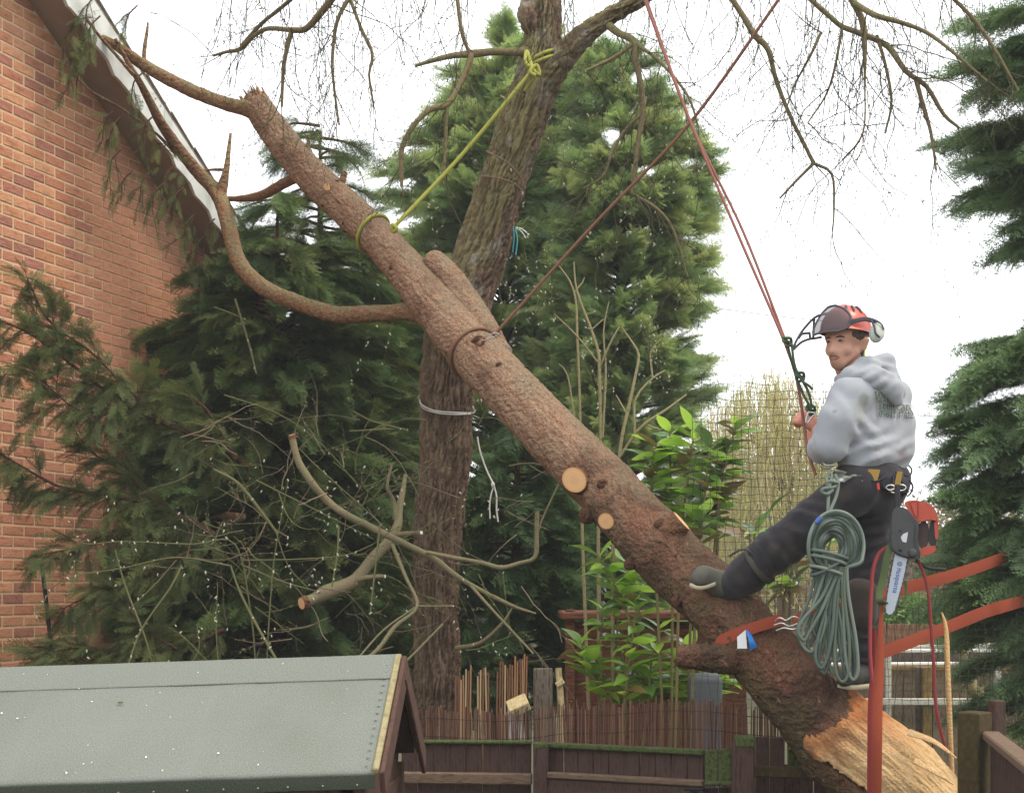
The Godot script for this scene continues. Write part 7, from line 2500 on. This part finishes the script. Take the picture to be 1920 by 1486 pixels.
func harness(t: Node3D) -> void:
	var dark := mat("harness_web", Color("33333a"), 0.85)
	var ochre := mat("harness_ochre", Color("a58a4a"), 0.85, {"tex": noise_tex(125, 0.1, ["c8b898", "ffffff"]), "tri": 8.0})
	var steel: Material = mats["steel"]
	# padded hip belt
	var mb := MB.new()
	var rows := []
	for i in 6:
		var row := PackedVector3Array()
		var c := Q(1633, 888 + i * 6.2, 0.0)
		for j in 60:
			var a := TAU * j / 60
			var r := 0.158 if i in [0, 5] else 0.166
			row.append(c + Vector3(cos(a) * r, -0.02 * cos(a), -sin(a) * r * 0.9))
		rows.append(row)
	rows.reverse()
	mb.grid(rows, true)
	part(t, "hip_belt", mb, dark)
	for k in [[1636, 880, 13, 22], [1684, 884, 7, 34]]:
		var z := -0.172 if k[0] < 1660 else -0.15
		var m2 := MB.new()
		m2.quad(Q(k[0] - k[2] - 2, k[1] + k[3], z), Q(k[0] + k[2] - 4, k[1] + k[3] + 1, z), Q(k[0] + k[2] + 2, k[1], z + 0.006), Q(k[0] - k[2] + 6, k[1] - 1, z + 0.006))
		part(t, "ochre_patch", m2, ochre)
	# gear loops, rings and clips
	for w in [[[1628, 892, -0.165], [1640, 902, -0.18], [1656, 896, -0.175], [1664, 884, -0.15]], [[1655, 888, -0.16], [1656, 908, -0.17], [1664, 918, -0.17], [1674, 910, -0.16], [1676, 890, -0.14]], [[1680, 884, -0.13], [1690, 900, -0.14], [1698, 912, -0.12], [1704, 922, -0.1]], [[1704, 872, -0.05], [1710, 880, -0.05], [1706, 892, -0.06], [1696, 890, -0.08]], [[1706, 900, -0.05], [1712, 912, -0.06], [1708, 924, -0.07], [1702, 930, -0.08]], [[1630, 908, -0.17], [1628, 920, -0.17], [1636, 926, -0.17], [1644, 920, -0.17]]]:
		mb = MB.new()
		var pts := []
		for p in w:
			pts.append(Q(p[0], p[1], p[2]))
		mb.rope(curve(pts, 0.01), 0.0042, 6)
		part(t, "gear_loop", mb, dark)
	for c in [[1670, 914, -0.17, 8], [1690, 914, -0.14, 9], [1676, 920, -0.17, 6], [1550, 872, -0.12, 11]]:
		mb = MB.new()
		var pts := []
		for i in 13:
			var a := TAU * i / 12.0
			pts.append(Q(c[0] + cos(a) * c[3], c[1] + sin(a) * c[3] * 0.6, c[2]))
		mb.rope(curve(pts, 0.006), 0.0038, 6)
		part(t, "metal_ring", mb, steel)
	mb = MB.new()
	mb.box(Q(1647, 912, -0.18), Vector3(0.011, 0.03, 0.008), 0.002, Basis(Vector3(0, 0, 1), 0.1))
	part(t, "red_clip", mb, mat("red_clip", Color("c04038"), 0.5))
	# rag tucked in the belt
	var rag := []
	var cols := []
	for i in 10:
		var row := PackedVector3Array()
		var cr := PackedColorArray()
		for j in 10:
			var a := i / 9.0
			var b := j / 9.0
			var x := 1562 + 58 * a + 3 * b + 4 * sin(b * 6.0)
			var y := 878 + 26 * b * (1.0 - 0.55 * a) + 14 * a
			row.append(Q(x, y, -0.17 - 0.016 * sin(a * 9.0 + b * 6.0) + 0.02 * nz.get_noise_2d(a * 5, b * 5)))
			cr.append(lin("7f8376").lerp(lin("c6cad2"), smoothstep(0.6, 1.0, b + 0.35 * a)))
		rag.append(row)
		cols.append(cr)
	rag.reverse()
	cols.reverse()
	mb = MB.new()
	mb.grid(rag, false, cols)
	part(t, "rag", mb, mat("rag_cloth", Color.WHITE, 0.9, {"vc": 1}))
	mb = MB.new()
	mb.rope(curve([Q(1543, 866, -0.14), Q(1550, 872, -0.16), Q(1558, 872, -0.17), Q(1568, 871, -0.18)], 0.01), 0.006, 7)
	part(t, "front_hook", mb, steel)

func px_outline(list: Array, x0: float, y0: float, d: float) -> PackedVector2Array:
	var o := PackedVector2Array()
	for p in list:
		o.append(Vector2((p[0] - x0) * d / F, (y0 - p[1]) * d / F))
	return o

func round_poly(o: PackedVector2Array, n := 3) -> PackedVector2Array:
	for k in n:
		var q := PackedVector2Array()
		for i in o.size():
			var a := o[i]
			var b := o[(i + 1) % o.size()]
			q.append(a.lerp(b, 0.22))
			q.append(a.lerp(b, 0.78))
		o = q
	return o

func chainsaw() -> void:
	var d := 6.62
	var x0 := 1700.0
	var y0 := 1000.0
	var at := P(x0, y0, d)
	var ex := Vector3(0.96, 0, 0.28)
	var ey := Vector3(0, 1, 0)
	var nn := ex.cross(ey)
	var t := thing("chainsaw", "small orange and black chainsaw hanging nose down from the man's belt", "chainsaw", P(1700, 1150, d))
	var dark := mat("saw_dark", Color("4a4b4c"), 0.55, {"tex": noise_tex(131, 0.06, ["b0b0a8", "ffffff", "d8d4cc"]), "tri": 9.0})
	var orange := mat("saw_orange", Color("bb4a31"), 0.38, {"spec": 0.5, "tex": noise_tex(132, 0.05, ["d8c8c0", "ffffff"]), "tri": 7.0})
	var black := mat("saw_black", Color("2c2c2e"), 0.6)
	var steel := mat("saw_bar", Color("b4bcc6"), 0.35, {"metal": 0.35})
	var mb := MB.new()
	mb.plate(round_poly(px_outline([[1677, 950], [1700, 952], [1712, 968], [1724, 982], [1720, 1018], [1727, 1046], [1713, 1050], [1680, 1040], [1668, 1024], [1672, 985]], x0, y0, d), 2), at + nn * 0.01, ex, ey, 0.085, 0.012)
	part(t, "body", mb, dark)
	mb = MB.new()
	mb.plate(round_poly(px_outline([[1676, 962], [1696, 964], [1716, 984], [1712, 1018], [1718, 1044], [1700, 1044], [1682, 1036], [1673, 1020], [1675, 985]], x0, y0, d), 2), at + nn * 0.06, ex, ey, 0.03, 0.008)
	part(t, "side_cover", mb, dark)
	mb = MB.new()
	mb.plate(px_outline([[1691, 1008], [1695, 1002], [1704, 998], [1701, 1018], [1694, 1016]], x0, y0, d), at + nn * 0.0755, ex, ey, 0.004)
	part(t, "cover_badge", mb, mat("saw_badge", Color("c4c8cc"), 0.4))
	for q in [[1690, 1031, 0.0075], [1712, 1037, 0.018], [1690, 995, 0.004]]:
		mb = MB.new()
		mb.lathe(at + ex * ((q[0] - x0) * d / F) + ey * ((y0 - q[1]) * d / F) + nn * 0.07, Basis(ex, nn, -ey), [[0.0, 0.012], [q[2] * 0.7, 0.012], [q[2], 0.009], [q[2], -0.01]], 14)
		part(t, "cover_nut", mb, black if q[2] < 0.01 else dark)
	# orange top: faceted shell
	var o := px_outline([[1696, 943], [1706, 939], [1720, 939], [1740, 944], [1753, 955], [1758, 978], [1742, 975], [1724, 980], [1712, 970], [1702, 955]], x0, y0, d)
	mb = MB.new()
	mb.plate(round_poly(o, 1), at + nn * 0.0, ex, ey, 0.1, 0.018)
	part(t, "top_cover", mb, orange)
	mb = MB.new()
	mb.plate(px_outline([[1706, 943], [1722, 941], [1722, 974], [1714, 966]], x0, y0, d), at + nn * 0.052, ex, ey, 0.012, 0.004)
	part(t, "cover_facet", mb, orange)
	# handle loop
	mb = MB.new()
	mb.plate(round_poly(px_outline([[1744, 975], [1757, 976], [1756, 1000], [1754, 1022], [1741, 1023], [1740, 1000]], x0, y0, d), 2), at, ex, ey, 0.045, 0.01)
	part(t, "grip", mb, black)
	mb = MB.new()
	mb.plate(round_poly(px_outline([[1750, 974], [1759, 978], [1757, 1012], [1752, 1012]], x0, y0, d), 1), at + nn * 0.002, ex, ey, 0.05, 0.008)
	part(t, "handle_back", mb, orange)
	mb = MB.new()
	mb.plate(round_poly(px_outline([[1724, 1030], [1738, 1024], [1754, 1023], [1752, 1036], [1728, 1044]], x0, y0, d), 1), at, ex, ey, 0.07, 0.012)
	part(t, "rear_tank", mb, orange)
	mb = MB.new()
	mb.plate(round_poly(px_outline([[1722, 980], [1738, 977], [1742, 1000], [1738, 1024], [1724, 1030], [1720, 1000]], x0, y0, d), 2), at - nn * 0.01, ex, ey, 0.05, 0.01)
	part(t, "carburettor_cover", mb, mat("saw_rust", Color("4a3a38"), 0.6))
	mb = MB.new()
	var gp := []
	for p in [[1716, 1050], [1728, 1058], [1738, 1064], [1750, 1066], [1771, 1068]]:
		gp.append(at + ex * ((p[0] - x0) * d / F) + ey * ((y0 - p[1]) * d / F) - nn * 0.02)
	mb.rope(curve(gp, 0.01), 0.008, 8)
	part(t, "front_guard", mb, black)
	# guide bar with chain
	var bar := [[1680, 1036], [1703, 1040], [1698, 1070], [1692, 1096], [1685, 1122], [1679, 1143], [1675, 1150], [1669, 1152], [1664, 1148], [1663, 1138], [1666, 1115], [1671, 1085], [1676, 1058]]
	mb = MB.new()
	mb.plate(px_outline(bar, x0, y0, d), at + nn * 0.035, ex, ey, 0.006, 0.001)
	part(t, "guide_bar", mb, steel)
	mb = MB.new()
	var ol := px_outline(bar, x0, y0, d)
	for i in range(1, ol.size()):
		var a := ol[i]
		var b := ol[(i + 1) % ol.size()] if i + 1 < ol.size() else ol[0]
		var n := int(a.distance_to(b) / 0.011) + 1
		for k in n:
			var c := a.lerp(b, (k + 0.5) / n)
			var out := Vector2((b - a).y, -(b - a).x).normalized()
			if out.dot(c - Vector2(-0.04, -0.2)) < 0:
				out = -out
			var w := at + nn * 0.035 + ex * (c.x + out.x * 0.003) + ey * (c.y + out.y * 0.003)
			var e1 := (ex * (b - a).x + ey * (b - a).y).normalized()
			mb.box(w, Vector3(0.0085, 0.0085 if k % 2 else 0.005, 0.007), 0.001, Basis(e1, nn.cross(e1), nn))
	part(t, "chain", mb, mat("chain_steel", Color("55565a"), 0.45, {"metal": 0.6}), "stuff")
	# lettering on the bar
	var font := SystemFont.new()
	font.font_names = PackedStringArray(["Droid Sans"])
	font.font_weight = 700
	var tm := TextMesh.new()
	tm.text = "Husqvarna"
	tm.font = font
	tm.font_size = 32
	tm.pixel_size = 0.01
	tm.depth = 0.0
	var arr := tm.get_mesh_arrays()
	var v: PackedVector3Array = arr[Mesh.ARRAY_VERTEX]
	var idx: PackedInt32Array = arr[Mesh.ARRAY_INDEX]
	var wmax := 0.01
	for p in v:
		wmax = maxf(wmax, absf(p.x))
	var blue := mat("print_blue", Color("3a56a0"), 0.5)
	mb = MB.new()
	var tx := Vector2(1679 - 1687, -(1110 - 1066)).normalized()
	var ty := Vector2(-tx.y, tx.x)
	var mid := Vector2((1683.5 - x0) * d / F, (y0 - 1088) * d / F)
	var half := 23.5 * d / F
	for p in v:
		var c := mid + tx * (p.x / wmax * half) + ty * (p.y / wmax * half * 1.25)
		mb.vert(at + nn * 0.0392 + ex * c.x + ey * c.y)
	for i in range(0, idx.size(), 3):
		mb.tri(idx[i], idx[i + 2], idx[i + 1])
	part(t, "bar_lettering", mb, blue)
	mb = MB.new()
	var lc := Vector2((1688.5 - x0) * d / F, (y0 - 1057) * d / F)
	var ring := PackedVector3Array()
	for i in 17:
		var a := TAU * i / 16
		ring.append(at + nn * 0.039 + ex * (lc.x + cos(a) * 0.0095) + ey * (lc.y + sin(a) * 0.0085))
	mb.rope(ring, 0.0016, 4)
	for k in [-1.0, 1.0]:
		mb.box(at + nn * 0.0392 + ex * (lc.x + 0.003 * k) + ey * lc.y, Vector3(0.002, 0.011, 0.0006), 0.0, Basis(ex, ey, nn))
	mb.box(at + nn * 0.0392 + ex * lc.x + ey * lc.y, Vector3(0.006, 0.002, 0.0006), 0.0, Basis(ex, ey, nn))
	part(t, "bar_emblem", mb, blue, "stuff")
	# olive sling and red strops
	var olive := mat("olive_webbing", Color("56623e"), 0.85)
	t = thing("chainsaw_sling", "olive webbing sling hooked round the chainsaw bar", "sling", P(1660, 1120, d))
	mb = MB.new()
	ribbon(mb, curve([P(1670, 1022, d - 0.02), P(1663, 1050, d - 0.03), P(1656, 1085, d - 0.03), P(1650, 1110, d - 0.04), P(1650, 1126, d - 0.05), P(1660, 1132, d - 0.02)], 0.01), 0.03, Vector3(1, 0.1, 0.2))
	part(t, "webbing", mb, olive)
	mb = MB.new()
	ribbon(mb, curve([P(1698, 1088, d + 0.05), P(1700, 1105, d + 0.04), P(1698, 1126, d + 0.02), P(1692, 1137, d + 0.0), P(1684, 1136, d - 0.01)], 0.01), 0.014, Vector3(1, 0.4, 0.2))
	part(t, "loop", mb, olive)
	mb = MB.new()
	mb.box(P(1683, 936, d - 0.02), Vector3(0.022, 0.13, 0.02), 0.004)
	part(t, "hanger", mb, mat("harness_web", Color("33333a"), 0.85))
	var redw := mat("red_strop", Color("8e3a3c"), 0.8, {"tex": mats["red_rope"].albedo_texture, "tri": 12.0})
	mb = MB.new()
	mb.rope(curve([P(1668, 1024, d), P(1650, 1036, 6.6), P(1638, 1065, 6.58), P(1634, 1110, 6.56), P(1632, 1170, 6.54), P(1632, 1230, 6.52), P(1637, 1280, 6.5)], 0.03), 0.0088, 8)
	single("red_strop", "dark red strop looping down in front of the man's standing leg", "strop", mb, redw, P(1632, 1170, 6.54))
	mb = MB.new()
	mb.rope(curve([P(1722, 1050, d), P(1733, 1076, 6.62), P(1741, 1110, 6.62), P(1746, 1170, 6.64), P(1751, 1240, 6.66), P(1754, 1310, 6.68), P(1762, 1360, 6.7), P(1774, 1405, 6.72)], 0.03), 0.0075, 8)
	single("red_strop", "dark red strop hanging from the chainsaw down to the splintered butt", "strop", mb, redw, P(1751, 1240, 6.66))

func rope_coil() -> void:
	var t := thing("rope_coil", "grey green climbing rope coiled in a hank hanging from the man's belt", "rope", P(1560, 1100, 6.5))
	var m := mat("hank_rope", Color.WHITE, 0.8, {"vc": 1, "tex": noise_tex(141, 0.16, ["b8b8b0", "ffffff", "dcdcd4"]), "tri": 10.0})
	var tones := [lin("5d6a62"), lin("6b776e"), lin("535f5a"), lin("788379"), lin("626c5e")]
	var r := 0.0078
	var z := -0.36
	# ears above the wraps
	for i in 9:
		var mb := MB.new()
		var a := i / 8.0
		var cx := 1560 + 8 * a
		var rx := 16 + 36 * a
		var ry := 22 + 44 * a
		var pts := []
		for k in 15:
			var an := PI * (1.18 - 1.36 * k / 14.0)
			pts.append(Q(cx + cos(an) * rx, 1026 - 2 * a - sin(an) * ry * (1.0 if an > 0 and an < PI else 0.9), z + 0.012 * sin(k * 1.1 + i) - 0.012 * (i % 3)))
		pts.push_front(Q(1552 - 14 * a, 1066, z - 0.01 * (i % 2)))
		pts.append(Q(1562 + 16 * a, 1066, z + 0.01 * (i % 2)))
		mb.rope(curve(pts, 0.012), r, 8, tones[i % 5])
		part(t, "upper_loop", mb, m)
	# long loops below
	var ends := [[1512, 1212, 18], [1520, 1222, 20], [1508, 1200, 14], [1530, 1232, 16], [1545, 1262, 10], [1540, 1252, 13], [1562, 1262, 8], [1570, 1238, 12], [1580, 1278, 14], [1588, 1280, 16], [1595, 1276, 12], [1600, 1274, 11], [1555, 1215, 14], [1535, 1195, 15]]
	for i in ends.size():
		var e: Array = ends[i]
		var mb := MB.new()
		var top := 1532 + 46.0 * (i * 5 % 14) / 13.0
		var zz := z - 0.014 * (i % 3) + 0.01
		var w: float = e[2]
		var pts := [Q(top, 1062, zz), Q(lerpf(top, e[0], 0.35) - w * 0.4, 1120, zz), Q(lerpf(top, e[0], 0.8) - w, lerpf(1062, e[1], 0.72), zz), Q(e[0] - w * 0.8, e[1] - 16, zz), Q(e[0], e[1], zz + 0.005), Q(e[0] + w * 0.8, e[1] - 18, zz), Q(lerpf(top, e[0], 0.75) + w, lerpf(1062, e[1], 0.65), zz - 0.008), Q(lerpf(top, e[0], 0.35) + w * 0.5, 1115, zz - 0.006), Q(top + 10, 1062, zz)]
		mb.rope(curve(pts, 0.015), r * 0.95, 8, tones[(i * 3) % 5])
		part(t, "lower_loop", mb, m)
	# wraps and the neck to the belt
	for i in 4:
		var mb := MB.new()
		var y := 1040.0 + i * 10
		var pts := []
		for k in 13:
			var an := TAU * k / 12.0
			pts.append(Q(1556 - 2 * i + cos(an) * (34 - 1.5 * i), y + 9 * cos(an + 0.4) * (1 if i != 2 else -2), z - 0.01 - 0.045 * sin(an)))
		mb.rope(curve(pts, 0.01), r, 8, tones[i % 5])
		part(t, "wrap", mb, m)
	for w in [[[1552, 1000, z + 0.01], [1553, 950, z + 0.04], [1555, 915, z + 0.08], [1560, 895, z + 0.12], [1556, 885, z + 0.14]], [[1545, 985, z], [1558, 955, z + 0.03], [1568, 930, z + 0.06], [1572, 905, z + 0.09], [1566, 890, z + 0.12]], [[1572, 905, z + 0.07], [1556, 902, z + 0.06], [1550, 908, z + 0.06], [1560, 914, z + 0.06], [1572, 908, z + 0.08]], [[1560, 914, z + 0.06], [1544, 916, z + 0.05], [1541, 922, z + 0.05], [1552, 926, z + 0.05], [1562, 918, z + 0.06]], [[1556, 885, z + 0.13], [1550, 896, z + 0.12], [1553, 910, z + 0.09]]]:
		var mb := MB.new()
		var pts := []
		for p in w:
			pts.append(Q(p[0], p[1], p[2]))
		mb.rope(curve(pts, 0.01), r, 8, tones[1])
		part(t, "neck", mb, m)
	var mb := MB.new()
	mb.rope(curve([Q(1530, 980, z - 0.03), Q(1535, 975, z - 0.03), Q(1539, 970, z - 0.028)], 0.005), 0.0095, 8)
	part(t, "blue_whipping", mb, mat("blue_tape", Color("3f5fa8"), 0.6))

func small_things() -> void:
	var wire := mat("grey_wire", Color("a8a6a4"), 0.5, {"metal": 0.4})
	var t := thing("wire_tie", "pale grey wire tied round the lower willow trunk", "wire", P(838, 768, 9.4))
	var mb := MB.new()
	mb.rope(curve([P(786, 742, 9.62), P(790, 758, 9.46), P(812, 769, 9.38), P(845, 773, 9.36), P(875, 774, 9.4), P(890, 773, 9.42), P(886, 762, 9.5)], 0.02), 0.0055, 6)
	part(t, "turn", mb, wire)
	mb = MB.new()
	mb.rope(curve([P(786, 748, 9.62), P(792, 764, 9.45), P(815, 773, 9.37), P(850, 777, 9.35), P(882, 776, 9.4)], 0.02), 0.005, 6)
	part(t, "turn", mb, wire)
	t = thing("wire_tie", "brown wire wound round the upper willow trunk", "wire", P(940, 320, 9.4))
	var bw := mat("rust_wire", Color("7c6456"), 0.8)
	mb = MB.new()
	mb.rope(curve([P(912, 283, 9.42), P(925, 290, 9.34), P(945, 300, 9.3), P(965, 318, 9.34), P(978, 336, 9.45)], 0.02), 0.005, 6)
	part(t, "turn", mb, bw)
	mb = MB.new()
	mb.rope(curve([P(898, 331, 9.5), P(915, 331, 9.36), P(940, 335, 9.3), P(962, 343, 9.34), P(978, 356, 9.45)], 0.02), 0.005, 6)
	part(t, "turn", mb, bw)
	t = thing("twine", "frayed pale twine hanging in two ends right of the willow trunk", "twine", P(912, 880, 9.3))
	var tw := mat("pale_twine", Color("c9c6be"), 0.9)
	for s in [[[895, 818, 9.3], [900, 845, 9.3], [912, 880, 9.3], [924, 905, 9.28], [926, 914, 9.28]], [[926, 910, 9.28], [920, 930, 9.28], [918, 950, 9.28], [919, 972, 9.28]], [[926, 910, 9.28], [931, 930, 9.28], [931, 955, 9.28], [934, 978, 9.28]]]:
		mb = MB.new()
		var w := []
		for p in s:
			w.append(P(p[0], p[1], p[2]))
		mb.rope(curve(w, 0.02), 0.0052, 6)
		part(t, "strand", mb, tw)
	mb = MB.new()
	mb.ball(P(924, 908, 9.27), Vector3(0.012, 0.018, 0.012), Basis(), 8)
	part(t, "knot", mb, tw)
	t = thing("string_tag", "scrap of teal and white string caught in the conifer right of the willow", "string", P(966, 440, 9.5))
	for s in [[[962, 424, 9.5, "3f8f9a"], [964, 445, 9.5], [961, 472, 9.5]], [[966, 426, 9.5, "4aa0a4"], [970, 450, 9.5], [967, 478, 9.5]], [[968, 428, 9.5, "d0dcd8"], [978, 434, 9.5], [986, 446, 9.5]], [[968, 426, 9.5, "e0e4e0"], [980, 430, 9.5], [992, 440, 9.5]]]:
		mb = MB.new()
		mb.rope(curve([P(s[0][0], s[0][1], 9.5), P(s[1][0], s[1][1], 9.5), P(s[2][0], s[2][1], 9.5)], 0.02), 0.004, 5)
		part(t, "strand", mb, mat("string_" + s[0][3], Color(s[0][3]), 0.7))
	mb = MB.new()
	mb.rope(curve([P(77, 1050, 9.5), P(84, 1110, 9.5), P(92, 1180, 9.5), P(97, 1230, 9.5), P(118, 1420, 9.6)], 0.05), 0.0135, 8)
	single("black_pole", "thin black pole leaning at the foot of the brick wall", "pole", mb, mat("black_iron", Color("26252a"), 0.5), P(97, 1230, 9.5))
	mb = MB.new()
	var tr := traced([[1766, 1148, 7.3, 3], [1772, 1165, 7.28, 7], [1775, 1200, 7.26, 11], [1777, 1260, 7.22, 11], [1780, 1330, 7.2, 11], [1784, 1425, 7.2, 10], [1790, 1560, 7.2, 10]], 0.05)
	mb.tube(tr[0], tr[1], 5, lin("c9a97c"))
	single("split_stake", "pale split wooden stake standing upright right of the chainsaw", "stake", mb, mat("torn_wood", Color.WHITE, 0.8), P(1785, 1425, 7.2))
	mb = MB.new()
	var f := thing("leaf_litter", "small green leaf lying on the grey shed roof", "leaf", P(262, 1324, 5.5))
	var R := P(740, 1233, 5.8)
	var E := P(697, 1446, 5.2)
	var a := (P(0, 1257.5, 5.8) - R).normalized()
	var nf := a.cross(E - R).normalized()
	if nf.y < 0:
		nf = -nf
	mb.ball(R + a * 0.97 + (E - R) * 0.37 + nf * 0.016, Vector3(0.011, 0.003, 0.005), Basis(a, nf, a.cross(nf)), 6)
	part(f, "blade", mb, mat("leaf_olive", Color("5a5f38"), 0.8))
	# yellow jasmine flowers against the wall
	mb = MB.new()
	mb.ball(P(64, 1078, 9.3), Vector3(0.014, 0.014, 0.008), Basis(), 8)
	single("yellow_flower", "single small yellow flower in front of the brick wall near the black pole", "flower", mb, mat("yellow_petal", Color("d8b02c"), 0.7), P(64, 1078, 9.3))
